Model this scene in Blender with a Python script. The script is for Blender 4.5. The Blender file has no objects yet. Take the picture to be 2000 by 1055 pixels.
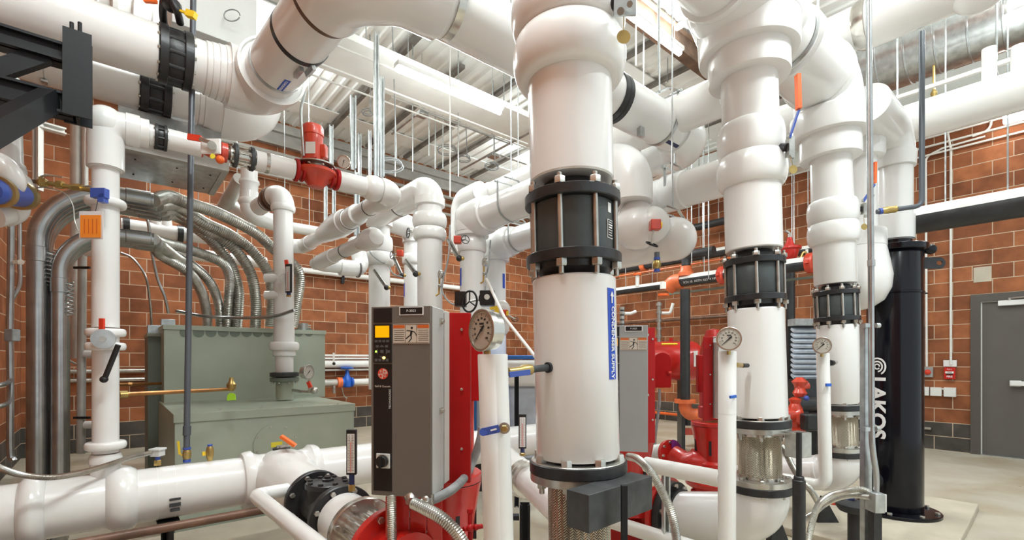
import bpy, math, random
from mathutils import Vector, Matrix
random.seed(7)
# ------------------------------------------------------------------ camera model
FPX, CX, HY, H = 935.0, 1000.0, 703.0, 1.32
CA, SA = 0.6414, 0.7672
FW = Vector((CA, SA, 0)); RT = Vector((SA, -CA, 0)); UP = Vector((0, 0, 1))
X = Vector((1, 0, 0)); Y = Vector((0, 1, 0)); Z = UP
def fx(px): return CA + SA*(px-CX)/FPX
def fy(px): return SA - CA*(px-CX)/FPX
def P(px, py, d): return FW*d + RT*((px-CX)/FPX*d) + UP*((HY-py)/FPX*d + H)
def atY(px, py, y): return P(px, py, y/fy(px))
def atX(px, py, x): return P(px, py, x/fx(px))
def atZ(px, py, z): return P(px, py, (z-H)*FPX/(HY-py))
def colY(px, y, z): p = P(px, HY, y/fy(px)); p.z = z; return p     # column px on the line (Y=y, z)
def colX(px, x, z): p = P(px, HY, x/fx(px)); p.z = z; return p
def sz(n, d): return n*d/FPX                                       # n pixels at depth d in metres
def fitX(px, y0, y1, d): return _fit(px, y0, y1, d, fy(px))
def fitY(px, y0, y1, d): return _fit(px, y0, y1, d, fx(px))
def _fit(px, y0, y1, d, comp):
    a = (px-CX)/FPX; h = math.sqrt(1+a*a); t0 = (HY-(y0+y1)/2)/FPX/h
    r = abs(y1-y0)*d/(2*FPX)/math.sqrt(1+(t0*h/comp)**2)
    return P(px, (y0+y1)/2, d), r
# ------------------------------------------------------------------ mesh builder
def perp(a):
    u = a.cross(UP)
    if u.length < 1e-4: u = RT.copy()
    u.normalize(); return u, a.cross(u).normalized()
def hexring(n): return n
class Mb:
    def __init__(s): s.v = []; s.f = []; s.fl = set()
    def rings(s, R, cap0=True, cap1=True, flat=False):
        n = len(R[0]); b = len(s.v); f0 = len(s.f)
        for r in R: s.v += [tuple(p) for p in r]
        for i in range(len(R)-1):
            for j in range(n):
                k = (j+1) % n
                s.f.append((b+i*n+j, b+i*n+k, b+(i+1)*n+k, b+(i+1)*n+j))
        if cap0: s.f.append(tuple(b+j for j in range(n-1, -1, -1)))
        if cap1: s.f.append(tuple(b+(len(R)-1)*n+j for j in range(n)))
        return s
    def lathe(s, A, B, prof, seg=40, cap=True, closed=False):
        """prof: (distance from A towards B in metres, radius)"""
        A = Vector(A); ax = (Vector(B)-A).normalized(); u, w = perp(ax)
        R = []
        for t, r in prof:
            c = A+ax*t; r = max(r, 1e-5)
            R.append([c+u*(r*math.cos(2*math.pi*k/seg))+w*(r*math.sin(2*math.pi*k/seg)) for k in range(seg)])
        if closed: R.append(R[0])
        return s.rings(R, cap and not closed, cap and not closed)
    def cyl(s, A, B, r, seg=24, r2=None, bev=0):
        A = Vector(A); B = Vector(B); L = (B-A).length; r2 = r if r2 is None else r2
        p = [(0, r), (L, r2)]
        if bev: p = [(0, r-bev), (bev, r), (L-bev, r2), (L, r2-bev)]
        return s.lathe(A, B, p, seg)
    def band(s, C, ax, r, w, t=.003, seg=48):
        C = Vector(C); ax = Vector(ax).normalized()
        return s.lathe(C-ax*w/2, C+ax, [(0, r-.002), (0, r+t), (w, r+t), (w, r-.002)], seg, closed=True)
    def ringdisc(s, A, B, ri, ro, seg=48, bev=.003):
        L = (Vector(B)-Vector(A)).length
        return s.lathe(A, B, [(0, ri), (0, ro-bev), (bev, ro), (L-bev, ro), (L, ro-bev), (L, ri)], seg, closed=True)
    def sweep(s, pts, r, seg=16, cap=True):
        pts = [Vector(p) for p in pts]; n = len(pts)
        rr = r if isinstance(r, (list, tuple)) else [r]*n
        T = []
        for i in range(n):
            a = pts[max(i-1, 0)]; b = pts[min(i+1, n-1)]; T.append((b-a).normalized())
        u, w = perp(T[0]); R = []
        for i in range(n):
            if i:
                q = T[i-1].rotation_difference(T[i]); u = q @ u
                u = (u - T[i]*u.dot(T[i])).normalized()
            w = T[i].cross(u)
            R.append([pts[i]+u*(rr[i]*math.cos(2*math.pi*k/seg))+w*(rr[i]*math.sin(2*math.pi*k/seg)) for k in range(seg)])
        return s.rings(R, cap, cap)
    def box(s, c, size, ax=None):
        """c centre, size along the three axes ax"""
        ax = ax or (X, Y, Z); c = Vector(c)
        h = [a*(q/2) for a, q in zip(ax, size)]; b = len(s.v)
        for i in (-1, 1):
            for j in (-1, 1):
                for k in (-1, 1): s.v.append(tuple(c+h[0]*i+h[1]*j+h[2]*k))
        for q in ((0,1,3,2),(4,6,7,5),(0,4,5,1),(2,3,7,6),(0,2,6,4),(1,5,7,3)): s.f.append(tuple(b+i for i in q))
        return s
    def box2(s, lo, hi):
        lo = Vector(lo); hi = Vector(hi); d = hi-lo
        return s.box((lo+hi)/2, (abs(d.x), abs(d.y), abs(d.z)))
    def bar(s, A, B, w, h, up=None):
        """rectangular bar from A to B: w sideways, h along up"""
        A = Vector(A); B = Vector(B); a = (B-A).normalized(); up = Vector(up) if up else (UP if abs(a.z) < .95 else FW)
        sd = a.cross(up).normalized(); u2 = sd.cross(a).normalized()
        return s.box((A+B)/2, ((B-A).length, w, h), (a, sd, u2))
    def strut(s, A, B, w, face):
        """C channel from A to B, open side turned to face"""
        A = Vector(A); B = Vector(B); a = (B-A).normalized(); f = Vector(face); f = (f-a*f.dot(a)).normalized(); sd = a.cross(f)
        t = w*.09; L = (B-A).length; m = (A+B)/2
        s.box(m-f*(w/2-t/2), (L, w, t), (a, sd, f))
        for q in (-1, 1):
            s.box(m+sd*q*(w/2-t/2), (L, t, w), (a, sd, f))
            s.box(m+sd*q*(w/2-w*.12)+f*(w/2-t/2), (L, w*.24, t), (a, sd, f))
        return s
    def hex(s, C, ax, r, h):
        C = Vector(C); ax = Vector(ax).normalized()
        return s.lathe(C, C+ax, [(0, r), (h*.85, r), (h, r*.86)], 6)
    def prism(s, pts2, O, U, W, N, t):
        """polygon pts2 (u,w) in the plane O,U,W extruded by t along N"""
        b = len(s.v); n = len(pts2)
        for q in (0, t):
            for u, w in pts2: s.v.append(tuple(O+U*u+W*w+N*q))
        s.f.append(tuple(b+i for i in range(n-1, -1, -1))); s.f.append(tuple(b+n+i for i in range(n)))
        for i in range(n):
            k = (i+1) % n; s.f.append((b+i, b+k, b+n+k, b+n+i))
        return s
    def ball(s, C, r, seg=24, sq=(1, 1, 1)):
        C = Vector(C); R = []
        m = seg//2
        for i in range(m+1):
            th = math.pi*i/m; rr = max(math.sin(th), 1e-4)
            R.append([C+Vector((r*sq[0]*rr*math.cos(2*math.pi*k/seg), r*sq[1]*rr*math.sin(2*math.pi*k/seg), -r*sq[2]*math.cos(th))) for k in range(seg)])
        return s.rings(R)
def fillet(pts, bend, n=10):
    """round the corners of a polyline"""
    pts = [Vector(p) for p in pts]; out = [pts[0]]; arcs = []
    for i in range(1, len(pts)-1):
        a, b, c = pts[i-1], pts[i], pts[i+1]; u = (a-b); w = (c-b)
        bd = bend[i-1] if isinstance(bend, (list, tuple)) else bend
        ang = u.angle(w); tl = bd/math.tan(ang/2)
        tl = min(tl, u.length*.49 if i > 1 else u.length*.95, w.length*.49 if i < len(pts)-2 else w.length*.95)
        R = tl*math.tan(ang/2); un = u.normalized(); wn = w.normalized()
        ctr = b+(un+wn).normalized()*(R/math.sin(ang/2)); s0 = b+un*tl-ctr; ax = s0.cross(b+wn*tl-ctr).normalized(); tot = math.pi-ang
        arc = [ctr+Matrix.Rotation(tot*k/n, 3, ax) @ s0 for k in range(n+1)]
        out += arc; arcs.append(arc)
    out.append(pts[-1]); return out, arcs
def spline(pts, n=12):
    pts = [Vector(p) for p in pts]; q = [pts[0]*2-pts[1]]+pts+[pts[-1]*2-pts[-2]]; out = []
    for i in range(1, len(q)-2):
        for k in range(n):
            t = k/n; a, b, c, d = q[i-1], q[i], q[i+1], q[i+2]
            out.append(.5*((2*b)+(-a+c)*t+(2*a-5*b+4*c-d)*t*t+(-a+3*b-3*c+d)*t**3))
    out.append(pts[-1]); return out
def resample(pts, step):
    out = [pts[0]]; acc = 0
    for a, b in zip(pts, pts[1:]):
        L = (b-a).length
        if L < 1e-7: continue
        t = step-acc
        while t <= L: out.append(a+(b-a)*(t/L)); t += step
        acc = (acc+L) % step if L >= step-acc else acc+L
    return out
# ------------------------------------------------------------------ objects
COL = bpy.context.scene.collection
ROOTS = []
def _mesh(name, mb, mat, ang=35, flat=False):
    me = bpy.data.meshes.new(name); me.from_pydata(mb.v, [], mb.f); me.validate(); me.update()
    me.materials.append(mat if not isinstance(mat, str) else M(mat))
    if not flat:
        me.polygons.foreach_set('use_smooth', [True]*len(me.polygons)); me.set_sharp_from_angle(angle=math.radians(ang))
    o = bpy.data.objects.new(name, me); COL.objects.link(o); return o
def tag(o, label=None, cat=None, group=None, kind=None):
    if label: o['label'] = label
    if cat: o['category'] = cat
    if group: o['group'] = group
    if kind: o['kind'] = kind
    return o
def thing(name, label, cat, group=None, kind=None):
    o = bpy.data.objects.new(name, None); COL.objects.link(o); o.empty_display_size = .1
    tag(o, label, cat, group, kind); ROOTS.append(o); return o
def part(par, name, mat, mb, label=None, bevel=0, ang=35):
    o = _mesh(name, mb, mat, ang); o.parent = par
    if label: o['label'] = label
    if bevel: m = o.modifiers.new('bevel', 'BEVEL'); m.width = bevel; m.segments = 2; m.limit_method = 'ANGLE'
    return o
def solo(name, label, cat, mat, mb, group=None, kind=None, bevel=0, ang=35):
    o = _mesh(name, mb, mat, ang); tag(o, label, cat, group, kind); ROOTS.append(o)
    if bevel: m = o.modifiers.new('bevel', 'BEVEL'); m.width = bevel; m.segments = 2; m.limit_method = 'ANGLE'
    return o
def struct(name, mat, mb, par=None, bevel=0, label=None):
    o = _mesh(name, mb, mat); o['kind'] = 'structure'
    if label: o['label'] = label
    if par: o.parent = par
    elif o not in ROOTS: ROOTS.append(o)
    if bevel: m = o.modifiers.new('bevel', 'BEVEL'); m.width = bevel; m.segments = 2; m.limit_method = 'ANGLE'
    return o
def finalize():
    ch = {}
    for o in COL.objects:
        if o.parent: ch.setdefault(o.parent, []).append(o)
    for r in ROOTS:
        allo = [r]; i = 0
        while i < len(allo): allo += ch.get(allo[i], []); i += 1
        ms = [o for o in allo if o.type == 'MESH']
        vs = [v.co for o in ms for v in o.data.vertices]
        if not vs: continue
        lo = [min(v[k] for v in vs) for k in range(3)]; hi = [max(v[k] for v in vs) for k in range(3)]
        base = Vector(((lo[0]+hi[0])/2, (lo[1]+hi[1])/2, lo[2]))
        for o in ms: o.data.transform(Matrix.Translation(-base))
        r.location = base
def text(par, s, C, U, W, size, mat, name='lettering', align='CENTER', ext=.0006, label=None, bold=0):
    """flat raised lettering: U reading direction, W up direction of the letters"""
    cu = bpy.data.curves.new(name, 'FONT'); cu.body = s; cu.size = size; cu.align_x = align; cu.align_y = 'CENTER'; cu.extrude = ext
    cu.resolution_u = 3; cu.offset = bold
    t = bpy.data.objects.new(name, cu); COL.objects.link(t)
    dg = bpy.context.evaluated_depsgraph_get(); me = bpy.data.meshes.new_from_object(t.evaluated_get(dg))
    bpy.data.objects.remove(t); bpy.data.curves.remove(cu)
    U = Vector(U).normalized(); W = Vector(W).normalized(); N = U.cross(W)
    m = Matrix((U, W, N)).transposed().to_4x4(); m.translation = Vector(C); me.transform(m)
    me.materials.clear(); me.materials.append(M(mat)); me.name = name
    o = bpy.data.objects.new(name, me); COL.objects.link(o); o.parent = par
    if label: o['label'] = label
    return o
# ------------------------------------------------------------------ materials
_M = {}
def mat(name, col, rough=.5, metal=0, noise=0, nscale=8, bump=0, bscale=40, emit=None, es=1, coat=0, spec=.5, col2=None, dirt=0, alpha=1):
    m = bpy.data.materials.new(name); m.use_nodes = True; nt = m.node_tree; b = nt.nodes['Principled BSDF']
    b.inputs['Base Color'].default_value = (*col, 1); b.inputs['Roughness'].default_value = rough; b.inputs['Metallic'].default_value = metal
    b.inputs['Specular IOR Level'].default_value = spec
    if coat: b.inputs['Coat Weight'].default_value = coat; b.inputs['Coat Roughness'].default_value = .06
    if emit: b.inputs['Emission Color'].default_value = (*emit, 1); b.inputs['Emission Strength'].default_value = es
    if alpha < 1: b.inputs['Transmission Weight'].default_value = 1-alpha
    if noise or col2 or bump:
        tc = nt.nodes.new('ShaderNodeTexCoord')
        n = nt.nodes.new('ShaderNodeTexNoise'); n.inputs['Scale'].default_value = nscale; n.inputs['Detail'].default_value = 5
        nt.links.new(tc.outputs['Object'], n.inputs['Vector'])
        if noise or col2:
            r = nt.nodes.new('ShaderNodeValToRGB'); r.color_ramp.elements[0].position = .35; r.color_ramp.elements[1].position = .68
            c2 = col2 or tuple(min(1, c*(1+noise)) for c in col); c1 = col if col2 else tuple(c*(1-noise) for c in col)
            r.color_ramp.elements[0].color = (*c1, 1); r.color_ramp.elements[1].color = (*c2, 1)
            nt.links.new(n.outputs['Fac'], r.inputs['Fac']); nt.links.new(r.outputs['Color'], b.inputs['Base Color'])
        if bump:
            n2 = nt.nodes.new('ShaderNodeTexNoise'); n2.inputs['Scale'].default_value = bscale; nt.links.new(tc.outputs['Object'], n2.inputs['Vector'])
            bp = nt.nodes.new('ShaderNodeBump'); bp.inputs['Strength'].default_value = bump; bp.inputs['Distance'].default_value = .004
            nt.links.new(n2.outputs['Fac'], bp.inputs['Height']); nt.links.new(bp.outputs['Normal'], b.inputs['Normal'])
    _M[name] = m; return m
def M(n): return _M[n]
mat('white_jacket', (.80, .79, .77), .22, noise=.018, nscale=3, bump=.06, bscale=14, coat=.25)
mat('white_paint', (.82, .81, .78), .35, noise=.02, nscale=5)
mat('cream_paint', (.90, .91, .87), .5, noise=.03, nscale=4)
mat('black_iron', (.018, .018, .019), .38, noise=.3, nscale=20, bump=.25, bscale=60)
mat('black_gloss', (.004, .004, .007), .16, spec=.32)
mat('black_plastic', (.012, .012, .013), .45)
mat('grey_steel', (.055, .058, .06), .5, .3, noise=.3, nscale=14, bump=.2)
mat('valve_grey', (.050, .060, .060), .42, noise=.12, nscale=9, bump=.15, bscale=70)
mat('zinc', (.52, .51, .47), .32, .9, noise=.2, nscale=12)
mat('galvanised', (.50, .52, .52), .30, .85, noise=.18, nscale=16)
mat('conduit_steel', (.46, .47, .47), .27, .9, noise=.12, nscale=10)
mat('stainless', (.60, .57, .52), .25, .95, noise=.1, nscale=20)
mat('brass', (.48, .34, .12), .32, .8, noise=.15, nscale=18)
mat('copper', (.55, .27, .10), .32, .8, noise=.2, nscale=10)
mat('brown_pipe', (.16, .085, .055), .45, .2, noise=.3, nscale=9)
mat('rod_grey', (.10, .11, .125), .4, .3)
mat('rod_black', (.011, .012, .014), .5, spec=.3)
mat('red_paint', (.55, .018, .012), .28, noise=.08, nscale=6, coat=.4)
mat('red_deep', (.40, .006, .006), .4, noise=.06, nscale=5, spec=.3)
mat('pump_orange_red', (.62, .055, .025), .3, noise=.12, nscale=9, coat=.4)
mat('orange_paint', (.80, .13, .02), .4, noise=.08)
mat('coupling_orange', (.75, .16, .05), .42, noise=.15)
mat('red_plastic', (.70, .05, .02), .4)
mat('orange_plastic', (.85, .16, .03), .4)
mat('yellow_plastic', (.90, .60, .03), .4)
mat('orange_tag', (.95, .30, .03), .5)
mat('green_tag', (.45, .85, .05), .5)
mat('yellow_tag', (.85, .72, .05), .5)
mat('blue_plastic', (.045, .09, .38), .35)
mat('blue_label', (.025, .085, .50), .4)
mat('blue_paint', (.02, .12, .55), .3)
mat('violet_paint', (.20, .03, .30), .4)
mat('navy', (.02, .03, .10), .4)
mat('clear_film', (.75, .75, .75), .15)
mat('cabinet_green', (.40, .44, .35), .38, noise=.07, nscale=2.5, bump=.05, bscale=6)
mat('cabinet_green_dark', (.17, .20, .16), .5)
mat('vfd_face', (.155, .135, .115), .42, noise=.03, nscale=5)
mat('vfd_side', (.62, .63, .61), .38, noise=.02)
mat('vfd_grey', (.34, .345, .34), .42, noise=.02)
mat('panel_black', (.012, .012, .013), .3)
mat('key_grey', (.10, .10, .105), .45)
mat('screen_yellow', (.6, .3, .0), .3, emit=(1, .40, .0), es=.62)
mat('screen_dark', (.35, .2, .0), .5)
mat('led_green', (.1, .8, .05), .3, emit=(.3, 1, .05), es=4)
mat('led_orange', (.9, .5, .05), .3, emit=(1, .55, .1), es=5)
mat('label_white', (.80, .79, .75), .5)
mat('label_beige', (.62, .55, .46), .5)
mat('label_orange', (.65, .13, .02), .5)
mat('logo_red', (.75, .06, .03), .4)
mat('ink', (.015, .015, .015), .5)
mat('ink_white', (.85, .85, .84), .4)
mat('dial', (.50, .46, .40), .4)
mat('gauge_case', (.58, .57, .53), .2, .85)
mat('wall_metal', (.12, .105, .095), .45, noise=.05, nscale=3)
mat('door_grey', (.115, .105, .095), .42, noise=.04, nscale=3)
mat('joist_brown', (.20, .185, .165), .6, .1, noise=.3, nscale=4)
mat('girder_rust', (.16, .095, .06), .65, noise=.4, nscale=5)
mat('steel_primer', (.44, .43, .40), .5, noise=.08)
mat('concrete_pad', (.52, .46, .36), .75, noise=.1, nscale=4, bump=.2, bscale=30)
mat('rubber', (.02, .02, .022), .6)
mat('tote_blue', (.02, .15, .50), .4)
mat('wrap_grey', (.50, .55, .62), .3, noise=.15, nscale=8, coat=.5)
mat('insul_grey', (.30, .31, .31), .6, noise=.2, nscale=20)
mat('fire_black', (.028, .030, .032), .42, noise=.2, nscale=12)
mat('pipe_lightgrey', (.50, .48, .44), .4, .2, noise=.1)
mat('lamp_tube', (1, 1, 1), .4, emit=(1, .985, .94), es=14)
mat('lamp_small', (1, 1, 1), .4, emit=(1, .97, .93), es=25)
mat('fixture_white', (.85, .85, .83), .35)
mat('socket_white', (.80, .80, .78), .4)
mat('door_frame', (.095, .085, .075), .4)
def braid_mat():
    m = bpy.data.materials.new('steel_braid'); m.use_nodes = True; nt = m.node_tree; b = nt.nodes['Principled BSDF']; _M['steel_braid'] = m
    b.inputs['Metallic'].default_value = .85; b.inputs['Roughness'].default_value = .3
    a = nt.nodes.new('ShaderNodeAttribute'); a.attribute_name = 'uvw'; a.attribute_type = 'GEOMETRY'
    sp = nt.nodes.new('ShaderNodeSeparateXYZ'); nt.links.new(a.outputs['Vector'], sp.inputs[0])
    def mth(op, i, j=None, v=None):
        n = nt.nodes.new('ShaderNodeMath'); n.operation = op; nt.links.new(i, n.inputs[0])
        if j is not None: nt.links.new(j, n.inputs[1])
        if v is not None: n.inputs[1].default_value = v
        return n.outputs[0]
    # zig-zag herringbone: columns alternate slant, strands run diagonally
    tri = mth('PINGPONG', sp.outputs[0], v=.5)
    s = mth('ADD', mth('MULTIPLY', tri, v=2.4), sp.outputs[1])
    st = mth('PINGPONG', s, v=.5); st2 = mth('MULTIPLY', st, v=2.0)
    r = nt.nodes.new('ShaderNodeValToRGB'); r.color_ramp.elements[0].position = .12; r.color_ramp.elements[0].color = (.09, .075, .05, 1)
    r.color_ramp.elements[1].position = .5; r.color_ramp.elements[1].color = (.62, .55, .44, 1)
    nt.links.new(st2, r.inputs['Fac']); nt.links.new(r.outputs['Color'], b.inputs['Base Color'])
    bp = nt.nodes.new('ShaderNodeBump'); bp.inputs['Strength'].default_value = .9; bp.inputs['Distance'].default_value = .004
    nt.links.new(st2, bp.inputs['Height']); nt.links.new(bp.outputs['Normal'], b.inputs['Normal'])
braid_mat()
def braid_uv(o, A, B, r, ncol=26, pitch=.011):
    A = Vector(A); ax = (Vector(B)-A).normalized(); u, w = perp(ax); me = o.data
    at = me.attributes.new('uvw', 'FLOAT_VECTOR', 'CORNER'); vals = [0]*(3*len(me.loops))
    for p in me.polygons:
        th = []
        for li in p.loop_indices:
            q = me.vertices[me.loops[li].vertex_index].co-A; th.append((li, math.atan2(q.dot(w), q.dot(u))/(2*math.pi), q.dot(ax)))
        mx = max(t[1] for t in th)
        for li, t, z in th:
            if mx-t > .5: t += 1
            vals[3*li] = t*ncol; vals[3*li+1] = z/pitch
    at.data.foreach_set('vector', vals)
def brick_mat(name, ax):
    m = bpy.data.materials.new(name); m.use_nodes = True; nt = m.node_tree; b = nt.nodes['Principled BSDF']; _M[name] = m
    N = nt.nodes.new; L = nt.links.new
    geo = N('ShaderNodeNewGeometry'); sp = N('ShaderNodeSeparateXYZ'); L(geo.outputs['Position'], sp.inputs[0])
    cb = N('ShaderNodeCombineXYZ'); L(sp.outputs[ax], cb.inputs[0]); L(sp.outputs[2], cb.inputs[1])
    br = N('ShaderNodeTexBrick'); L(cb.outputs[0], br.inputs['Vector']); br.inputs['Scale'].default_value = 1
    br.inputs['Brick Width'].default_value = .4064; br.inputs['Row Height'].default_value = .2032; br.inputs['Mortar Size'].default_value = .0055
    br.inputs['Mortar Smooth'].default_value = .15; br.inputs['Bias'].default_value = 0
    br.inputs['Color1'].default_value = (.0, .0, .0, 1); br.inputs['Color2'].default_value = (1, 1, 1, 1); br.inputs['Mortar'].default_value = (.5, .5, .5, 1)
    ramp = N('ShaderNodeValToRGB'); e = ramp.color_ramp.elements
    e[0].position = 0; e[0].color = (.20, .068, .030, 1); e[1].position = 1; e[1].color = (.39, .140, .058, 1)
    L(br.outputs['Color'], ramp.inputs['Fac'])
    n = N('ShaderNodeTexNoise'); n.inputs['Scale'].default_value = 5; n.inputs['Detail'].default_value = 8; L(geo.outputs['Position'], n.inputs['Vector'])
    mr = N('ShaderNodeMapRange'); mr.inputs[1].default_value = .3; mr.inputs[2].default_value = .7; mr.inputs[3].default_value = .72; mr.inputs[4].default_value = 1.22; L(n.outputs['Fac'], mr.inputs[0])
    mx = N('ShaderNodeMix'); mx.data_type = 'RGBA'; mx.blend_type = 'MULTIPLY'; mx.inputs[0].default_value = 1
    L(ramp.outputs['Color'], mx.inputs[6]); L(mr.outputs[0], mx.inputs[7])
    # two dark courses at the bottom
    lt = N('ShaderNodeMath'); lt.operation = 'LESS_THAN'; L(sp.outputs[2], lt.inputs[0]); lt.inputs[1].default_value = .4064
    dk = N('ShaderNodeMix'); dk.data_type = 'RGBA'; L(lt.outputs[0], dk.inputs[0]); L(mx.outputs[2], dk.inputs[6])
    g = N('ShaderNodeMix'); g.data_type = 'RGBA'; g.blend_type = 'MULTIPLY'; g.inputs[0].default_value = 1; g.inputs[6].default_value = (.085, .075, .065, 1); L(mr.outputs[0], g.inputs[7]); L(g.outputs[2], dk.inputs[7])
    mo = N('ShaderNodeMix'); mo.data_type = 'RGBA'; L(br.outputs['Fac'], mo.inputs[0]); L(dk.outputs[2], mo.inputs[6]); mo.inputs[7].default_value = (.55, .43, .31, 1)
    L(mo.outputs[2], b.inputs['Base Color']); b.inputs['Roughness'].default_value = .7; b.inputs['Specular IOR Level'].default_value = .2
    bp = N('ShaderNodeBump'); bp.invert = True; bp.inputs['Strength'].default_value = .6; bp.inputs['Distance'].default_value = .004
    L(br.outputs['Fac'], bp.inputs['Height']); L(bp.outputs['Normal'], b.inputs['Normal'])
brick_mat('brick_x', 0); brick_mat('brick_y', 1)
def floor_mat():
    m = bpy.data.materials.new('floor_concrete'); m.use_nodes = True; nt = m.node_tree; b = nt.nodes['Principled BSDF']; _M['floor_concrete'] = m
    N = nt.nodes.new; L = nt.links.new; g = N('ShaderNodeNewGeometry')
    n = N('ShaderNodeTexNoise'); n.inputs['Scale'].default_value = 1.3; n.inputs['Detail'].default_value = 9; n.inputs['Distortion'].default_value = .6; L(g.outputs['Position'], n.inputs['Vector'])
    r = N('ShaderNodeValToRGB'); e = r.color_ramp.elements; e[0].position = .3; e[0].color = (.44, .36, .24, 1); e[1].position = .7; e[1].color = (.62, .58, .49, 1)
    L(n.outputs['Fac'], r.inputs['Fac']); L(r.outputs['Color'], b.inputs['Base Color']); b.inputs['Roughness'].default_value = .32
    n2 = N('ShaderNodeTexNoise'); n2.inputs['Scale'].default_value = 6; L(g.outputs['Position'], n2.inputs['Vector'])
    mr = N('ShaderNodeMapRange'); mr.inputs[3].default_value = .2; mr.inputs[4].default_value = .5; L(n2.outputs['Fac'], mr.inputs[0]); L(mr.outputs[0], b.inputs['Roughness'])
floor_mat()
# ================================================================== the room
XL, XR, YB, YF, ZC = -.93, 9.3, 9.1, -3.2, 5.5
struct('floor', 'floor_concrete', Mb().box2((XL-.2, YF, -.2), (XR+.2, YB+.2, 0)))
struct('wall_back', 'brick_x', Mb().box2((XL-.2, YB, 0), (XR+.2, YB+.2, ZC+.2)))
struct('wall_left', 'brick_y', Mb().box2((XL-.2, YF, 0), (XL, YB, ZC+.2)))
dA = atX(1895.5, HY, XR).y; dB = -.36; DH = 2.235                      # doorway in the right wall
w = Mb(); w.box2((XR, dA, 0), (XR+.2, YB, ZC+.2)); w.box2((XR, YF, 0), (XR+.2, dB, ZC+.2)); w.box2((XR, dB, DH), (XR+.2, dA, ZC+.2))
struct('wall_right', 'brick_y', w)
# metal roof deck, flutes running along Y
m = Mb(); xs = []; x = XL-.2; per = .19
while x < XR+.2:
    xs += [(x, 0), (x+.05, 0), (x+.068, .022), (x+.172, .022)]; x += per
R = [[Vector((a, yy, ZC+b)) for a, b in xs] for yy in (YF, YB+.2)]
b0 = len(m.v); n = len(xs)
for r in R: m.v += [tuple(p) for p in r]
for r in R: m.v += [(p[0], p[1], p[2]+.02) for p in r]
for j in range(n-1):
    m.f.append((j, j+1, n+j+1, n+j)); m.f.append((2*n+j, 3*n+j, 3*n+j+1, 2*n+j+1))
m.f.append((0, n, 3*n, 2*n)); m.f.append((n-1, 3*n-1, 4*n-1, 2*n-1))
struct('ceiling', 'cream_paint', m)
for y in (1.2, 4.1, 6.1, 8.1):
    bm_ = Mb(); bm_.box2((XL, y, ZC-.02), (XR, y+.42, ZC-.002)); bm_.box2((XL, y+.18, ZC-.02-.0), (XR, y+.24, ZC-.001))
    struct('ceiling_beam', 'cream_paint', bm_, label='pale flat steel beam under the roof deck')
m = Mb(); m.box2((XL, YB-.10, 5.06), (XR, YB-.002, 5.12)); m.box2((XL, YB-.10, 5.30), (XR, YB-.002, 5.36)); m.box2((XL, YB-.02, 5.12), (XR, YB-.002, 5.30)); m.box2((XL, YB-.02, 5.36), (XR, YB-.002, 5.478))
struct('trim_1', 'steel_primer', m, label='pale steel channel along the top of the far brick wall')
# hidden upper strip
m = Mb(); m.box2((XR-.30, YF, 4.62), (XR-.002, YB, 4.70)); m.box2((XR-.30, YF, 4.98), (XR-.002, YB, 5.06)); m.box2((XR-.03, YF, 4.70), (XR-.002, YB, 4.98))
m.box2((XR-.02, YF, 4.60), (XR-.002, YB, ZC-.01)); struct('trim_2', 'cream_paint', m, label='pale steel beam along the top of the wall beside the door')
# door in the right wall
dw = struct('door_1', 'door_frame', Mb().box2((XR-.035, dA-.105, 0), (XR+.16, dA-.003, DH-.003)).box2((XR-.035, dB+.003, 0), (XR+.16, dB+.105, DH-.003)).box2((XR-.035, dB+.105, DH-.108), (XR+.16, dA-.105, DH-.003)))
part(dw, 'door_leaf', 'door_grey', Mb().box2((XR+.01, dB+.108, .012), (XR+.055, dA-.110, DH-.112)), bevel=.002)
part(dw, 'threshold', 'galvanised', Mb().box2((XR-.06, dB+.106, 0), (XR+.15, dA-.106, .012)))
part(dw, 'weather_strip', 'label_white', Mb().box2((XR-.004, dA-.118, .012), (XR+.009, dA-.1055, DH-.118)).box2((XR-.004, dB+.11, DH-.118), (XR+.009, dA-.1055, DH-.1085)))
pc = atX(1962, 591, XR)
part(dw, 'door_closer', 'socket_white', Mb().box2((XR-.06, -.10, pc.z-.045), (XR+.01, pc.y+.06, pc.z+.025)), label='pale overhead door closer', bevel=.006)
part(dw, 'closer_arm', 'zinc', Mb().bar((XR-.05, pc.y-.05, pc.z+.04), (XR-.03, .02, pc.z+.085), .02, .008).bar((XR-.05, pc.y-.05, pc.z+.05), (XR-.20, .30, pc.z+.06), .02, .008).cyl((XR-.05, pc.y-.05, pc.z+.02), (XR-.05, pc.y-.05, pc.z+.055), .016))
pb = atX(1974, 749, XR)
part(dw, 'push_bar', 'socket_white', Mb().box2((XR-.08, -.20, pb.z-.03), (XR-.02, pb.y, pb.z+.03)).box2((XR-.02, pb.y-.1, pb.z-.04), (XR+.01, pb.y+.01, pb.z+.04)), label='pale push bar', bevel=.008)
# ------------------------------------------------------------------ camera, world, exposure
cam = bpy.data.cameras.new('camera'); co = bpy.data.objects.new('camera', cam); COL.objects.link(co)
co.location = (0, 0, H); co.rotation_euler = (math.pi/2, 0, math.atan2(SA, CA)-math.pi/2)
cam.sensor_fit = 'HORIZONTAL'; cam.sensor_width = 36; cam.lens = FPX/2000*36; cam.shift_y = (HY-527.5)/2000; cam.clip_start = .05
sc = bpy.context.scene; sc.camera = co
sc.view_settings.view_transform = 'Standard'; sc.view_settings.look = 'None'; sc.view_settings.gamma = 1; sc.view_settings.use_curve_mapping = False
sc.view_settings.exposure = 0.28
wd = bpy.data.worlds.new('world'); sc.world = wd; wd.use_nodes = True
wd.node_tree.nodes['Background'].inputs[0].default_value = (.87, .97, 1, 1); wd.node_tree.nodes['Background'].inputs[1].default_value = .85
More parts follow.
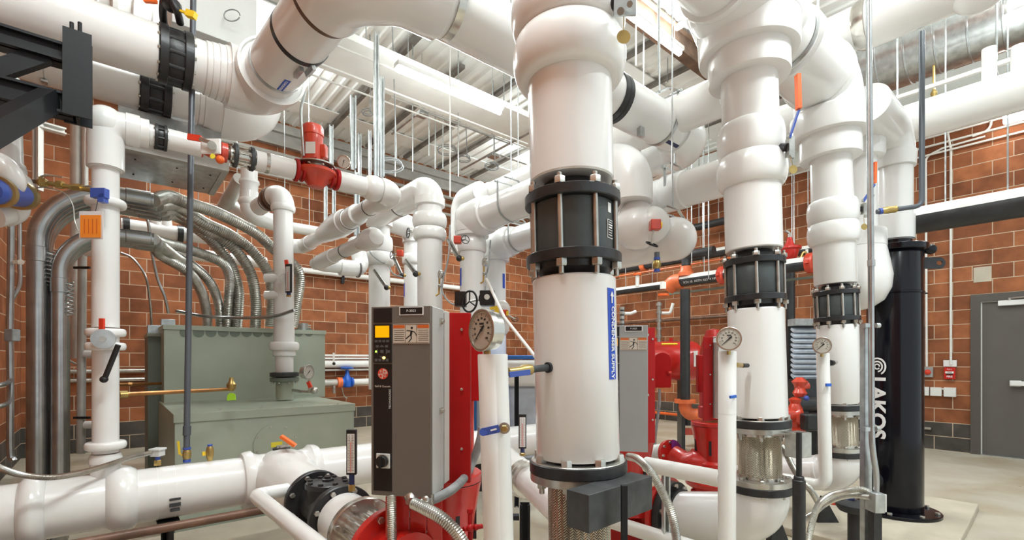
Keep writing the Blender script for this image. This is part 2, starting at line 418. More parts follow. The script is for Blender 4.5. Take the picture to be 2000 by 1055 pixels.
# ------------------------------------------------------------------ strip lights
def strip(px, py, z, L, label, rods=True, wpow=70, upf=.9):
    c = atZ(px, py, z) if py else px
    t = thing('strip_light', label, 'ceiling light', 'strip lights under the ceiling')
    part(t, 'housing', 'fixture_white', Mb().box(c+Z*.045, (L, .11, .05)), bevel=.008)
    part(t, 'tube', 'lamp_tube', Mb().cyl(c+X*(-L/2+.02), c+X*(L/2-.02), .034, 16), label='glowing tube')
    if rods:
        for q in (-.4, .4): part(t, 'hanger', 'galvanised', Mb().cyl(c+X*(q*L)+Z*.07, c+X*(q*L)+Z*(ZC-c.z-.05), .004, 8))
    li = bpy.data.lights.new('strip_glow', 'AREA'); li.shape = 'RECTANGLE'; li.size = L; li.size_y = .09; li.energy = wpow; li.color = (.90, .985, 1)
    lo = bpy.data.objects.new('strip_glow', li); COL.objects.link(lo); lo.location = c-Z*.045
    l2 = li.copy(); l2.energy = wpow*upf; u_ = bpy.data.objects.new('strip_glow_up', l2); COL.objects.link(u_); u_.location = c+Z*.085; u_.rotation_euler = (math.pi, 0, 0)
    return c
strip(885, 180, 4.30, 1.38, 'long white strip light with bright tube hanging over the centre left of the room', wpow=34, upf=.3)
strip(Vector((.5, .9, 4.6)), 0, 0, 1.38, 'added strip light hanging unseen above the camera side of the room', wpow=70)  # unseen strip, added to light the room evenly
strip(Vector((3.2, -.6, 4.6)), 0, 0, 1.38, 'added strip light hanging unseen over the near right of the room', wpow=70)  # another unseen strip added for light from the near side
strip(Vector((6.6, .4, 4.6)), 0, 0, 1.38, 'added strip light hanging unseen high in front of the door', wpow=80)  # added strip, brightens the door end
strip(Vector((6.6, 6.4, 4.6)), 0, 0, 1.38, 'added strip light hanging unseen high near the far corner', wpow=80)  # added strip, brightens the far corner and roof
strip(Vector((4.7, 3.2, 5.1)), 0, 0, 1.38, 'strip light close under the roof behind the tall white tee', wpow=50)
strip(Vector((1.2, 6.9, 5.0)), 0, 0, 1.38, 'added strip light hanging unseen above the green cabinet', wpow=60)  # added strip behind the pipes, lights the left back
c = atX(1983, 228, XR-.45)
t = thing('wall_lamp', 'small bright lamp glowing at the top of the brick wall near the right edge', 'lamp')
part(t, 'housing', 'fixture_white', Mb().box(c+Z*.09, (.10, .26, .05)))
part(t, 'lens', 'lamp_small', Mb().box(c, (.08, .22, .12)), bevel=.02)
part(t, 'bracket', 'galvanised', Mb().bar(c+Z*.1, Vector((XR-.01, c.y, c.z+.1)), .03, .03))
# ================================================================== riser helpers
class Ax:
    """vertical-ish axis through two pixels at one depth; y = pixel row, radii in pixels"""
    def __init__(s, xa, ya, xb, yb, d): s.q = (xa, ya, xb, yb); s.d = d; s.k = d/FPX/math.sqrt(1+(((xa+xb)/2-CX)/FPX)**2)
    def __call__(s, y):
        xa, ya, xb, yb = s.q; return P(xa+(xb-xa)*(y-ya)/(yb-ya), y, s.d)
    def dirn(s): return (s(100)-s(900)).normalized()
def vl(mb, ax, prof, seg=48, closed=False):
    A = ax(prof[0][0]); up = ax(prof[0][0]-100)
    if prof[-1][0] > prof[0][0]: up = ax(prof[0][0]+100)
    L = lambda y: (ax(y)-A).length
    return mb.lathe(A, up, [(L(y), r*ax.k) for y, r in prof], seg, closed=closed)
def bead(y0, y1, r, R, n=10, p=.75):
    """rounded bulge from y0 to y1"""
    out = []
    for i in range(n+1):
        a = math.pi*i/n; out.append((y0+(y1-y0)*(1-math.cos(a))/2, r+(R-r)*math.sin(a)**p))
    return out
def bolts(t, name, ax, y, n, rb, rh, h, mat='zinc', ph=0, up=1, every=None, shaft=0):
    d = ax.dirn(); c = ax(y); u, w = perp(d)
    for i in range(n):
        a = 2*math.pi*(i+ph)/n; p = c+u*(math.cos(a)*rb*ax.k)+w*(math.sin(a)*rb*ax.k)
        m = Mb().hex(p, d*up, rh*ax.k, h*ax.k)
        if shaft: m.cyl(p, p+d*up*(h+shaft)*ax.k, rh*.55*ax.k, 12)
        part(t, name, mat, m)
def bolt_ring(t, C, axd, n, rb, rh, h, mat='zinc', ph=0, name='bolt'):
    C = Vector(C); d = Vector(axd).normalized(); u, w = perp(d)
    for i in range(n):
        a = 2*math.pi*(i+ph)/n; part(t, name, mat, Mb().hex(C+u*(math.cos(a)*rb)+w*(math.sin(a)*rb), d, rh, h))
def check_valve(label, ax, y0, y1, rp, rf, nb, group='black bolted check valves in the white risers', plate=False, name='check_valve'):
    """y0 upper flange row, y1 lower flange row (pixel rows of the outer faces)"""
    t = thing(name, label, 'valve', group); fh = (y1-y0)*.145; s = rf/93
    m = vl(Mb(), ax, [(y0+fh, rp-5*s), (y0+fh+2*s, rp-3.5*s), (y1-fh-2*s, rp-3.5*s), (y1-fh, rp-5*s)], 64)
    part(t, 'body', 'valve_grey', m)
    for a, b in ((y0, y0+fh), (y1-fh, y1)):
        part(t, 'flange', 'black_iron', vl(Mb(), ax, [(a, rf-2*s), (a+1.5*s, rf), (b-1.5*s, rf), (b, rf-2*s)], 64))
    part(t, 'neck', 'black_iron', vl(Mb(), ax, [(y0, rf*.66), (y0-13*s, rf*.66), (y0-22*s, rf*.60)], 48))
    part(t, 'neck', 'black_iron', vl(Mb(), ax, [(y1, rf*.82), (y1+11*s, rf*.80), (y1+22*s, rf*.62)], 48))
    d = ax.dirn(); u, w = perp(d); rb = rp+.5*s
    for i in range(nb):
        a = 2*math.pi*(i+.5)/nb; off = (u*math.cos(a)+w*math.sin(a))*(rb*ax.k)
        part(t, 'stud_bolt', 'zinc', Mb().cyl(ax(y0-20*s)+off, ax(y1+26*s)+off, 5*s*ax.k, 14, bev=.0015).hex(ax(y0)+off, d, 10.5*s*ax.k, 13*s*ax.k).hex(ax(y1)+off, -d, 10.5*s*ax.k, 13*s*ax.k), label='long steel stud with hex nuts')
    return t
def braided(label, ax, y0, y1, rb, rf, group='braided steel connectors under the white risers', nb=8, low=True):
    """y0.. top of the black flange, y1.. bottom of the lower black flange"""
    t = thing('braided_connector', label, 'pipe connector', group); s = rf/93
    L = y1-y0
    part(t, 'flange', 'black_iron', vl(Mb(), ax, [(y0, rf*.86), (y0+.5, rf*.97), (y0+2*s, rf), (y0+20*s, rf), (y0+21*s, rf-1)], 64), label='black upper flange')
    part(t, 'flange_face', 'zinc', vl(Mb(), ax, [(y0-.8, rf*.70), (y0-.8, rf*.955), (y0+.3, rf*.965), (y0+.3, rf*.70)], 64, closed=True), label='bare metal top face of the flange')
    part(t, 'flange_ring', 'zinc', vl(Mb(), ax, [(y0+21.2*s, rf-3), (y0+22*s, rf-1), (y0+36*s, rf-1), (y0+37*s, rf-3)], 64), label='bare steel flange ring')
    ya = y0+37*s; yb = y1-37*s if low else y1
    pr = [(ya, rb*.97)]+[(ya+(yb-ya)*k/12, rb*(1+.012*math.sin(k*math.pi/12))) for k in range(1, 12)]+[(yb, rb*.97)]
    o = part(t, 'braid', 'steel_braid', vl(Mb(), ax, pr, 64), label='woven steel braid')
    braid_uv(o, ax(ya), ax(yb), rb*ax.k, ncol=30, pitch=.0095)
    part(t, 'collar', 'stainless', vl(Mb(), ax, [(ya, rb*.9), (ya, rb*1.04), (ya+9*s, rb*1.04), (ya+9*s, rb*.9)], 64, closed=True), label='steel collar at the braid end')
    if low:
        part(t, 'collar', 'stainless', vl(Mb(), ax, [(yb-9*s, rb*.9), (yb-9*s, rb*1.04), (yb, rb*1.04), (yb, rb*.9)], 64, closed=True), label='steel collar at the braid end')
        part(t, 'flange_ring', 'zinc', vl(Mb(), ax, [(yb, rf-3), (yb+1*s, rf-1), (yb+15*s, rf-1), (yb+16*s, rf-3)], 64), label='bare steel flange ring')
        part(t, 'flange', 'black_iron', vl(Mb(), ax, [(yb+16*s, rf-1), (yb+17*s, rf), (yb+36*s, rf), (yb+37*s, rf*.9)], 64), label='black lower flange')
        bolts(t, 'bolt', ax, y1, nb, rf*.84, 8*s, 10*s, up=-1, ph=.5)
        bolts(t, 'bolt', ax, yb, nb, rf*.84, 8*s, 8*s, ph=.5)
    bolts(t, 'bolt', ax, y0, nb, rf*.84, 10.5*s, 13*s, ph=.5)
    bolts(t, 'nut', ax, y0+37*s, nb, rf*.84, 9*s, 10*s, up=-1, ph=.5, shaft=10*s)
    return t
def pipe_run(t, pts, r, bend, mat='white_jacket', seg=40, elbow=1.10, rim=True, name='pipe', n=14):
    """straight jackets plus a fatter elbow cover on every bend"""
    path, arcs = fillet(pts, bend, n); part(t, name, mat, Mb().sweep(path, r, seg))
    if elbow:
        for a in arcs:
            d0 = (a[1]-a[0]).normalized(); d1 = (a[-1]-a[-2]).normalized(); e = r*.22
            pp = [a[0]-d0*e, a[0]-d0*(e*.55), a[0]-d0*(e*.5)]+a+[a[-1]+d1*(e*.5), a[-1]+d1*(e*.55), a[-1]+d1*e]
            k = elbow; rr = [r*(k+.02), r*(k+.02), r*k]+[r*(k+.05*math.sin(math.pi*i/(len(a)-1))) for i in range(len(a))]+[r*k, r*(k+.02), r*(k+.02)]
            part(t, 'elbow', mat, Mb().sweep(pp, rr, seg), label=None)
    return path, arcs
def strap(t, C, ax, r, w=.03, m='galvanised', name='strap'): part(t, name, m, Mb().band(C, ax, r, w))
def rod(t, A, B, r=.005, m='galvanised', name='hanger_rod', label=None): return part(t, name, m, Mb().cyl(A, B, r, 10), label=label)
def hanger(label, C, ax, r, top=None, w=.03, m='galvanised', group='strap hangers carrying the white pipes', rr=.006):
    """clevis hanger: band, yoke and rod up to the roof"""
    C = Vector(C); t = thing('pipe_hanger', label, 'pipe hanger', group); ax = Vector(ax).normalized(); sd = ax.cross(Z).normalized(); r2 = r+.004
    pts = [C+sd*(math.cos(a)*r2)+Z*(math.sin(a)*r2) for a in [math.pi*(1+k/16) for k in range(17)]]
    hh = r*1.25
    pts = [C-sd*r2+Z*hh]+pts+[C+sd*r2+Z*hh]
    mb = Mb(); R = []
    for i, p in enumerate(pts):
        q = pts[min(i+1, len(pts)-1)]-pts[max(i-1, 0)]; nrm = ax.cross(q).normalized()
        R.append([p+ax*w/2+nrm*.002, p-ax*w/2+nrm*.002, p-ax*w/2-nrm*.002, p+ax*w/2-nrm*.002])
    mb.rings(R); part(t, 'band', m, mb)
    pts = [C-sd*(r2+.004)+Z*(hh-.02), C-sd*(r2+.004)+Z*(hh+.0), C-sd*r*.55+Z*(hh+r*.35), C+sd*r*.55+Z*(hh+r*.35), C+sd*(r2+.004)+Z*hh, C+sd*(r2+.004)+Z*(hh-.02)]
    mb = Mb(); R = []
    for i, p in enumerate(pts):
        q = pts[min(i+1, len(pts)-1)]-pts[max(i-1, 0)]; nrm = ax.cross(q).normalized()
        R.append([p+ax*w/2+nrm*.002, p-ax*w/2+nrm*.002, p-ax*w/2-nrm*.002, p+ax*w/2-nrm*.002])
    mb.rings(R); part(t, 'yoke', m, mb)
    part(t, 'cross_bolt', m, Mb().cyl(C-sd*(r2+.02)+Z*(hh-.01), C+sd*(r2+.02)+Z*(hh-.01), .006, 10).hex(C-sd*(r2+.02)+Z*(hh-.01), -sd, .013, .012).hex(C+sd*(r2+.02)+Z*(hh-.01), sd, .013, .012))
    zt = top or ZC-.03
    part(t, 'rod', m, Mb().cyl(C+Z*(hh+r*.30), Vector((C.x, C.y, zt)), rr, 10).hex(C+Z*(hh+r*.35), Z, rr*2.2, .014))
    return t
# ================================================================== riser 1 (front)
a1 = Ax(1113, 200, 1128, 880, 1.80)
t = thing('insulated_riser', 'large white insulated riser with blue condenser supply sticker standing nearest the camera', 'pipe', 'white insulated risers')
part(t, 'pipe', 'white_jacket', vl(Mb(), a1, [(359, 79), (356, 81.5), (240, 81.5), (100, 82), (0, 84)], 72))
part(t, 'pipe', 'white_jacket', vl(Mb(), a1, [(546, 78), (549, 81), (700, 81), (887, 81), (890, 79)], 72))
part(t, 'valve_cover', 'white_jacket', vl(Mb(), a1, bead(167, 76, 80, 110, 18, .62), 72))
part(t, 'valve_cover', 'white_jacket', vl(Mb(), a1, bead(84, -12, 80, 112, 18, .62), 72))
part(t, 'pipe', 'white_jacket', vl(Mb(), a1, [(10, 84), (-390, 84)], 48))
# sticker on the pipe: blue curved label with white lettering
def curved(ax, y0, y1, ang0, ang1, rp, n=8):
    """patch on a riser surface between two angles (0 = facing camera, + = right)"""
    m = Mb(); R = []
    for y in (y0, y1):
        c = ax(y); row = []
        for k in range(n+1):
            a = ang0+(ang1-ang0)*k/n; row.append(c+(-FW*math.cos(a)+RT*math.sin(a))*(rp*ax.k))
        R.append(row)
    b = len(m.v)
    R2 = []
    for y, row in zip((y0, y1), R):
        c = ax(y); R2.append([c+(p-c)*(1-.8*.002/((p-c).length)) for p in row])
    for row in R+R2: m.v += [tuple(p) for p in row]
    k = n+1
    for j in range(n):
        m.f.append((j, j+1, k+j+1, k+j)); m.f.append((2*k+j, 3*k+j, 3*k+j+1, 2*k+j+1))
        m.f.append((j, 2*k+j, 2*k+j+1, j+1)); m.f.append((k+j, k+j+1, 3*k+j+1, 3*k+j))
    m.f.append((0, k, 3*k, 2*k)); m.f.append((n, 2*k+n, 3*k+n, k+n))
    return m
lb = part(t, 'pipe_label', 'blue_label', curved(a1, 571, 739, math.radians(41), math.radians(58), 81.9), label='blue strip label')
an = math.radians(49.5); nrm = -FW*math.cos(an)+RT*math.sin(an); tg = (FW*math.sin(an)+RT*math.cos(an))
cc = a1(671)+nrm*(83.0*a1.k)
text(lb, 'CONDENSER SUPPLY', cc, -Z, tg, .0272, 'ink_white', name='label_lettering', bold=.0006)
ar = a1(587)+nrm*(83.0*a1.k)
part(lb, 'label_arrow', 'ink_white', Mb().prism([(-.004, -.022), (.004, -.022), (.004, .002), (.012, .002), (0, .020), (-.012, .002), (-.004, .002)], ar, tg, Z, nrm, .0008))
v = check_valve('large black check valve with grey panels and long studs on the nearest white riser', a1, 386, 521, 83, 93, 8)
an = math.radians(52); nrm = -FW*math.cos(an)+RT*math.sin(an); tg = (FW*math.sin(an)+RT*math.cos(an))
c = a1(461)+nrm*(79.9*a1.k)
pl = part(v, 'nameplate', 'ink_white', Mb().box(c, (.040, .066, .0025), (tg, Z, nrm)), label='small nameplate with rows of tiny type', bevel=.0008)
part(pl, 'plate_field', 'ink', Mb().box(c+nrm*.0016, (.035, .060, .001), (tg, Z, nrm)))
for i, ww in enumerate((.028, .030, .024, .030, .022, .028)):
    part(pl, 'type_line', 'ink_white', Mb().box(c+nrm*.0024+Z*(.023-i*.009), (ww, .0042 if i in (1, 2) else .0022, .0006), (tg, Z, nrm)))
c2 = a1(421)+nrm*(79.9*a1.k)
part(v, 'sticker', 'ink_white', Mb().box(c2, (.022, .034, .001), (tg, Z, nrm)), label='small white sticker')
braided('braided steel connector under the nearest white riser', a1, 896, 1300, 60, 95, nb=8, low=True)
# suction elbow and floor support below the frame
t = thing('insulated_elbow', 'white insulated elbow below the nearest braided connector', 'pipe', 'white elbows under the braided connectors')
q = a1(1300); pipe_run(t, [q, Vector((q.x, q.y, .32)), Vector((q.x, q.y+.55, .32))], 81*a1.k, .2)
t = thing('floor_stand', 'black pipe stand on the floor under the nearest riser elbow', 'pipe stand')
part(t, 'post', 'black_iron', Mb().cyl((q.x, q.y, .02), (q.x, q.y, .17), .03)); part(t, 'base_plate', 'black_iron', Mb().box((q.x, q.y, .01), (.2, .2, .02)))
# ================================================================== riser 2
a2 = Ax(1463, 180, 1481, 810, 2.80)
t = thing('insulated_riser', 'large white insulated riser with stacked round collars, second from the camera', 'pipe', 'white insulated risers')
part(t, 'pipe', 'white_jacket', vl(Mb(), a2, [(491, 55), (489, 57), (300, 57), (120, 57)], 64))
part(t, 'pipe', 'white_jacket', vl(Mb(), a2, [(604, 54), (607, 56.5), (811, 57.5), (813, 55)], 64))
part(t, 'valve_cover', 'white_jacket', vl(Mb(), a2, bead(368, 306, 56, 71, 16, .75), 64))
part(t, 'valve_cover', 'white_jacket', vl(Mb(), a2, bead(313, 245, 56, 68, 16, .75), 64))
part(t, 'reducer', 'white_jacket', vl(Mb(), a2, [(158, 57), (157, 81), (153, 82), (96, 82), (94, 80)], 64), label='stepped collar')
part(t, 'reducer', 'white_jacket', vl(Mb(), a2, [(112, 80), (111, 99), (106, 101), (40, 103), (36, 98)], 64), label='wide upper collar')
check_valve('black check valve with grey panels on the second white riser', a2, 508, 590, 57, 61.5, 8)
braided('braided steel connector under the second white riser', a2, 817, 958, 43, 64, nb=8)
q = a2(958); t = thing('insulated_elbow', 'pale insulated elbow curving left at the foot of the second riser', 'pipe', 'white elbows under the braided connectors')
e2 = P(1318, 1005, 3.20)
pipe_run(t, [a2(956), P(1484, 1012, 2.80), e2], 56*a2.k, .20, elbow=1.02)
# ================================================================== riser 3
a3 = Ax(1623, 340, 1641, 790, 3.65)
t = thing('insulated_riser', 'white insulated riser with double rounded collars, third from the camera beside the black tank', 'pipe', 'white insulated risers')
part(t, 'pipe', 'white_jacket', vl(Mb(), a3, [(556, 42), (554, 43.5), (400, 43), (260, 42)], 56))
part(t, 'pipe', 'white_jacket', vl(Mb(), a3, [(635, 41), (638, 42.5), (785, 43.5), (787, 42)], 56))
part(t, 'valve_cover', 'white_jacket', vl(Mb(), a3, bead(479, 436, 43, 54, 14, .75), 56))
part(t, 'valve_cover', 'white_jacket', vl(Mb(), a3, bead(441, 393, 43, 53, 14, .75), 56))
part(t, 'reducer', 'white_jacket', vl(Mb(), a3, [(312, 42), (311, 62), (307, 63), (262, 63), (260, 61)], 56), label='stepped collar')
part(t, 'reducer', 'white_jacket', vl(Mb(), a3, [(270, 62), (269, 79), (265, 80.5), (228, 80.5), (224, 77)], 56), label='wide upper collar')
check_valve('small black check valve with grey panels on the third white riser', a3, 569, 628, 43.5, 47, 10)
braided('braided steel connector under the third white riser', a3, 789, 890, 33, 47, nb=8)
t = thing('insulated_elbow', 'pale insulated elbow curving left at the foot of the third riser', 'pipe', 'white elbows under the braided connectors')
pipe_run(t, [a3(890), P(1643, 922, 3.65), P(1500, 925, 4.10)], 42*a3.k, .15, elbow=1.02)
# ================================================================== big header over the risers
t = thing('insulated_header', 'very large white insulated header with tee and elbow over the second and third risers', 'pipe')
T2 = P(1460, 8, 2.80); T3 = P(1613, 165, 3.65); r0 = .205
hd = (T3-T2).normalized()
part(t, 'pipe', 'white_jacket', Mb().cyl(T2-hd*1.15, T2+hd*.12, r0, 64))
part(t, 'pipe', 'white_jacket', Mb().cyl(T2, T3-hd*.12, r0*.97, 64))
part(t, 'tee', 'white_jacket', Mb().lathe(T2-hd*.36, T3, [(0, r0), (.005, r0*1.12), (.03, r0*1.13), (.05, r0*1.10), (.12, r0*1.28), (.28, r0*1.36), (.44, r0*1.36), (.60, r0*1.26), (.64, r0*1.12), (.66, r0)], 64), label='wide bulging tee cover')
part(t, 'tee_branch', 'white_jacket', vl(Mb(), a2, [(60, 103), (20, 118), (-30, 126)], 64))
pa, ar_ = fillet([T2+hd*.55, T3, a3(232)], .17, 14)
part(t, 'elbow', 'white_jacket', Mb().sweep(pa, r0*1.12, 64))
part(t, 'elbow_rim', 'white_jacket', Mb().band(ar_[0][0]-hd*.02, hd, r0*1.12, .05, .012, 64))
hanger('curved strap hanger around the big header between the second and third risers', T2+hd*.50, hd, r0*.99, w=.035)
lb = part(t, 'pipe_label', 'white_paint', Mb().band(T2+hd*.72, hd, r0*.975, .01, .001))
# ================================================================== overhead headers on the left
def valve_lug(label, C, axd, rp, rf, L, nb=10, mat_='black_iron', name='flanged_valve', group='black flanged valves in the overhead headers', knobs=True):
    """butterfly valve between two flanges, centred at C along axd"""
    t = thing(name, label, 'valve', group); a = Vector(axd).normalized(); C = Vector(C); u, w = perp(a); fw = L*.27
    part(t, 'body', mat_, Mb().lathe(C-a*L*.25, C, [(0, rp*.8), (0, rp*1.0), (L*.1, rp*1.03), (L*.4, rp*1.03), (L*.5, rp*1.0), (L*.5, rp*.8)], 40))
    for q in (-1, 1):
        part(t, 'flange', mat_, Mb().lathe(C+a*q*(L/2), C, [(0, rp*.8), (0, rf*.985), (.003, rf), (fw-.003, rf), (fw, rf*.985), (fw, rp*.8)], 48))
        for i in range(nb):
            an = 2*math.pi*(i+.5)/nb; p = C+a*q*(L/2)+(u*math.cos(an)+w*math.sin(an))*(rf*.90)
            part(t, 'bolt', 'zinc', Mb().hex(p, a*q, rf*.055, rf*.07))
            p2 = p-a*q*fw; part(t, 'lug', mat_, Mb().cyl(p2, p2-a*q*(L*.23), rf*.075, 10)) if knobs else None
    return t
# pipe A ------------------------------------------------------------
cA, rA = fitX(307, 36, 148, 2.8); YA, ZA = cA.y, 3.12; cA.z = ZA
CX_ = lambda px: colY(px, YA, ZA)
C1 = P(518, 150, 3.06); C1.y = YA; C1.z = ZA
C2 = P(690, -75, 2.2); C2.z = ZA
t = thing('insulated_header', 'upper left white insulated header running into a big elbow under the roof', 'pipe', 'white insulated headers overhead')
part(t, 'pipe', 'white_jacket', Mb().cyl(CX_(-60), CX_(308), rA, 56, bev=.004))
part(t, 'pipe', 'white_jacket', Mb().cyl(CX_(372), CX_(440), rA*.98, 56))
L0 = (CX_(398)-CX_(372)).length; dx = (C1-CX_(372)).length
prof = [(L0, rA), (L0+.005, rA*1.03)]; k = L0+.03
for i in range(3): prof += [(k, rA*(1.03+.03*i)), (k+.004, rA*(1.06+.03*i))]; k += .035
prof += [(k, rA*1.15), (k+.015, rA*1.22), (k+.05, rA*1.26), (dx-rA*.9, rA*1.28)]
part(t, 'tapered_collar', 'white_jacket', Mb().lathe(CX_(372), C1, prof, 56), label='stack of stepped white collars')
dB = (C2-C1).normalized()
pa, ar_ = fillet([C1-X*rA*1.3, C1, C1+dB*rA*1.5], .12, 12)
part(t, 'elbow', 'white_jacket', Mb().sweep(pa, [rA*1.28]*len(pa), 56), label='large bulging elbow cover')
part(t, 'elbow_rim', 'white_jacket', Mb().band(C1+dB*rA*1.45, dB, rA*1.27, .05, .012, 56))
YBp = 2.08; C3 = colY(1345, YBp, 3.10)
rB = .150
Cc = Vector((C2.x, YBp, ZA))
path, arcs = fillet([C1+dB*.2, Cc, Vector((C3.x-.45, YBp, ZA))], .26, 16)
part(t, 'pipe', 'white_jacket', Mb().sweep(path, rB*1.04, 56))
a = arcs[0]; d0 = (a[1]-a[0]).normalized(); d1 = (a[-1]-a[-2]).normalized()
part(t, 'elbow', 'white_jacket', Mb().sweep([a[0]-d0*.10, a[0]-d0*.08]+a+[a[-1]+d1*.16, a[-1]+d1*.17], [rB*1.18, rB*1.2]+[rB*(1.2+.12*math.sin(math.pi*i/(len(a)-1))) for i in range(len(a))]+[rB*1.2, rB*1.16], 56), label='large bulging elbow cover')
for s_, m_, w_ in ((.26, 'galvanised', .028), (.64, 'black_iron', .034)):
    q = C1+dB*(s_+.06); strap(t, q, dB, rB*1.04, w_, m_)
strap(t, a[0]-d0*.13, d0, rB*1.06, .03, 'brown_pipe'); strap(t, a[-1]+d1*.22, d1, rB*1.05, .04, 'stainless')
def facing(q, ax, deg):
    n = Vector((0, 0, H))-q; ax = ax.normalized(); n = (n-ax*n.dot(ax)).normalized(); return Matrix.Rotation(math.radians(deg), 3, ax) @ n
q = C1+dB*.40; n_ = facing(q, dB, 32)
lb = part(t, 'pipe_label', 'blue_label', Mb().box(q+n_*rB*1.035, (.15, .034, .004), (dB, dB.cross(n_), n_)), label='small blue strip label')
text(lb, 'CONDENSER', q+n_*(rB*1.035+.0025), -dB, -dB.cross(n_), .022, 'ink_white', name='label_lettering')
for e_, dg in ((.62, 34), (.66, 52)):
    q = C1+dB*(e_+.03); n_ = facing(q, dB, dg); part(t, 'clamp_foot', 'galvanised', Mb().box(q+n_*rB*1.12-dB*.03, (.10, .022, .03), (dB, dB.cross(n_), n_)))
valve_lug('black flanged valve on the upper left header with a handle above', (CX_(309)+CX_(374))/2, X, rA, rA*1.10, (CX_(374)-CX_(309)).length, 12)
t = thing('gear_lever', 'black lever with yellow tip above the upper left header valve', 'valve handle')
q = P(335, 10, 2.72)
part(t, 'lever', 'black_plastic', Mb().sweep(spline([P(322, 60, 2.85), P(318, 20, 2.75), P(325, -10, 2.7), P(345, 20, 2.7), P(352, 45, 2.78)], 6), .020, 12))
part(t, 'knob', 'black_plastic', Mb().ball(q, .05, 20, (1, 1, .7)))
part(t, 'tip', 'yellow_plastic', Mb().bar(P(352, 21, 2.7), P(366, 26, 2.7), .012, .012).bar(P(365, 26, 2.7), P(382, 31, 2.7), .03, .035), label='yellow handle tip')
part(t, 'tag', 'orange_plastic', Mb().bar(P(282, 1, 2.7), P(306, 3, 2.7), .02, .02), label='orange grip')
# pipe A2 -----------------------------------------------------------
YA2 = 3.99; rA2 = .148; c2_ = lambda px: colY(px, YA2, 3.12)
t = thing('insulated_header', 'second white insulated header from the left wall, behind and below the upper one', 'pipe', 'white insulated headers overhead')
part(t, 'pipe', 'white_jacket', Mb().cyl(c2_(-40), c2_(272), rA2, 56, bev=.004))
part(t, 'pipe', 'white_jacket', Mb().cyl(c2_(333), c2_(390), rA2, 56))
L0 = (c2_(385)-c2_(333)).length
part(t, 'tapered_collar', 'white_jacket', Mb().lathe(c2_(333), c2_(500), [(L0, rA2), (L0+.004, rA2*1.05), (L0+.03, rA2*1.05), (L0+.034, rA2*1.1), (L0+.06, rA2*1.12), (L0+.09, rA2*1.2), (L0+.25, rA2*1.22)], 56), label='stepped white collar')
e_ = c2_(497); pa, _ = fillet([c2_(430), e_, e_+Z*.4], .16, 12)
part(t, 'elbow', 'white_jacket', Mb().sweep(pa, rA2*1.26, 56), label='large bulging elbow cover')
part(t, 'pipe', 'white_jacket', Mb().cyl(e_+Z*.18, e_+Z*.40, rA2, 40))
valve_lug('black flanged valve on the second left header', (c2_(273)+c2_(333))/2, X, rA2, rA2*1.13, (c2_(333)-c2_(273)).length, 12)
t = thing('seam_band', 'thin steel band around the second left header behind the black frame', 'pipe band'); part(t, 'band', 'galvanised', Mb().band(c2_(88), X, rA2, .006, .002)); part(t, 'buckle', 'galvanised', Mb().box(c2_(88)-Z*(rA2+.004)-Y*.03, (.03, .05, .012)))
# black support frame ----------------------------------------------
YS = 3.02
t = thing('pipe_support', 'black welded steel frame carrying the headers at the upper left edge', 'steel frame')
def hb(pa_, pb_, y0, y1, nm='beam', yy=YS):
    A0 = atY(pa_, y0[0], yy); A1 = atY(pa_, y0[1], yy); B0 = atY(pb_, y1[0], yy)
    zt = (A0.z+B0.z)/2; h = A0.z-A1.z
    m = Mb(); A = Vector((A0.x, yy, zt-h/2)); B = Vector((B0.x, yy, zt-h/2))
    m.bar(A+Z*(h/2-.006), B+Z*(h/2-.006), .10, .012); m.bar(A-Z*(h/2-.006), B-Z*(h/2-.006), .10, .012); m.bar(A-Y*.02, B-Y*.02, .012, h); part(t, nm, 'rod_black', m)
hb(-60, 133, (38, 76), (94, 126)); hb(-60, 143, (139, 184), (192, 222))
PA = atY(150, 60, YS-.06); PB = atY(152, 228, YS-.06)
part(t, 'column', 'rod_black', Mb().box((PA+PB)/2, (.10, .012, PA.z-PB.z)).box((PA+PB)/2+Y*.05, (.012, .10, PA.z-PB.z)).box((PA+PB)/2+Y*.105, (.10, .012, PA.z-PB.z)))
for px in (140, 156): A = atY(px, 44, YS-.04); part(t, 'threaded_rod', 'rod_black', Mb().cyl(A, A-Z*.14, .008, 10))
part(t, 'brace', 'rod_black', Mb().bar(atY(88, 108, YS), atY(-40, 150, YS), .05, .07)); part(t, 'brace', 'rod_black', Mb().bar(atY(100, 194, YS-.02), atY(-40, 270, YS-.45), .06, .09))
# pipe A3: small insulated line with red pump ------------------------
YR = 3.25; Z3 = 2.54; c3_ = lambda px: colY(px, YR, Z3)
r3 = .056
def vaxis(px0, py0, px1, py1, d): return Ax(px0, py0, px1, py1, d)
aR = Ax(206.5, 300, 206.5, 880, 2.477)
t = thing('insulated_riser', 'slim white insulated riser at left between the galvanised conduits and the green cabinet', 'pipe', 'slim white insulated risers')
part(t, 'pipe', 'white_jacket', vl(Mb(), aR, [(305, 28.5), (640, 28.5)], 48)); part(t, 'pipe', 'white_jacket', vl(Mb(), aR, [(672, 27.5), (884, 27.5)], 48)); part(t, 'pipe', 'white_jacket', vl(Mb(), aR, [(890, 31), (940, 32)], 48))
for y_, R_ in ((397, 43), (650, 42), (677, 42), (870, 43)):
    part(t, 'flange_cover', 'white_jacket', vl(Mb(), aR, bead(y_+8, y_-8, 28, R_, 10, .35), 48), label='ring shaped white cover')
part(t, 'flange_cover', 'white_jacket', vl(Mb(), aR, [(905, 28), (903, 34), (893, 34), (886, 30)], 48))
q = aR(250); q.z = Z3; q = Vector((q.x, YR, Z3))
part(t, 'elbow', 'white_jacket', Mb().ball(q, .089, 32, (1, 1, 1.02)).sweep(fillet([c3_(262), q, aR(330)], .07)[0], .078, 40), label='bulging elbow cover')
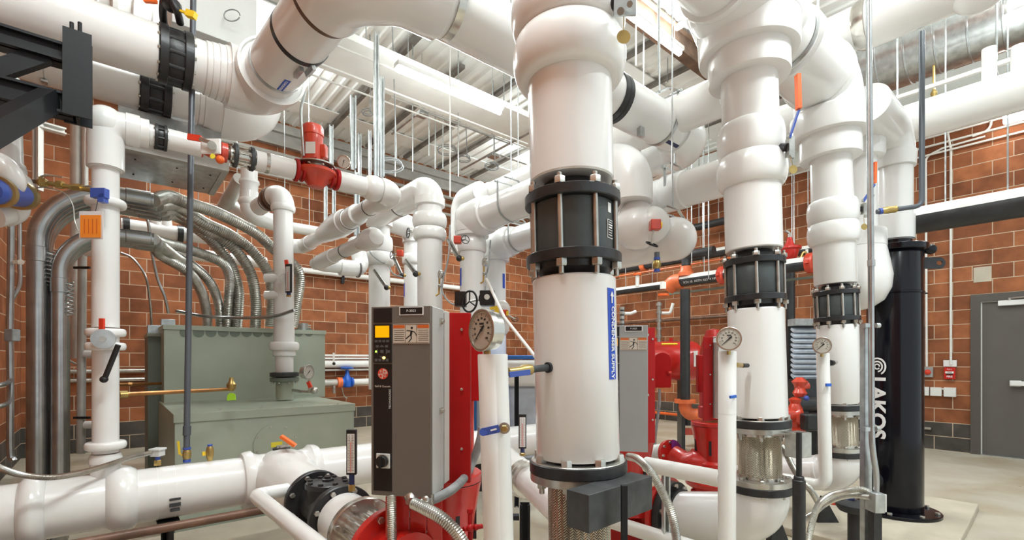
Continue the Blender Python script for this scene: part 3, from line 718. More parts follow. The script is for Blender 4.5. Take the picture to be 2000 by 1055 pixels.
part(t, 'elbow_rim', 'white_jacket', vl(Mb(), aR, bead(332, 318, 30, 36, 6), 40)); part(t, 'elbow_rim', 'white_jacket', Mb().lathe(c3_(244), c3_(262), [(0, .06), (.003, .083), (.06, .083), (.064, .075), (.10, .075), (.103, .06)], 40))
part(t, 'sheath', 'galvanised', Mb().bar(aR(402)-RT*.02, aR(470)-RT*.02, .002, .002))
t = thing('ring_valve', 'small valve between two rings on the slim left riser with black lever and red tip', 'valve')
part(t, 'bonnet', 'galvanised', Mb().cyl(P(203, 662, 2.42), P(201, 662, 2.36), .048, 28), label='round bare metal plate')
part(t, 'stem', 'zinc', Mb().cyl(P(201, 662, 2.36), P(200, 662, 2.33), .014, 12)); part(t, 'upper_lever', 'red_plastic', Mb().bar(P(199, 646, 2.38), P(199, 622, 2.38), .022, .012, up=FW), label='red lever tip')
part(t, 'lever', 'black_plastic', Mb().sweep([P(231, 674, 2.38), P(205, 738, 2.38)], .012, 12).ball(P(203, 741, 2.38), .018, 16), label='long black lever')
part(t, 'neck', 'white_jacket', vl(Mb(), aR, [(656, 28), (672, 28)], 40))
t = thing('blue_clip', 'blue plastic clip on the slim left riser above the orange tag', 'clip')
part(t, 'clip', 'blue_plastic', Mb().box(P(195, 378, 2.36), (.07, .03, .045), (RT, FW, Z))); part(t, 'clip_hook', 'blue_plastic', Mb().box(P(201, 388, 2.36), (.03, .03, .04), (RT, FW, Z)))
part(t, 'string', 'rod_black', Mb().sweep([P(192, 388, 2.35), P(186, 415, 2.33)], .0015, 6))
t = thing('orange_tag', 'orange paper tag in a clear sleeve hanging on the slim left riser', 'tag')
part(t, 'sleeve', 'clear_film', Mb().box(P(178, 440, 2.31), (.115, .002, .135), (RT, FW, Z)), bevel=.0005); part(t, 'card', 'orange_tag', Mb().box(P(177, 442, 2.305), (.098, .0024, .108), (RT, FW, Z)))
for i in range(4): part(t, 'type_line', 'label_orange', Mb().box(P(165+i*8, 442, 2.3015), (.004, .0008, .07), (RT, FW, Z)))
# horizontal small line
t = thing('insulated_branch', 'slim white insulated line running through the red pump near the roof', 'pipe')
part(t, 'pipe', 'white_jacket', Mb().cyl(c3_(262), c3_(301), r3, 40)); part(t, 'pipe', 'white_jacket', Mb().cyl(c3_(326), c3_(393), r3, 40))
part(t, 'pipe', 'white_jacket', Mb().cyl(c3_(498), c3_(574), .060, 40)); strap(t, c3_(521), X, .060, .02, 'stainless')
E3 = c3_(768); ro = .068
E4 = colX(592, E3.x, Z3); E5 = E4-X*.25-Z*.02
part(t, 'pipe', 'white_jacket', Mb().cyl(c3_(660), c3_(722), .064, 40)); part(t, 'valve_cover', 'white_jacket', Mb().lathe(c3_(712), c3_(760), [(0, .064), (.02, .082), (.06, .090), (.10, .084), (.12, .07)], 40))
strap(t, c3_(741), X, .070, .025, 'stainless')
pa, ar_ = fillet([c3_(742), E3, colX(740, E3.x, Z3)], .09, 12)
part(t, 'elbow', 'white_jacket', Mb().sweep(pa, .088, 40), label='bulging elbow cover')
part(t, 'pipe', 'white_jacket', Mb().cyl(colX(745, E3.x, Z3), colX(590, E3.x, Z3), .066, 40)); strap(t, colX(722, E3.x, Z3), Y, .066, .012, 'wall_metal')
vA = colX(700, E3.x, Z3); vB = colX(632, E3.x, Z3); Lv = (vB-vA).length
part(t, 'valve_cover', 'white_jacket', Mb().lathe(vA, vB, [(0, .067), (.004, .086), (Lv*.14, .088), (Lv*.145, .078), (Lv*.22, .078), (Lv*.225, .093), (Lv*.32, .099), (Lv*.325, .108), (Lv*.54, .112), (Lv*.55, .103), (Lv*.70, .103), (Lv*.705, .095), (Lv*.84, .094), (Lv*.85, .084), (Lv, .081), (Lv+.003, .066)], 44), label='stepped bulging valve cover'); strap(t, vA+(vB-vA)*.23, Y, .089, .014, 'wall_metal')
pa, ar_ = fillet([colX(606, E3.x, Z3), E4, E5], .08, 10); part(t, 'elbow', 'white_jacket', Mb().sweep(pa, .074, 36))
valve_lug('small black flanged valve on the slim overhead line', (c3_(301)+c3_(326))/2, X, r3, r3*1.22, (c3_(326)-c3_(301)).length, 8, name='flanged_valve')
t = thing('seam_band', 'wide steel band on the slim overhead line beside its black valve', 'pipe band'); part(t, 'band', 'stainless', Mb().band(c3_(283), X, r3, .04, .002, 36)); part(t, 'buckle', 'zinc', Mb().box(c3_(283)-Y*(r3+.005)+Z*.02, (.01, .01, .02)))
t = thing('ball_valve', 'orange red ball valve with white plate and red lever on the slim overhead line', 'valve')
q = c3_(414)
part(t, 'body', 'pump_orange_red', Mb().lathe(q-X*.075, q, [(0, .04), (0, .055), (.03, .055), (.035, .035), (.06, .045), (.09, .045), (.115, .035), (.12, .055), (.15, .055), (.15, .04)], 32))
part(t, 'plate', 'white_paint', Mb().box(P(412, 286, 2.62), (.11, .012, .085), (RT, FW, Z)), bevel=.012); part(t, 'dial', 'zinc', Mb().cyl(P(414, 284, 2.61), P(414, 284, 2.58), .022, 20))
part(t, 'lever', 'red_plastic', Mb().bar(P(392, 271, 2.6), P(367, 267, 2.6), .012, .032, up=Z), label='red lever'); part(t, 'lever_arm', 'zinc', Mb().bar(P(414, 280, 2.59), P(390, 271, 2.59), .008, .02))
part(t, 'tag', 'yellow_tag', Mb().prism([(math.cos(a_)*.014, math.sin(a_)*.014) for a_ in [k*math.pi/4 for k in range(8)]], P(415, 305, 2.56), RT, Z, FW, .003), label='small yellow tag')
part(t, 'drain_cap', 'orange_paint', Mb().ball(P(430, 312, 2.6), .022, 16))
t = thing('spool_coupling', 'metal flanged coupling between the orange ball valve and the red pump', 'pipe connector')
A, B_ = c3_(449), c3_(497); L = (B_-A).length
part(t, 'neck', 'brown_pipe', Mb().cyl(c3_(434), A, .035, 24)); part(t, 'body', 'stainless', Mb().cyl(A, B_, .042, 32))
for s_ in (.12, .80): part(t, 'flange', 'grey_steel', Mb().cyl(A+X*L*s_, A+X*(L*s_+.022), .070, 36, bev=.003)); bolt_ring(t, A+X*(L*s_+.022), X, 6, .056, .009, .008); bolt_ring(t, A+X*(L*s_), -X, 6, .056, .009, .008)
for a_ in (30, 100, 170, 240, 310):
    o_ = Y*math.cos(math.radians(a_))*.056+Z*math.sin(math.radians(a_))*.056; part(t, 'rod', 'stainless', Mb().cyl(A+X*L*.12+o_, A+X*L*.84+o_, .006, 8))
# red inline pump
t = thing('circulation_pump', 'red inline circulation pump with upright motor near the roof', 'pump')
q = c3_(617)
A, B_ = c3_(575), c3_(660); L = (B_-A).length
part(t, 'flange', 'red_deep', Mb().cyl(A, A+X*.022, .072, 36, bev=.003)); part(t, 'flange', 'red_deep', Mb().cyl(A+X*.04, A+X*.055, .066, 36, bev=.003)); part(t, 'flange', 'red_deep', Mb().cyl(B_-X*.022, B_, .072, 36, bev=.003)); part(t, 'flange', 'red_deep', Mb().cyl(B_-X*.055, B_-X*.04, .066, 36, bev=.003))
part(t, 'volute', 'pump_orange_red', Mb().lathe(A+X*.02, B_, [(0, .045), (.05, .045), (L*.35, .060), (L*.5, .066), (L*.65, .060), (L-.09, .045), (L-.04, .045)], 36).lathe(q-Z*.085, q, [(0, .03), (.004, .048), (.025, .062), (.055, .088), (.078, .120), (.088, .128), (.105, .128), (.11, .12), (.12, .075)], 48))
bolt_ring(t, q+Z*.035, Z, 8, .105, .009, .009)
part(t, 'bracket', 'zinc', Mb().lathe(q+Z*.035, q+Z*.1, [(0, .075), (.015, .075), (.02, .118), (.028, .118), (.028, .05)], 40), label='bare steel mounting ring')
mt = P(608, 318, 3.08); mt = Vector((q.x-.02, q.y, q.z+.07))
part(t, 'motor', 'pump_orange_red', Mb().lathe(mt-Z*.02, mt+Z, [(0, .055), (0, .070), (.035, .070), (.037, .064), (.195, .064), (.197, .069), (.245, .069), (.262, .060), (.268, .03), (.268, 0)], 40))
part(t, 'junction_box', 'pump_orange_red', Mb().box(mt+RT*.075+Z*.075, (.035, .05, .085), (RT, FW, Z)), bevel=.006)
part(t, 'nameplate', 'label_white', Mb().box(mt-FW*.066+RT*.012+Z*.075, (.062, .002, .075), (RT, FW, Z)), label='white nameplate on the motor')
part(t, 'sticker', 'label_white', Mb().box(mt-FW*.055-RT*.040+Z*.06, (.002, .03, .05), ((RT-FW).normalized(), (FW+RT).normalized(), Z)))
part(t, 'vent', 'red_deep', Mb().box(mt-FW*.071+RT*.03+Z*.0, (.05, .002, .02), (RT, FW, Z)))
part(t, 'cable', 'galvanised', Mb().sweep(spline([mt-RT*.03+Z*.02-FW*.07, P(590, 262, 3.05), P(588, 215, 3.1), P(596, 180, 3.2)], 8), .009, 10))
# ================================================================== round pressure gauges
def gauge(label, C, nrm, D, depth, stem=None, group='pressure gauges', detail=True, ang=133, parent=None, fill='gauge_case'):
    t = thing('pressure_gauge', label, 'gauge', group); C = Vector(C); n_ = Vector(nrm).normalized(); u = Z.cross(n_).normalized(); w = n_.cross(u).normalized(); r = D/2
    part(t, 'case', fill, Mb().lathe(C-n_*depth, C, [(0, r*.86), (.002, r*.90), (depth*.55, r*.92), (depth*.60, r), (depth*.97, r), (depth, r*.97), (depth, r*.88), (depth*.9, r*.87), (depth*.9, 0)], 56))
    dl = part(t, 'dial', 'dial', Mb().cyl(C-n_*(depth*.12), C-n_*(depth*.08), r*.865, 48), label='beige dial face')
    f = C-n_*(depth*.075)
    for k in range(41):
        a_ = math.radians(225-270*k/40); o = u*math.cos(a_)+w*math.sin(a_); big = k % 4 == 0
        if not detail and not big: continue
        part(dl, 'tick', 'ink', Mb().bar(f+o*r*(.66 if big else .74), f+o*r*.80, r*(.022 if big else .012), .0006, up=n_))
    if detail:
        for k in range(0, 11):
            a_ = math.radians(225-270*k/10); o = u*math.cos(a_)+w*math.sin(a_); text(dl, str(k*10), f+o*r*.54+n_*.0002, u, w, r*.15, 'ink', name='numeral')
        part(dl, 'type_line', 'ink', Mb().box(f+w*r*.30, (r*.34, .0006, r*.09), (u, n_, w))); part(dl, 'type_line', 'ink', Mb().box(f+w*r*.17, (r*.26, .0006, r*.03), (u, n_, w)))
    a_ = math.radians(90+ang); o = u*math.cos(a_)+w*math.sin(a_); sd = n_.cross(o)
    part(t, 'needle', 'ink', Mb().prism([(-.30, -.05), (-.30, .05), (-.12, .07), (0, .045), (.72, .008), (.72, -.008), (0, -.045), (-.12, -.07)], f+n_*.002, o*r, sd*r, n_, .0008).cyl(f, f+n_*.004, r*.06, 16))
    if stem: part(t, 'stem', 'brass', Mb().cyl(C-n_*depth*.5-Z*r*.85, C-n_*depth*.5-Z*(r+stem), r*.17, 6), label='brass fitting')
    return t
gauge('small round gauge on the slim overhead line right of the red pump', P(671, 316, 3.2), (-FW-Z*.25), .088, .03, group='small round gauges', detail=False, ang=160)
# ================================================================== low header along the left
cL, rL = fitX(300, 913, 1017, 2.6); YL, ZL = cL.y, cL.z; cl = lambda px: colY(px, YL, ZL)
t = thing('insulated_header', 'long white insulated header low on the left, in front of the green cabinet', 'pipe')
part(t, 'pipe', 'white_jacket', Mb().cyl(cl(-140), cl(480), rL, 60)); part(t, 'pipe', 'white_jacket', Mb().cyl(cl(600), cl(1060), rL*.98, 60))
for p0, p1 in ((36, 92), (206, 268)):
    A = cl(p0); L = (cl(p1)-A).length; part(t, 'flange_cover', 'white_jacket', Mb().lathe(A, A+X, [(q_*L, r_*rL) for q_, r_ in ((0, 1.0), (.06, 1.07), (.2, 1.16), (.4, 1.22), (.6, 1.22), (.8, 1.16), (.94, 1.07), (1, 1.0))], 56), label='rounded white cover band')
A = cl(470); L = (cl(620)-A).length
part(t, 'tee', 'white_jacket', Mb().lathe(A, A+X, [(q_*L, r_*rL) for q_, r_ in ((0, 1.0), (.01, 1.16), (.05, 1.22), (.12, 1.24), (.16, 1.12), (.22, 1.05), (.78, 1.05), (.84, 1.12), (.88, 1.24), (.95, 1.22), (.99, 1.16), (1, 1.0))], 56), label='tee cover between two rims')
Xb = colY(548, YL, ZL).x; cb = lambda px: colX(px, Xb, ZL)
part(t, 'branch', 'white_jacket', Mb().lathe(Vector((Xb, YL, ZL)), Vector((Xb, 0, ZL)), [(0, rL*1.22), (rL*.9, rL*1.30), (rL*1.5, rL*1.22), (rL*2.1, rL*1.05), (YL-cb(615).y, rL*.99)], 56), label='tapering branch cover')
for px in (306, 340): part(t, 'jacket_seam', 'white_paint', Mb().band(cl(px), X, rL, .003, .001))
t = thing('mechanical_clamp', 'small dark bolted clamp on the low left header', 'clamp')
q = cl(337)-Y*(rL*.93)-Z*rL*.30; part(t, 'clamp', 'grey_steel', Mb().box(q, (.05, .03, .018)).box(q+Z*.03, (.05, .03, .012)).box(q-Z*.028, (.042, .03, .012))); part(t, 'bolt', 'zinc', Mb().hex(q+Z*.036-X*.012, Z, .008, .012)); part(t, 'bolt', 'zinc', Mb().hex(q+Z*.036+X*.014, Z, .008, .012))
# lever valve on the tee
t = thing('lever_valve', 'orange tipped white lever on the tee of the low left header', 'valve handle')
q = Vector((Xb, YL-.02, ZL+rL*1.22))
part(t, 'plate', 'black_plastic', Mb().cyl(q-Z*.06, q+Z*.006, .05, 24)); part(t, 'boss', 'zinc', Mb().cyl(q, q+Z*.02, .03, 20))
part(t, 'arm', 'white_paint', Mb().bar(q+Z*.01, P(571, 868, 2.86), .03, .010)); part(t, 'grip', 'orange_plastic', Mb().bar(P(577, 871, 2.85), P(549, 852, 2.84), .04, .016), label='orange grip')
# strainer run towards pump 1
t = thing('strainer', 'black iron strainer with bolted lid in the suction line at lower left', 'strainer')
S0, S1 = cb(615), cb(668); ay = Vector((0, -1, 0)); rs = rL*.92
part(t, 'flange', 'black_iron', Mb().lathe(S0, S0+ay, [(0, rs*.5), (0, rs*1.15), (.004, rs*1.18), (.034, rs*1.18), (.038, rs*1.15), (.038, rs*.5)], 56)); bolt_ring(t, S0+ay*.038, ay, 8, rs*1.02, .013, .016, ph=.5)
Ls = (S1-S0).length
part(t, 'body', 'black_iron', Mb().lathe(S0+ay*.03, S0+ay, [(0, rs*.72), (.03, rs*.74), (Ls-.05, rs*.76), (Ls, rs*.76)], 48).lathe((S0+S1)/2+ay*.0-Z*rs*1.2, (S0+S1)/2+Z, [(0, rs*.3), (rs*.2, rs*.7), (rs*1.9, rs*.72), (rs*2.0, rs*.72)], 48))
lc = (S0+S1)/2+Z*rs*.80
part(t, 'lid', 'black_iron', Mb().lathe(lc, lc+Z, [(0, rs*.74), (.003, rs*.80), (.022, rs*.80), (.026, rs*.77), (.03, rs*.3), (.035, .02), (.035, 0)], 48)); bolt_ring(t, lc+Z*.024, Z, 8, rs*.66, .013, .012, 'black_iron'); part(t, 'plug', 'black_iron', Mb().hex(lc+Z*.03, Z, .03, .012).cyl(lc+Z*.04, lc+Z*.052, .016, 12))
part(t, 'flange', 'black_iron', Mb().lathe(S1-ay*.02, S1+ay, [(0, rs*.5), (0, rs*1.13), (.004, rs*1.16), (.034, rs*1.16), (.038, rs*1.13), (.038, rs*.5)], 56)); bolt_ring(t, S1+ay*.018, ay, 8, rs*1.0, .013, .014, ph=.5)
part(t, 'foot', 'black_iron', Mb().box((S0+S1)/2-Z*rs*1.6, (.06, .10, rs*1.4)).box((S0+S1)/2-Z*(ZL/2+rs*1.1), (.05, .05, ZL-rs*2.2)).box(((S0+S1)/2).xy.to_3d()+Z*.01, (.16, .16, .02)))
t = thing('insulated_spool', 'short white insulated spool with thermometer between black strainer and steel connector', 'pipe')
W0, W1 = cb(671), cb(706); part(t, 'pipe', 'white_jacket', Mb().lathe(W0, W1, [(0, rs*.86), (.012, rs*.93), ((W1-W0).length, rs*.93)], 56)); strap(t, W1+Y*.03, Y, rs*.93, .012, 'stainless')
part(t, 'clamp_screw', 'zinc', Mb().box(W1+Y*.03-Z*rs*.2-X*rs*.98, (.02, .03, .03)))
t = thing('bellows_connector', 'ribbed stainless connector bolted to the red pump flange', 'pipe connector')
V0 = W1+ay*.004; V1 = cb(761); Lc = (V1-V0).length
part(t, 'flange', 'stainless', Mb().lathe(V0, V1, [(0, rs*.5), (0, rs*1.12), (.003, rs*1.14), (.026, rs*1.14), (.03, rs*1.1), (.03, rs*.5)], 56)); bolt_ring(t, V0+ay*.03, ay, 8, rs*.98, .013, .012, ph=.5)
nseg = 96; u_, w_ = perp((V1-V0).normalized()); ax_ = (V1-V0).normalized(); R_ = []
for s_, f_ in ((.03, 0), (.04, .5), (.055, 1), (Lc*.5, 1), (Lc-.02, 1), (Lc, .4)):
    R_.append([V0+ax_*s_+(u_*math.cos(2*math.pi*k/nseg)+w_*math.sin(2*math.pi*k/nseg))*(rs*.80*(1+.035*f_*(1, .3, -1, .3)[k % 4])) for k in range(nseg)])
part(t, 'ribbed_sleeve', 'stainless', Mb().rings(R_), ang=80)
def thermometer(label, C, h, w, U, stem, group='flat industrial thermometers', tilt=None, dk='ink'):
    """flat long thermometer: C bottom centre of the case; U width direction"""
    t = thing('thermometer', label, 'thermometer', group); W = (tilt or Z).normalized(); U = (U-W*U.dot(W)).normalized(); N = U.cross(W); N = -N if N.dot(FW) > 0 else N; c = Vector(C)+W*h/2
    part(t, 'case', 'black_plastic', Mb().box(c, (w, .02, h), (U, N, W)), bevel=.002)
    sp_ = part(t, 'scale', 'label_white', Mb().box(c+N*.0105-W*h*.02, (w*.74, .0015, h*.86), (U, N, W)), label='pale scale plate')
    part(sp_, 'tube', 'logo_red', Mb().box(c+N*.012-W*h*.1, (w*.05, .002, h*.66), (U, N, W)))
    n_ = 22
    for k in range(n_):
        zz = -h*.40+h*.78*k/(n_-1); L_ = w*(.22 if k % 2 == 0 else .12)
        part(sp_, 'tick', 'ink', Mb().box(c+N*.0118+W*zz+U*(w*.08+L_/2), (L_, .0008, h*.006), (U, N, W)).box(c+N*.0118+W*zz-U*(w*.08+L_/2), (L_, .0008, h*.006), (U, N, W)))
    part(t, 'stem', 'navy', Mb().cyl(Vector(C), Vector(C)-W*stem*.65, w*.28, 16)); part(t, 'fitting', 'brass', Mb().hex(Vector(C)-W*stem, W, w*.36, stem*.4), label='brass fitting')
    return t
q = P(687, 927, 2.02); thermometer('tall thermometer standing on the white spool left of the nearest grey drive', q, sz(88, 2.02), sz(19, 2.02), RT, sz(32, 2.02))
# ================================================================== ducts at upper left
t = thing('air_duct', 'pale grey sheet metal duct above the elbows at upper left', 'duct')
part(t, 'duct', 'vfd_side', Mb().box2((.30, 3.82, 3.53), (.80, 4.5, 4.5)), bevel=.004)
part(t, 'cable_loop', 'insul_grey', Mb().sweep([P(453, 30, 3.28)+RT*(.055*math.cos(k*math.pi/10))+Z*(.04*math.sin(k*math.pi/10)) for k in range(20)], .004, 8))
t = thing('sheet_metal_duct', 'dark sheet metal duct in an angle frame above the flexible conduits', 'duct')
part(t, 'duct', 'galvanised', Mb().box2((.03, 3.96, 2.665), (.60, 4.56, 2.95)), bevel=.003)
part(t, 'flange_frame', 'steel_primer', Mb().box2((.03, 3.90, 2.66), (.64, 3.96, 2.74)).box2((.60, 3.96, 2.66), (.64, 4.56, 2.72)), label='pale angle frame')
for x_ in (.12, .35, .55):
    for y_ in (4.08, 4.42): part(t, 'rivet', 'ink', Mb().cyl((x_, y_, 2.66), (x_, y_, 2.666), .006, 8))
# ================================================================== large galvanised conduits with flexible ends
YC = 4.63
def conduit_set(n, Xv, ztop, rr, Yst, dY, flex, nm, grp, ybend):
    for i in range(n):
        y_ = Yst+i*dY; end = colY(300, YC, ztop).x+.03*i
        t = thing('large_conduit', nm[i], 'conduit', grp)
        path, arcs = fillet([Vector((Xv, y_, .03)), Vector((Xv, y_, ztop)), Vector((end, y_, ztop))], ybend, 16)
        part(t, 'tube', 'conduit_steel', Mb().sweep(path, rr, 32))
        z0 = arcs[0][0].z
        part(t, 'coupling', 'conduit_steel', Mb().lathe((Xv, y_, z0-.14), (Xv, y_, z0), [(0, rr), (.004, rr*1.09), (.10, rr*1.09), (.104, rr)], 32))
        part(t, 'coupling', 'conduit_steel', Mb().lathe((end-.17, y_, ztop), (end, y_, ztop), [(0, rr), (.004, rr*1.12), (.15, rr*1.14), (.154, rr)], 32))
        if i == 0:
            part(t, 'grounding_ring', 'galvanised', Mb().sweep([Vector((Xv+rr*1.25, y_-.02, z0-.06-k*.004))+Vector((.018*math.cos(k*.9), .018*math.sin(k*.9), 0)) for k in range(60)], .005, 6), label='coil of loose wire')
        fl = flex[i]
        if fl:
            pts = [Vector((end, y_, ztop))]+[P(*q) for q in fl]
            flexpipe(t, pts, rr*.92)
def flexpipe(t, pts, r, mat_='zinc', pitch=None, name='flexible_tube', amp=.065, label=None, seg=20):
    pitch = pitch or r*.40; sp = resample(spline(pts, 16), pitch/2)
    rr = [r*(1+amp*(1 if i % 2 else -1)) for i in range(len(sp))]
    part(t, name, mat_, Mb().sweep(sp, rr, seg), label=label, ang=15)
zA = 2.555; zB_ = 2.25
sA = [[(330, 384, 3.95), (365, 396, 4.1), (431, 419, 4.4), (500, 456, 4.75), (540, 492, 4.95), (576, 520, 5.05), (586, 548, 5.1), (580, 590, 5.1), (572, 640, 5.1)],
      [(345, 402, 4.15), (400, 436, 4.45), (450, 459, 4.7), (493, 491, 4.9), (524, 534, 5.0), (531, 585, 5.05), (528, 640, 5.08)],
      [(345, 412, 4.25), (400, 449, 4.55), (433, 466, 4.7), (466, 495, 4.8), (491, 538, 4.9), (500, 590, 4.95), (499, 640, 5.0)],
      [(345, 422, 4.35), (400, 458, 4.6), (430, 489, 4.75), (453, 522, 4.82), (465, 565, 4.9), (465, 600, 4.95), (462, 640, 5.0)]]
nmA = ['large galvanised conduit bending over at upper left, nearest of the four thick ones', 'thick galvanised conduit directly behind the nearest one, second of the four', 'thick galvanised conduit in the upper bundle, third of the four from the front', 'thick galvanised conduit at the back of the upper bundle, last of the four']
conduit_set(4, -.395, zA, .055, YC, .13, sA, nmA, 'thick conduits bending over towards the green cabinet', .42)
sB = [[(310, 472, 4.0), (365, 486, 4.3), (431, 512, 4.6), (448, 540, 4.75), (447, 580, 4.85), (443, 640, 4.95)],
      [(312, 496, 4.05), (365, 529, 4.35), (391, 565, 4.6), (403, 606, 4.8), (405, 640, 4.92)],
      [(340, 500, 4.2), (375, 519, 4.45), (408, 549, 4.65), (426, 589, 4.85), (431, 640, 4.95)]]
nmB = ['galvanised conduit with the lower bend at left, nearest of its three', 'galvanised conduit of the lower bundle, middle of its three', 'galvanised conduit of the lower bundle, hindmost of its three']
conduit_set(3, -.283, zB_, .046, YC-.02, .115, sB, nmB, 'lower conduits bending over towards the green cabinet', .32)
def tube_thing(name, label, cat, pts, r, mat_='conduit_steel', group=None, smooth=True, bend=None, seg=10):
    p = fillet(pts, bend, 8)[0] if bend else (spline(pts, 10) if smooth else pts)
    return solo(name, label, cat, mat_, Mb().sweep(p, r, seg), group)
tube_thing('thin_conduit', 'thin pale cable conduit arching down to the box on the green cabinet', 'conduit', [P(246, 400, 4.6), P(268, 398, 4.7), (P(288, 430, 4.75)), P(296, 490, 4.8), P(308, 545, 4.85), P(322, 580, 4.9), P(329, 612, 4.95)], .014)
tube_thing('thin_conduit', 'thin pale conduit ending at the small panel left of the green cabinet', 'conduit', [P(236, 494, 5.0), P(260, 506, 5.05), P(284, 540, 5.1), P(293, 590, 5.2), P(296, 640, 5.3)], .012)
tube_thing('thin_conduit', 'thin pale conduit running level above the green cabinet top', 'conduit', [P(345, 609, 4.5), P(352, 609, 4.5), P(400, 618, 4.55), P(460, 621, 4.6), P(530, 619, 4.5), P(575, 606, 4.45)], .016)
# ================================================================== green cabinet
Y1, Y2, ZT1, ZT2 = 4.2, 5.41, .929, 1.644
xa1, xb1 = atY(341, HY, Y1).x, atY(691.5, HY, Y1).x; xa2, xb2 = atY(320, HY, Y2).x, atY(635, HY, Y2).x
t = thing('green_cabinet', 'large grey green steel electrical cabinet with round knockouts behind the left header', 'electrical cabinet')
part(t, 'lower_box', 'cabinet_green', Mb().box2((xa1, Y1, .05), (xb1, Y2+.5, ZT1-.01)), bevel=.004)
part(t, 'lower_lid', 'cabinet_green', Mb().box2((xa1-.008, Y1-.012, ZT1-.065), (xb1+.008, Y2-.002, ZT1)), bevel=.003)
part(t, 'upper_box', 'cabinet_green', Mb().box2((xa2, Y2, ZT1-.02), (xb2, Y2+1.0, ZT2-.02)), bevel=.004)
part(t, 'upper_lid', 'cabinet_green', Mb().box2((xa2-.008, Y2-.012, ZT2-.045), (xb2+.008, Y2+1.02, ZT2)), bevel=.003)
part(t, 'plinth', 'cabinet_green_dark', Mb().box2((xa1+.04, Y1+.05, 0), (xb1-.04, Y2+.9, .05)))
for px in (362, 388, 412, 436, 459, 482, 503, 524, 583, 603): q = atY(px, 649.5, Y2); part(t, 'knockout', 'cabinet_green_dark', Mb().cyl(q, q-Y*.003, .046, 24))
for px, py in ((356, 803), (430, 799), (510, 796), (590, 793), (660, 789)): q = atY(px, py, Y1-.012); part(t, 'screw', 'zinc', Mb().cyl(q, q-Y*.006, .007, 8))
q = atY(540, 868, Y1); part(t, 'cover_plate', 'cabinet_green', Mb().cyl(q, q-Y*.008, .17, 40), label='round cover plate with yellow sticker'); part(t, 'sticker', 'yellow_tag', Mb().box(q-Y*.010, (.085, .002, .04)))
for k in range(8): a_ = k*math.pi/4+.3; part(t, 'screw', 'zinc', Mb().cyl(q-Y*.008+X*(.15*math.cos(a_))+Z*(.15*math.sin(a_)), q-Y*.014+X*(.15*math.cos(a_))+Z*(.15*math.sin(a_)), .008, 8))
t = thing('small_panel', 'narrow dark green panel left of the large green cabinet', 'electrical panel')
A = atY(287, 652, 5.9); B_ = atY(317, 652, 5.9); part(t, 'box', 'cabinet_green_dark', Mb().box2((A.x, 5.75, .02), (B_.x, 6.3, A.z-.01)), bevel=.004); part(t, 'lid', 'cabinet_green', Mb().box2((A.x-.006, 5.74, A.z-.03), (B_.x+.006, 6.3, A.z)))
t = thing('junction_box', 'small galvanised junction box on the left end of the green cabinet', 'junction box', 'junction boxes on the green equipment')
q = P(335, 622, 4.62); q.z = ZT2+.045; part(t, 'box', 'galvanised', Mb().box(q+Y*.4, (.12, .12, .09)), bevel=.004)
for a_, b_ in ((-.03, .02), (.03, -.02), (.0, .0)): part(t, 'knockout', 'zinc', Mb().cyl(q+Y*.34+X*a_+Z*b_, q+Y*.337+X*a_+Z*b_, .012, 12))
t = thing('junction_box', 'small galvanised junction box above the narrow dark green panel', 'junction box', 'junction boxes on the green equipment'); q = (A+B_)/2; part(t, 'box', 'galvanised', Mb().box((q.x, 6.0, A.z+.045), (.11, .11, .09)), bevel=.004)
t = thing('conduit_coupling', 'short galvanised coupling standing on the right end of the green cabinet', 'conduit fitting'); q = atY(592, 632, Y2+.3); part(t, 'sleeve', 'galvanised', Mb().cyl((q.x, q.y, ZT2), (q.x, q.y, ZT2+.09), .055, 28)); part(t, 'ring', 'zinc', Mb().band((q.x, q.y, ZT2+.05), Z, .055, .02, .004, 28))
for k in range(3): part(t, 'screw', 'zinc', Mb().cyl((q.x+.05, q.y-.02, ZT2+.02+.025*k), (q.x+.078, q.y-.03, ZT2+.02+.025*k), .006, 8))
# white riser standing on the cabinet, with thermometer -------------
aW = Ax(553, 420, 556, 760, 4.62)
t = thing('insulated_riser', 'white insulated riser with elbow top standing on the green cabinet', 'pipe', 'slim white insulated risers')
part(t, 'pipe', 'white_jacket', vl(Mb(), aW, [(408, 19.5), (680, 21)], 44)); part(t, 'pipe', 'white_jacket', vl(Mb(), aW, [(680, 18), (727, 18)], 44))
part(t, 'flange_cover', 'white_jacket', vl(Mb(), aW, bead(685, 668, 21, 30, 8, .35), 44)); part(t, 'elbow_rim', 'white_jacket', vl(Mb(), aW, bead(414, 400, 21, 25, 6), 40))
part(t, 'flange_cover', 'white_jacket', vl(Mb(), aW, [(682, 19), (684, 23), (695, 23), (697, 19)], 44))
tp = aW(382); q1 = P(520, 400, 4.75); pa, _ = fillet([aW(410), aW(376), P(505, 405, 4.95)], .15, 12)
part(t, 'elbow', 'white_jacket', Mb().sweep(pa[:-1], 23.5*aW.k, 40), label='rounded elbow cover')
d_ = (P(505, 405, 4.95)-aW(376)).normalized(); s0 = aW(376)+d_*.17
part(t, 'flange', 'brown_pipe', Mb().lathe(s0, s0+d_, [(0, .07), (0, .115), (.03, .118), (.035, .09), (.06, .09), (.065, .118), (.095, .115), (.095, .07)], 36), label='dark red brown flange'); bolt_ring(t, s0+d_*.095, d_, 8, .1, .012, .012)
part(t, 'pipe', 'white_jacket', Mb().cyl(s0+d_*.1, s0+d_*.36, .085, 36)); strap(t, s0+d_*.17, d_, .085, .015, 'wall_metal')
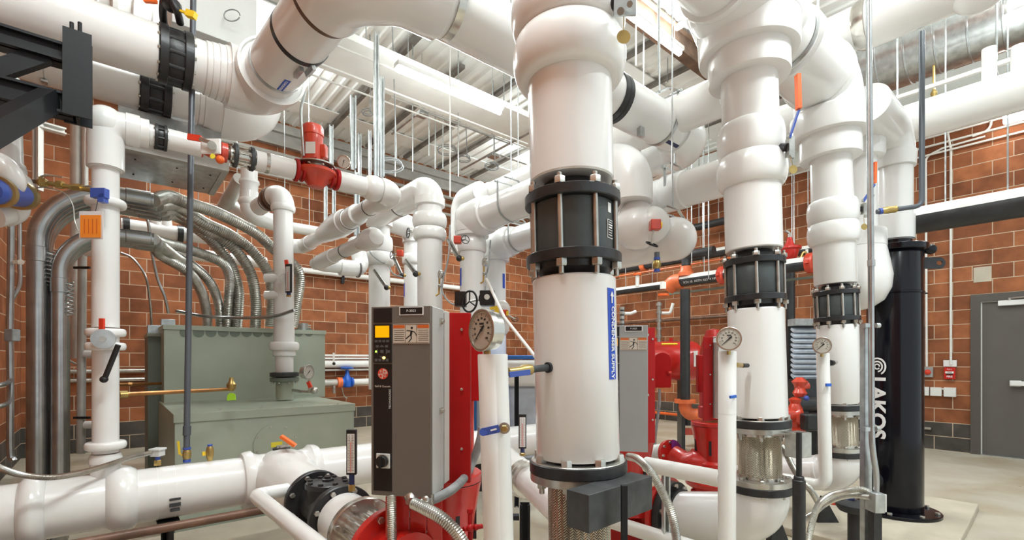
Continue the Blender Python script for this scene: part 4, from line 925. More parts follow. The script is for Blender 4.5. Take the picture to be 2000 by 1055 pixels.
part(t, 'flange', 'grey_steel', vl(Mb(), aW, [(727, 24), (728, 29), (735, 29), (736, 24)], 40), label='dark steel flange'); part(t, 'flange', 'cabinet_green_dark', vl(Mb(), aW, [(737, 24), (738, 29), (745, 29), (746, 24)], 40), label='green steel flange'); bolts(t, 'bolt', aW, 746, 8, 25, 2.6, 3, up=-1)
part(t, 'nozzle', 'cabinet_green', vl(Mb(), aW, [(745, 17.5), (779, 17.5)], 36), label='grey green pipe stub')
for y_ in (578, 545): q = aW(y_); part(t, 'stub_cover', 'white_jacket', Mb().cyl(q-RT*.02-FW*.05, q-RT*.02-FW*.05-RT*.13, .042, 20))
thermometer('thermometer with red top on the white riser above the green cabinet', P(564, 572, 4.42), sz(56, 4.42), sz(14, 4.42), (RT*.9-FW*.4), sz(8, 4.42), tilt=Z)
t = thing('valve_grip', 'red plastic cap above the thermometer on the cabinet riser', 'valve handle'); part(t, 'cap', 'red_plastic', Mb().bar(P(561, 524, 4.45), P(559, 508, 4.45), .03, .02, up=FW)); part(t, 'backing', 'zinc', Mb().cyl(P(556, 545, 4.48), P(556, 545, 4.44), .05, 20))
# gauge and small valve on the cabinet riser stub
t = gauge('small white gauge on a bare pipe stub beside the cabinet riser', P(604, 727, 4.45), -FW*.3+RT, .14, .06, group='small round gauges', detail=False)
t = thing('gauge_pipe', 'bare small pipe with red valve carrying the little gauge on the green cabinet', 'pipe'); part(t, 'pipe', 'zinc', Mb().sweep([aW(762)+RT*.08, P(588, 765, 4.5), P(610, 765, 4.5)], .014, 10)); part(t, 'riser', 'zinc', Mb().cyl(P(604, 768, 4.5), P(604, 738, 4.48), .012, 10)); part(t, 'valve', 'red_plastic', Mb().bar(P(602, 746, 4.47), P(607, 757, 4.47), .03, .03)); part(t, 'cap', 'zinc', Mb().ball(P(614, 763, 4.48), .035, 12))
# brass pipes over the cabinet
t = thing('copper_pipe', 'long copper pipe with brass end fitting in front of the green cabinet', 'pipe'); part(t, 'pipe', 'copper', Mb().cyl(P(236, 771, 2.75), P(450, 760, 3.5), .013, 14)); part(t, 'coupling', 'brass', Mb().cyl(P(233, 771, 2.75), P(248, 770.5, 2.78), .022, 12)); part(t, 'end_valve', 'brass', Mb().lathe(P(452, 764, 3.5), P(452, 738, 3.5), [(0, .014), (.02, .03), (.05, .032), (.07, .018), (.10, .012)], 16)); part(t, 'tag', 'green_tag', Mb().prism([(-.03, -.055), (.034, -.05), (.03, -.01), (.012, 0), (-.012, 0), (-.028, -.02)], P(451, 768, 3.48), RT, Z, FW, .006), label='bright green tag')
t = thing('copper_pipe', 'thin copper pipe behind the slim left riser above the longer one', 'pipe'); part(t, 'pipe', 'copper', Mb().cyl(P(232, 751.5, 4.2), P(318, 749, 4.6), .014, 12)); part(t, 'coupling', 'copper', Mb().cyl(P(250, 751, 4.28), P(258, 751, 4.3), .018, 12))
# long dark rod standing on the low header
t = thing('pipe_stand_rod', 'long slim dark grey pipe standing on the low left header up to the roof', 'pipe')
part(t, 'pipe', 'rod_grey', Mb().cyl(P(365, 838, 2.80), P(378, -30, 2.98), .0165, 20)); part(t, 'coupling', 'rod_grey', Mb().cyl(P(365, 850, 2.80), P(365.3, 832, 2.80), .021, 20)); part(t, 'pipe', 'rod_grey', Mb().cyl(P(364.8, 876, 2.79), P(365, 850, 2.80), .0165, 20))
part(t, 'union', 'blue_plastic', Mb().cyl(P(365, 878, 2.79), P(365, 874, 2.79), .021, 16)); part(t, 'valve', 'brass', Mb().lathe(P(365, 898, 2.79), P(365, 878, 2.79), [(0, .016), (.01, .02), (.02, .022), (.04, .022), (.05, .02), (.06, .016)], 16), label='brass ball valve'); part(t, 'union', 'blue_plastic', Mb().cyl(P(365, 903, 2.79), P(365, 897, 2.79), .02, 16))
part(t, 'lever', 'yellow_plastic', Mb().bar(P(351, 888, 2.78), P(348, 862, 2.78), .008, .01).bar(P(353, 889, 2.78), P(362, 889, 2.79), .01, .008), label='yellow lever')
t = thing('drain_valve', 'little brass drain valve with yellow lever on top of the low left header', 'valve')
part(t, 'body', 'brass', Mb().lathe(P(410, 900, 2.79), P(410, 870, 2.79), [(0, .012), (.02, .018), (.05, .022), (.075, .018), (.09, .010)], 16)); part(t, 'lever', 'yellow_plastic', Mb().box(P(401, 886, 2.78), (.03, .012, .022))); part(t, 'cap', 'blue_plastic', Mb().cyl(P(410, 872, 2.79), P(410, 868, 2.79), .013, 12))
t = thing('sensor_box', 'small grey sensor box on the low left header with flexible conduit', 'sensor'); q = P(308, 884, 2.62); part(t, 'box', 'vfd_side', Mb().box(q, (.05, .05, .04), (RT, FW, Z)).box(q+Z*.018, (.062, .06, .012), (RT, FW, Z)), bevel=.004); part(t, 'stem', 'blue_plastic', Mb().cyl(q-Z*.045, q-Z*.02, .012, 12)); part(t, 'nut', 'brass', Mb().hex(q-Z*.07, Z, .018, .03))
t = thing('flexible_conduit', 'ribbed metal flexible conduit drooping along the low left header to the sensor box', 'flexible conduit', 'ribbed flexible conduits'); flexpipe(t, [P(-40, 890, 1.95), P(0, 914, 2.0), P(50, 929, 2.1), P(110, 932, 2.2), P(180, 918, 2.35), P(250, 895, 2.5), P(297, 884, 2.6)], .0125, 'zinc', amp=.10, seg=12)
# ================================================================== left wall
t = thing('water_meter', 'blue and brass water meter between white elbows at the left edge', 'water meter')
A, B_ = P(-20, 372, 2.0), P(50, 383, 2.3); d_ = (B_-A).normalized(); L = (B_-A).length
part(t, 'body', 'blue_plastic', Mb().lathe(A, B_, [(0, .04), (.02, .055), (L-.05, .055), (L-.04, .04)], 28)); part(t, 'ring', 'brass', Mb().band(A+d_*(L-.06), d_, .055, .04, .012, 28)); part(t, 'ring', 'brass', Mb().band(A+d_*.06, d_, .055, .035, .012, 28)); part(t, 'cap', 'navy', Mb().cyl(B_-d_*.04, B_+d_*.01, .045, 24)); part(t, 'label', 'label_white', Mb().box((A+B_)/2-FW*.058-Z*.025, (.05, .002, .014), (RT, FW, Z)))
t = thing('insulated_elbow', 'glossy white insulated pipe curving above and below the blue meter at the left edge', 'pipe'); pipe_run(t, [P(5, 150, 2.3), P(12, 330, 2.3), P(30, 366, 2.3), P(20, 410, 2.3), P(-20, 420, 2.2)], .062, .05, seg=32); part(t, 'pipe', 'white_jacket', Mb().sweep(spline([P(-40, 325, 2.1), P(-5, 322, 2.1), P(18, 348, 2.12), P(14, 366, 2.15)], 8), .055, 28))
t = thing('brass_valve_line', 'thin brass line with brass valves behind the blue clip at left', 'pipe'); part(t, 'pipe', 'brown_pipe', Mb().cyl(P(40, 352, 2.4), P(100, 358, 2.45), .010, 10)); part(t, 'valve', 'brass', Mb().lathe(P(72, 356, 2.42), P(92, 358, 2.44), [(0, .012), (.01, .022), (.035, .022), (.045, .012)], 14).cyl(P(80, 357, 2.43), P(80, 346, 2.43), .010, 10)); part(t, 'lever', 'zinc', Mb().bar(P(80, 345, 2.42), P(92, 342, 2.42), .008, .006).bar(P(92, 342, 2.42), P(122, 346, 2.44), .008, .006)); part(t, 'pipe', 'brass', Mb().cyl(P(92, 358, 2.44), P(182, 372, 2.45), .012, 10)); part(t, 'hex', 'brass', Mb().hex(P(112, 361, 2.44), RT, .02, .03).hex(P(140, 366, 2.44), RT, .018, .05))
solo('thin_conduit', 'thin wire running from the blue meter across the bend of the thick conduits', 'conduit', 'zinc', Mb().sweep(spline([P(56, 370, 2.3), P(90, 366, 2.32), P(126, 378, 2.34), P(142, 400, 2.34), P(146, 430, 2.34), P(154, 452, 2.33)], 8), .0028, 6))
tube_thing('wall_conduit', 'thin bent conduit beside the left brick wall, left one', 'conduit', [P(22, 410, 3.0), P(21, 540, 3.0), P(19, 640, 3.0), P(20, 760, 3.0), P(20, 880, 3.0), P(27, 900, 3.0)], .018)
tube_thing('wall_conduit', 'thin conduit beside the left wall kinking left to join its neighbour', 'conduit', [P(38, 415, 3.05), P(38, 500, 3.05), P(38, 555, 3.05), P(22, 590, 3.03), P(20, 640, 3.02)], .012)
t = thing('junction_box', 'small grey cast box on the thin conduit by the left wall', 'junction box'); part(t, 'box', 'insul_grey', Mb().box(P(24, 655, 2.97), (.055, .05, .075), (RT, FW, Z)), bevel=.006)
t = thing('pipe_clip', 'pale clip holding the two thin conduits at the left wall', 'clip'); part(t, 'clip', 'label_beige', Mb().box(P(35, 512, 2.98), (.05, .02, .022), (RT, FW, Z)).cyl(P(41, 512, 2.99), P(41, 512, 2.95), .016, 12))
for i, (ya, yb) in enumerate(((751, 742), (792, 778))): tube_thing('wall_conduit', ('upper', 'lower')[i]+' thin conduit coming off the left wall low at the left edge', 'conduit', [P(-30, ya+4, 2.5), P(5, ya, 2.6), P(18, yb+3, 2.8), P(20, yb-(0 if i == 0 else 30), 2.95)], .013)
q = atX(18, 840, XL+.01)
for px, r_, l_, (y0, y1) in ((150, .055, 'wide grey brown vertical pipe in front of the far left brick corner', (222, 440)), (166, .028, 'slim grey vertical pipe beside the wider one at far left', (222, 480))):
    solo('vertical_pipe', l_, 'pipe', 'pipe_lightgrey', Mb().cyl(P(px, y0-60, 5.2), P(px, 700 if px == 150 else 480, 5.2), r_, 28))
t = thing('vertical_pipe', 'pale vertical pipe with clamps left of the slim riser down to the floor', 'pipe'); A, B_ = P(161, 480, 4.3), P(158, 886, 4.3); part(t, 'pipe', 'pipe_lightgrey', Mb().cyl(A, B_, .032, 24));
for y_ in (523, 816): part(t, 'clamp', 'rod_black', Mb().box(P(160, y_, 4.27), (.14, .02, .02), (RT, FW, Z)))
for y_ in (493, 692, 830): q = P(168, y_, 4.25); part(t, 'stub', 'white_jacket', Mb().cyl(q, q+RT*.1, .035, 16))
A = P(75, 230, 5.4); solo('wall_channel', 'pale vertical steel channel in the far left corner', 'channel', 'label_white', Mb().strut(P(74, 225, 5.6), P(74, 372, 5.6), .07, -FW))
solo('wall_channel', 'pale level steel channel near the top of the far left corner', 'channel', 'label_white', Mb().strut(P(74, 243, 5.6), P(128, 258, 5.8), .08, -FW))
t = thing('insulated_fitting', 'short white insulated stub between the thick conduits at lower left', 'pipe'); part(t, 'pipe', 'white_jacket', Mb().cyl(P(88, 846, 4.1), P(88, 884, 4.1), .055, 24, bev=.02)); 
t = thing('lever_valve', 'small red and green lever valve between the thick conduits and the slim riser', 'valve handle'); part(t, 'arm', 'zinc', Mb().sweep([P(148, 711, 3.6), P(118, 695, 3.5), P(108, 693, 3.5)], .008, 8)); part(t, 'grip', 'red_plastic', Mb().bar(P(113, 694, 3.5), P(98, 699, 3.5), .016, .016)); part(t, 'grip', 'green_tag', Mb().bar(P(108, 692, 3.5), P(96, 695, 3.5), .01, .01), label='green end')
solo('thin_pipe', 'thin bare pipe running level behind the slim left riser, upper one', 'pipe', 'zinc', Mb().cyl(colY(110, YB-.06, 1.16), colY(300, YB-.06, 1.16), .03, 12)); solo('thin_pipe', 'thin bare pipe running level behind the slim left riser, lower one', 'pipe', 'zinc', Mb().cyl(colY(110, YB-.06, 1.03), colY(300, YB-.06, 1.03), .03, 12))
# curb and floor things under the header
t = thing('concrete_curb', 'pale concrete housekeeping pad under the low left header', 'concrete pad'); part(t, 'slab', 'concrete_pad', Mb().box2((-.9, 2.95, 0), (2.1, 4.12, .10)), bevel=.006)
t = thing('floor_pipe', 'long brown pipe lying low in front of the left header', 'pipe'); A = P(150, 1062, 2.25); d0 = A; B_ = colY(600, A.y, A.z); part(t, 'pipe', 'brown_pipe', Mb().cyl(A-X*.4, B_, .022, 20)); part(t, 'rail', 'brown_pipe', Mb().bar(A-X*.4+Y*.05-Z*.028, B_+Y*.05-Z*.028, .06, .008))
t = thing('floor_stand', 'dark steel post standing under the low left header', 'pipe stand'); q = colY(327, YL, 0); part(t, 'post', 'rod_black', Mb().strut(q+Z*.105, q+Z*(ZL-rL-.012), .042, -FW)); part(t, 'saddle', 'rod_black', Mb().box(q+Z*(ZL-rL-.007), (.10, .16, .010))); part(t, 'foot', 'rod_black', Mb().box(q+Z*.105, (.14, .14, .01)))
# white drain line in front of the strainer
t = thing('insulated_drain_line', 'slim white insulated line with sharp elbow running down in front of the black strainer', 'pipe')
A = P(560, 957, 2.45); K = P(500, 968, 2.30); B_ = P(640, 1082, 1.66); pa, _ = fillet([A, K, B_], .05, 8)
part(t, 'pipe', 'white_jacket', Mb().sweep(pa, .034, 28)); part(t, 'collar', 'white_jacket', Mb().ball(K+(A-K).normalized()*.02+(B_-K).normalized()*.02, .039, 20))
# ================================================================== drive cabinets
PSI = math.radians(11); UF = RT*math.cos(PSI)-FW*math.sin(PSI); NF = -FW*math.cos(PSI)-RT*math.sin(PSI)
def vfd(label, C, w, h, dep, face, full=True, side='vfd_side'):
    """C centre of the front face"""
    t = thing('drive_cabinet', label, 'electrical drive', 'grey pump drive cabinets'); ax = (UF, NF, Z); C = Vector(C)
    def bx(x, z, sx, sz_, n0, n1, name, mt, par=t, bev=0, lab=None):
        return part(par, name, mt, Mb().box(C+UF*x+Z*z+NF*(n0+n1)/2, (sx, abs(n1-n0), sz_), ax), label=lab, bevel=bev)
    bx(0, 0, w, h, -dep*.62, -.004, 'housing', side, bev=.003)
    bx(0, .004, w*.96, h*.985, -dep, -dep*.62, 'rear_housing', 'label_white', bev=.003, lab='paler rear half of the housing')
    cv = bx(0, 0, w*1.0, h, -.012, .004, 'front_cover', face, bev=.002)
    sx = -w*.5+w*.175+w*.025; sw = w*.31
    bx(sx, h*.5-h*.047, sw, h*.075, .004, .007, 'blank_panel', 'panel_black')
    kp = bx(sx, h*.5-h*.195, sw, h*.205, .004, .009, 'keypad', 'panel_black', bev=.001, lab='black keypad with yellow screen')
    st_ = bx(sx, -h*.140, sw, h*.670, .004, .006, 'logo_strip', 'panel_black', lab='tall black strip with round emblem')
    kz = h*.5-h*.195
    bx(sx, kz+h*.062, sw*.76, h*.062, .009, .0105, 'screen', 'screen_yellow', kp, lab='lit yellow screen')
    if full:
        for i in range(4): bx(sx-sw*.33+sw*.21*i, kz+h*.012, sw*.15, h*.012, .009, .0105, 'key', 'key_grey', kp)
        for i in (0, 3): bx(sx-sw*.27+sw*.17*i, kz-h*.015, sw*.15, h*.013, .009, .0105, 'key', 'key_grey', kp)
        for i in range(4): bx(sx-sw*.33+sw*.20*i, kz-h*.088, sw*.14, h*.014, .009, .0105, 'key', 'key_grey', kp)
        bx(sx-sw*.02, kz-h*.043, sw*.17, h*.016, .009, .0105, 'key', 'key_grey', kp); bx(sx+sw*.34, kz-h*.043, sw*.14, h*.014, .009, .0105, 'key', 'key_grey', kp)
        kc = C+UF*(sx-sw*.02)+Z*(kz-h*.043)+NF*.009
        for a_ in (0, 90, 180, 270):
            o = UF*math.cos(math.radians(a_))+Z*math.sin(math.radians(a_)); s_ = NF.cross(o)
            part(kp, 'arrow_key', 'key_grey', Mb().prism([(.010, -.010), (.018, 0), (.010, .010)], kc+o*.006, o, s_, NF, .0015))
        part(kp, 'indicator', 'led_green', Mb().cyl(C+UF*(sx-sw*.33)+Z*(kz-h*.043)+NF*.009, C+UF*(sx-sw*.33)+Z*(kz-h*.043)+NF*.011, .0035, 12), label='green light')
        part(kp, 'indicator', 'led_orange', Mb().cyl(C+UF*(sx+sw*.10)+Z*(kz-h*.076)+NF*.009, C+UF*(sx+sw*.10)+Z*(kz-h*.076)+NF*.012, .005, 12), label='orange light')
        # round red emblem in four fields
        lc = C+UF*(sx+sw*.02)+Z*(h*.5-h*.355)+NF*.006
        em = part(st_, 'emblem', 'logo_red', Mb().lathe(lc, lc+NF, [(0, .0195), (.0012, .0195)], 36), label='round red emblem with four fields')
        for k in (0, 2):
            q0 = math.pi/2*k; pts = [(0, 0)]+[(math.cos(q0+j*math.pi/16)*.0172, math.sin(q0+j*math.pi/16)*.0172) for j in range(9)]
            part(em, 'emblem_field', 'label_beige', Mb().prism(pts, lc+NF*.0012, UF, Z, NF, .0006))
        text(em, 'B', lc+UF*-.0080+Z*.0075+NF*.002, UF, Z, .014, 'label_beige', name='emblem_letter'); text(em, 'G', lc+UF*.0080-Z*.0075+NF*.002, UF, Z, .014, 'label_beige', name='emblem_letter')
        part(em, 'emblem_drop', 'logo_red', Mb().lathe(lc+UF*-.0075-Z*.0078+NF*.0018, lc+UF*-.0075-Z*.0078+NF*.003, [(0, .005), (.0006, .005)], 12)); part(em, 'emblem_dots', 'logo_red', Mb().box(lc+UF*.0072+Z*.0072+NF*.002, (.007, .0006, .006), ax))
        text(st_, 'Bell & Gossett', C+UF*sx+Z*(h*.5-h*.422)+NF*.0062, UF, Z, .0100, 'label_beige')
        text(st_, 'TECHNOLOGIC', C+UF*(sx+sw*.40)+Z*(h*.012)+NF*.0062, -Z*-1, UF*-1, .0100, 'label_white')
        # rotary switch
        sc_ = C+UF*(sx+sw*.05)-Z*(h*.5-h*.185)+NF*.006
        sw_ = part(t, 'rotary_switch', 'vfd_side', Mb().box(sc_+NF*.003, (.052, .006, .052), ax), label='rotary switch on a pale square plate', bevel=.002)
        part(sw_, 'knob', 'black_plastic', Mb().lathe(sc_+NF*.006, sc_+NF, [(0, .0215), (.014, .0205), (.016, .018), (.016, 0)], 28).box(sc_+NF*.026, (.009, .010, .040), ax)); part(sw_, 'knob_ring', 'zinc', Mb().band(sc_+NF*.008, NF, .0215, .003, .002, 28))
    # name plate and warning label
    npz = h*.5-h*.026
    npl = bx(w*.18, npz, w*.40, h*.044, .004, .006, 'nameplate', 'ink_white' if full else 'ink_white', lab='black nameplate in a white frame')
    bx(w*.18, npz, w*.365, h*.035, .006, .0068, 'plate_field', 'panel_black', npl); text(npl, 'P-3023', C+UF*w*.18+Z*npz+NF*.0070, UF, Z, .0125, 'ink_white')
    wz = h*.5-h*.145; wl = bx(w*.175, wz, w*.60, h*.105, .004, .0055, 'warning_label', 'label_beige', lab='warning label with falling figure')
    for s_ in (-1, 1): bx(w*.175+s_*w*.20, wz+h*.037, w*.19, h*.016, .0055, .006, 'warning_band', 'label_orange', wl)
    for s_ in (-1, 1):
        for i in range(6): bx(w*.175+s_*w*.20+(i % 2)*w*.008, wz+h*.018-i*h*.0105, w*.165, h*.0022, .0055, .0060, 'type_line', 'ink', wl)
        bx(w*.175+s_*w*.095, wz, w*.006, h*.098, .0055, .006, 'divider', 'brown_pipe', wl)
    for z_ in (-1, 1): bx(w*.175, wz+z_*h*.0485, w*.585, h*.003, .0055, .006, 'divider', 'brown_pipe', wl)
    fc = C+UF*w*.175+Z*(wz-.004)+NF*.0056; s = h*.105*.36
    fig = Mb(); L_ = lambda a, b, q: fig.bar(fc+UF*a[0]*s+Z*a[1]*s, fc+UF*b[0]*s+Z*b[1]*s, q*s, .0006, up=NF)
    L_((.1, .55), (-.05, -.1), .30); L_((.15, .5), (-.65, .62), .13); L_((.15, .5), (.55, .35), .13); L_((.55, .35), (.85, -.15), .11); L_((-.05, 0), (-.75, -.55), .16); L_((0, -.1), (.05, -.55), .17); L_((.05, -.5), (-.35, -1.0), .14)
    fig.lathe(fc+UF*.12*s+Z*.95*s, fc+UF*.12*s+Z*.95*s+NF, [(0, .17*s), (.0006, .17*s)], 12); part(wl, 'figure', 'ink', fig)
    for z_ in ((.43, -.06) if full else (.43,)): p = C+UF*w/2+Z*h*z_-NF*dep*.45; part(t, 'latch', 'zinc', Mb().box(p, (.010, .03, .02), ax).cyl(p, p+UF*.014, .007, 10))
    part(t, 'side_seam', 'insul_grey', Mb().box(C+UF*(w/2+.0003)-NF*dep*.62, (.002, .003, h*.96), ax))
    return t
dv1 = 1.70; V1c = P(783.5, 784, dv1); VW, VH = sz(123, dv1)*1.01, sz(371, dv1)
vfd('dark taupe drive cabinet with lit yellow screen standing nearest the camera', V1c, VW, VH, .215, 'vfd_face')
d2 = 2.60; V2c = P(1222, 759, d2)
vfd('grey drive cabinet half hidden behind the nearest white riser', V2c, VW*1.03, sz(246, d2), .215, 'vfd_grey')
def plate(label, px0, px1, y0, y1, d, th=.012, name='mounting_plate'):
    A = P(px0, y0, d); B_ = P(px1, y1, d); c = (A+B_)/2; w = abs((B_-A).dot(RT)); h = A.z-B_.z
    t = thing(name, label, 'mounting plate', 'red plates behind the drive cabinets')
    part(t, 'plate', 'red_deep', Mb().box(c, (w, th, h), (RT, FW, Z)).box(c+RT*(w/2-th/2)+FW*.02, (th, .04, h), (RT, FW, Z)), bevel=.002)
    for k in (.1, .45, .8): part(t, 'bolt', 'zinc', Mb().hex(c+RT*w*.2+Z*(h*(.5-k))-FW*th/2, -FW, .006, .006))
    return t
plate('tall red steel plate behind the nearest drive cabinet', 862, 919, 611, 943, 1.97)
plate('red steel plate behind the half hidden grey drive cabinet', 1262, 1279, 640, 865, 2.75)
t = thing('support_plate', 'dark red second plate seen between the nearest red plate and the gauge pipe', 'mounting plate'); part(t, 'plate', 'red_deep', Mb().box(P(922, 728, 2.2), (.10, .012, sz(110, 2.2)), (RT, FW, Z)), bevel=.002)
# ================================================================== pumps
def pump(label, c, ztop, zbot, R, motor=True, plates=False, d_=None):
    """upright pump: c xy centre"""
    t = thing('pump', label, 'pump', 'red upright pumps'); q = Vector((c.x, c.y, zbot)); h = ztop-zbot
    part(t, 'lantern', 'red_paint', Mb().lathe(q, q+Z, [(0, R*.95), (.03, R*.95), (.05, R*.80), (h*.12, R*.74), (h*.55, R*.84), (h*.90, R*1.0), (h*.91, R*.97)], 64))
    for k in range(6):
        a_ = 2*math.pi*k/6+.35; o = X*math.cos(a_)+Y*math.sin(a_); s_ = Z.cross(o); rr = R*.845
        part(t, 'slot', 'ink', Mb().box(q+Z*h*.45+o*(rr*.955), (.02, .018, h*.34), (o, s_, Z)))
    part(t, 'lid', 'red_paint', Mb().lathe(q+Z*h*.915, q+Z*2, [(0, R*.97), (0, R*1.0), (h*.075, R*1.0), (h*.085, R*.97), (h*.086, R*.7), (h*.086, 0)], 64))
    part(t, 'gap_ring', 'rubber', Mb().lathe(q+Z*h*.90, q+Z*2, [(0, R*.9), (0, R*.99), (h*.015, R*.99), (h*.015, R*.9)], 48, closed=True))
    if motor: part(t, 'motor', 'red_paint', Mb().lathe(q+Z*h, q+Z*2, [(0, R*.55), (.02, R*.8), (.42, R*.8), (.44, R*.7), (.50, R*.65), (.51, 0)], 48)); part(t, 'motor_box', 'red_paint', Mb().box(q+Z*(h+.20)-X*R*.85, (R*.35, R*.7, .14)), bevel=.01)
    part(t, 'base_ring', 'red_paint', Mb().lathe(q-Z*.05, q+Z, [(0, R*1.12), (.004, R*1.15), (.03, R*1.15), (.034, R*1.1), (.05, R*.98)], 56))
    bolt_ring(t, q-Z*.016, Z, 8, R*1.03, .013, .012, 'red_paint')
    part(t, 'volute', 'red_paint', Mb().lathe(Vector((q.x, q.y, .22)), Vector((q.x, q.y, 1)), [(0, R*.5), (.02, R*.9), (.06, R*1.25), (zbot-.05-.22-.08, R*1.3), (zbot-.05-.22-.02, R*1.15), (zbot-.05-.22, R*1.0)], 56))
    part(t, 'foot', 'red_deep', Mb().box((q.x, q.y, .12), (R*1.5, R*1.5, .24)), bevel=.01)
    return t
VP1 = P(870, 703, 2.25); VP1.z = 0
t = pump('big red pump behind and below the nearest drive cabinet', VP1, .795, .36, .168, motor=True)
# suction flange of pump 1
S2 = cb(763); ayv = Vector((0, -1, 0))
part(t, 'suction_flange', 'red_paint', Mb().lathe(S2, S2+ayv, [(0, rL*.5), (0, rL*1.20), (.004, rL*1.23), (.03, rL*1.23), (.034, rL*1.20), (.034, rL*.8), (.10, rL*.75), (.16, rL*.8)], 64)); bolt_ring(t, S2+Y*.0, Y, 8, rL*1.07, .014, .014, ph=.5); bolt_ring(t, S2+ayv*.034, ayv, 8, rL*1.07, .014, .014, ph=.5)
part(t, 'suction_neck', 'red_paint', Mb().sweep(fillet([S2+ayv*.03, S2+ayv*.18, Vector((VP1.x, VP1.y, .34))], .10)[0], .10, 32))
t = thing('red_guard', 'tall red slotted steel guard plates below the nearest drive cabinet', 'guard')
for px, ww, dd in ((784, 31, 1.755), (817, 31, 1.76), (849, 29, 1.765)):
    q_ = P(px, 1010, dd); q_.z = .828-.30; part(t, 'plate', 'red_paint', Mb().box(q_, (sz(ww, dd), .012, .60), (RT, FW, Z)), bevel=.002)
q_ = P(762, 1010, 1.745); q_.z = .528; part(t, 'edge', 'pump_orange_red', Mb().box(q_, (.020, .05, .60), (RT, FW, Z)))
# pump 2 bits
q = P(1232, 703, 3.38); t = pump('red pump hidden behind the grey drive cabinet with its flange showing at right', q, .80, .40, .16, motor=False)
f0 = P(1308, 972, 3.17); dd = (P(1318, 1005, 3.20)-P(1484, 1014, 2.80)).normalized(); dd = (P(1318, 1005, 3.2)-P(1484, 1014, 2.8)); dd.z = 0; dd.normalize(); f0 = P(1318, 1005, 3.20)
part(t, 'outlet_flange', 'red_paint', Mb().lathe(f0+dd*.05, f0+dd, [(0, .08), (0, .235), (.03, .235), (.03, .12), (.25, .12)], 48)); part(t, 'outlet_neck', 'red_paint', Mb().cyl(f0+dd*.1, Vector((q.x, q.y, f0.z)), .11, 32))
t = thing('pipe_flange', 'black bolted flange between the second riser elbow and the red pump', 'pipe flange'); part(t, 'flange', 'black_iron', Mb().lathe(f0, f0+dd, [(0, .1), (0, .215), (.045, .215), (.045, .1)], 48)); bolt_ring(t, f0, -dd, 10, .19, .016, .02, ph=.5)
part(t, 'neck', 'black_iron', Mb().lathe(f0, f0-dd, [(0, .16), (.04, .175), (.05, .14)], 40))
# pump 3 with motor
q = P(1392, 703, 4.0); t = pump('tall red pump with its motor standing behind the second gauge pipe', q, .805, .44, .172, motor=False)
zt = lambda y: 1.32+(703-y)*4.0/FPX
part(t, 'motor', 'red_paint', Mb().lathe((q.x, q.y, zt(818)), (q.x, q.y, 3), [(0, .09), (.01, .115), (.10, .115), (.11, .105), (zt(690)-zt(818), .105), (zt(672)-zt(818), .09), (zt(645)-zt(818), .05), (zt(642)-zt(818), 0)], 40)); part(t, 'motor_box', 'red_deep', Mb().box(P(1367, 730, 3.85), (.05, .05, .30), (RT, FW, Z)), bevel=.006)
fl = P(1312, 888, 4.15); fd = (P(1275, 892, 4.35)-fl).normalized()
part(t, 'inlet_neck', 'red_paint', Mb().sweep(fillet([fl-fd*.01, P(1340, 905, 4.05), Vector((q.x, q.y, .42))], .1)[0], [.085+.05*i/12 for i in range(13)], 32)); part(t, 'inlet_flange', 'red_paint', Mb().lathe(fl, fl+fd, [(0, .09), (0, .125), (.02, .128), (.035, .125), (.035, .09)], 40)); bolt_ring(t, fl, -fd, 8, .105, .013, .016)
part(t, 'paint_patch', 'violet_paint', Mb().prism([(math.cos(a_)*.127, math.sin(a_)*.127) for a_ in [math.radians(x_) for x_ in range(-20, 100, 10)]]+[(0, 0)], fl-fd*.0005, -fd.cross(Z).normalized()*-1, Z, -fd, .002), label='violet paint on the flange')
t = thing('blind_spool', 'pale ribbed steel connector left of the tall red pump flange', 'pipe connector'); part(t, 'sleeve', 'vfd_side', Mb().lathe(fl+fd*.04, fl+fd, [(0, .1), (.02, .105), (.03, .095), (.06, .105), (.08, .095), (.10, .105), (.3, .1)], 32))
# third drive cabinet behind the gauge pipe
t = thing('drive_cabinet', 'grey drive cabinet with red back plate seen edge on behind the second gauge pipe', 'electrical drive', 'grey pump drive cabinets')
C3c = P(1418, 737, 3.5); part(t, 'housing', 'vfd_side', Mb().box(C3c, (sz(52, 3.5), .20, sz(158, 3.5)), (RT, FW, Z)), bevel=.003); part(t, 'cover', 'vfd_grey', Mb().box(C3c+FW*.11, (sz(52, 3.5), .03, sz(160, 3.5)), (RT, FW, Z)), bevel=.003)
part(t, 'latch', 'zinc', Mb().box(P(1395, 665, 3.42), (.02, .02, .03), (RT, FW, Z)))
plate('red steel plate left of the third drive cabinet behind the second gauge pipe', 1373, 1392, 658, 822, 3.48)
# ================================================================== gauge pipes
def gauge_pipe(label, Ax_, ytop, ybot, rpx, leg=None, lever=None, name='gauge_pipe'):
    t = thing(name, label, 'pipe', 'slim white gauge pipes'); k = Ax_.k
    top = Ax_(ytop); pts = [top, Ax_(ybot)]
    if leg: pts.append(leg)
    pa, ar_ = fillet(pts, rpx*k*1.6, 8) if leg else (pts, [])
    part(t, 'pipe', 'white_paint', Mb().sweep([pa[0], pa[0]-Z*.003]+pa[1:], [rpx*k*.96]+[rpx*k]*len(pa), 44)); part(t, 'seam', 'white_jacket', Mb().band(Ax_(ytop+ (ybot-ytop)*.3), Z, rpx*k, .002, .0008, 44))
    return t
g1 = Ax(962, 690, 974, 1055, 1.55)
gx = g1(1055)
t = gauge_pipe('slim white gauge pipe in front of the nearest white riser', g1, 692, 1180, 29.4, leg=None)
q = g1(839)+RT*(.0)-FW*(g1.k*29.4); hv = P(1012, 839, 1.50)
lv = thing('valve_lever', 'blue plastic lever with steel nut on the nearest gauge pipe', 'valve handle')
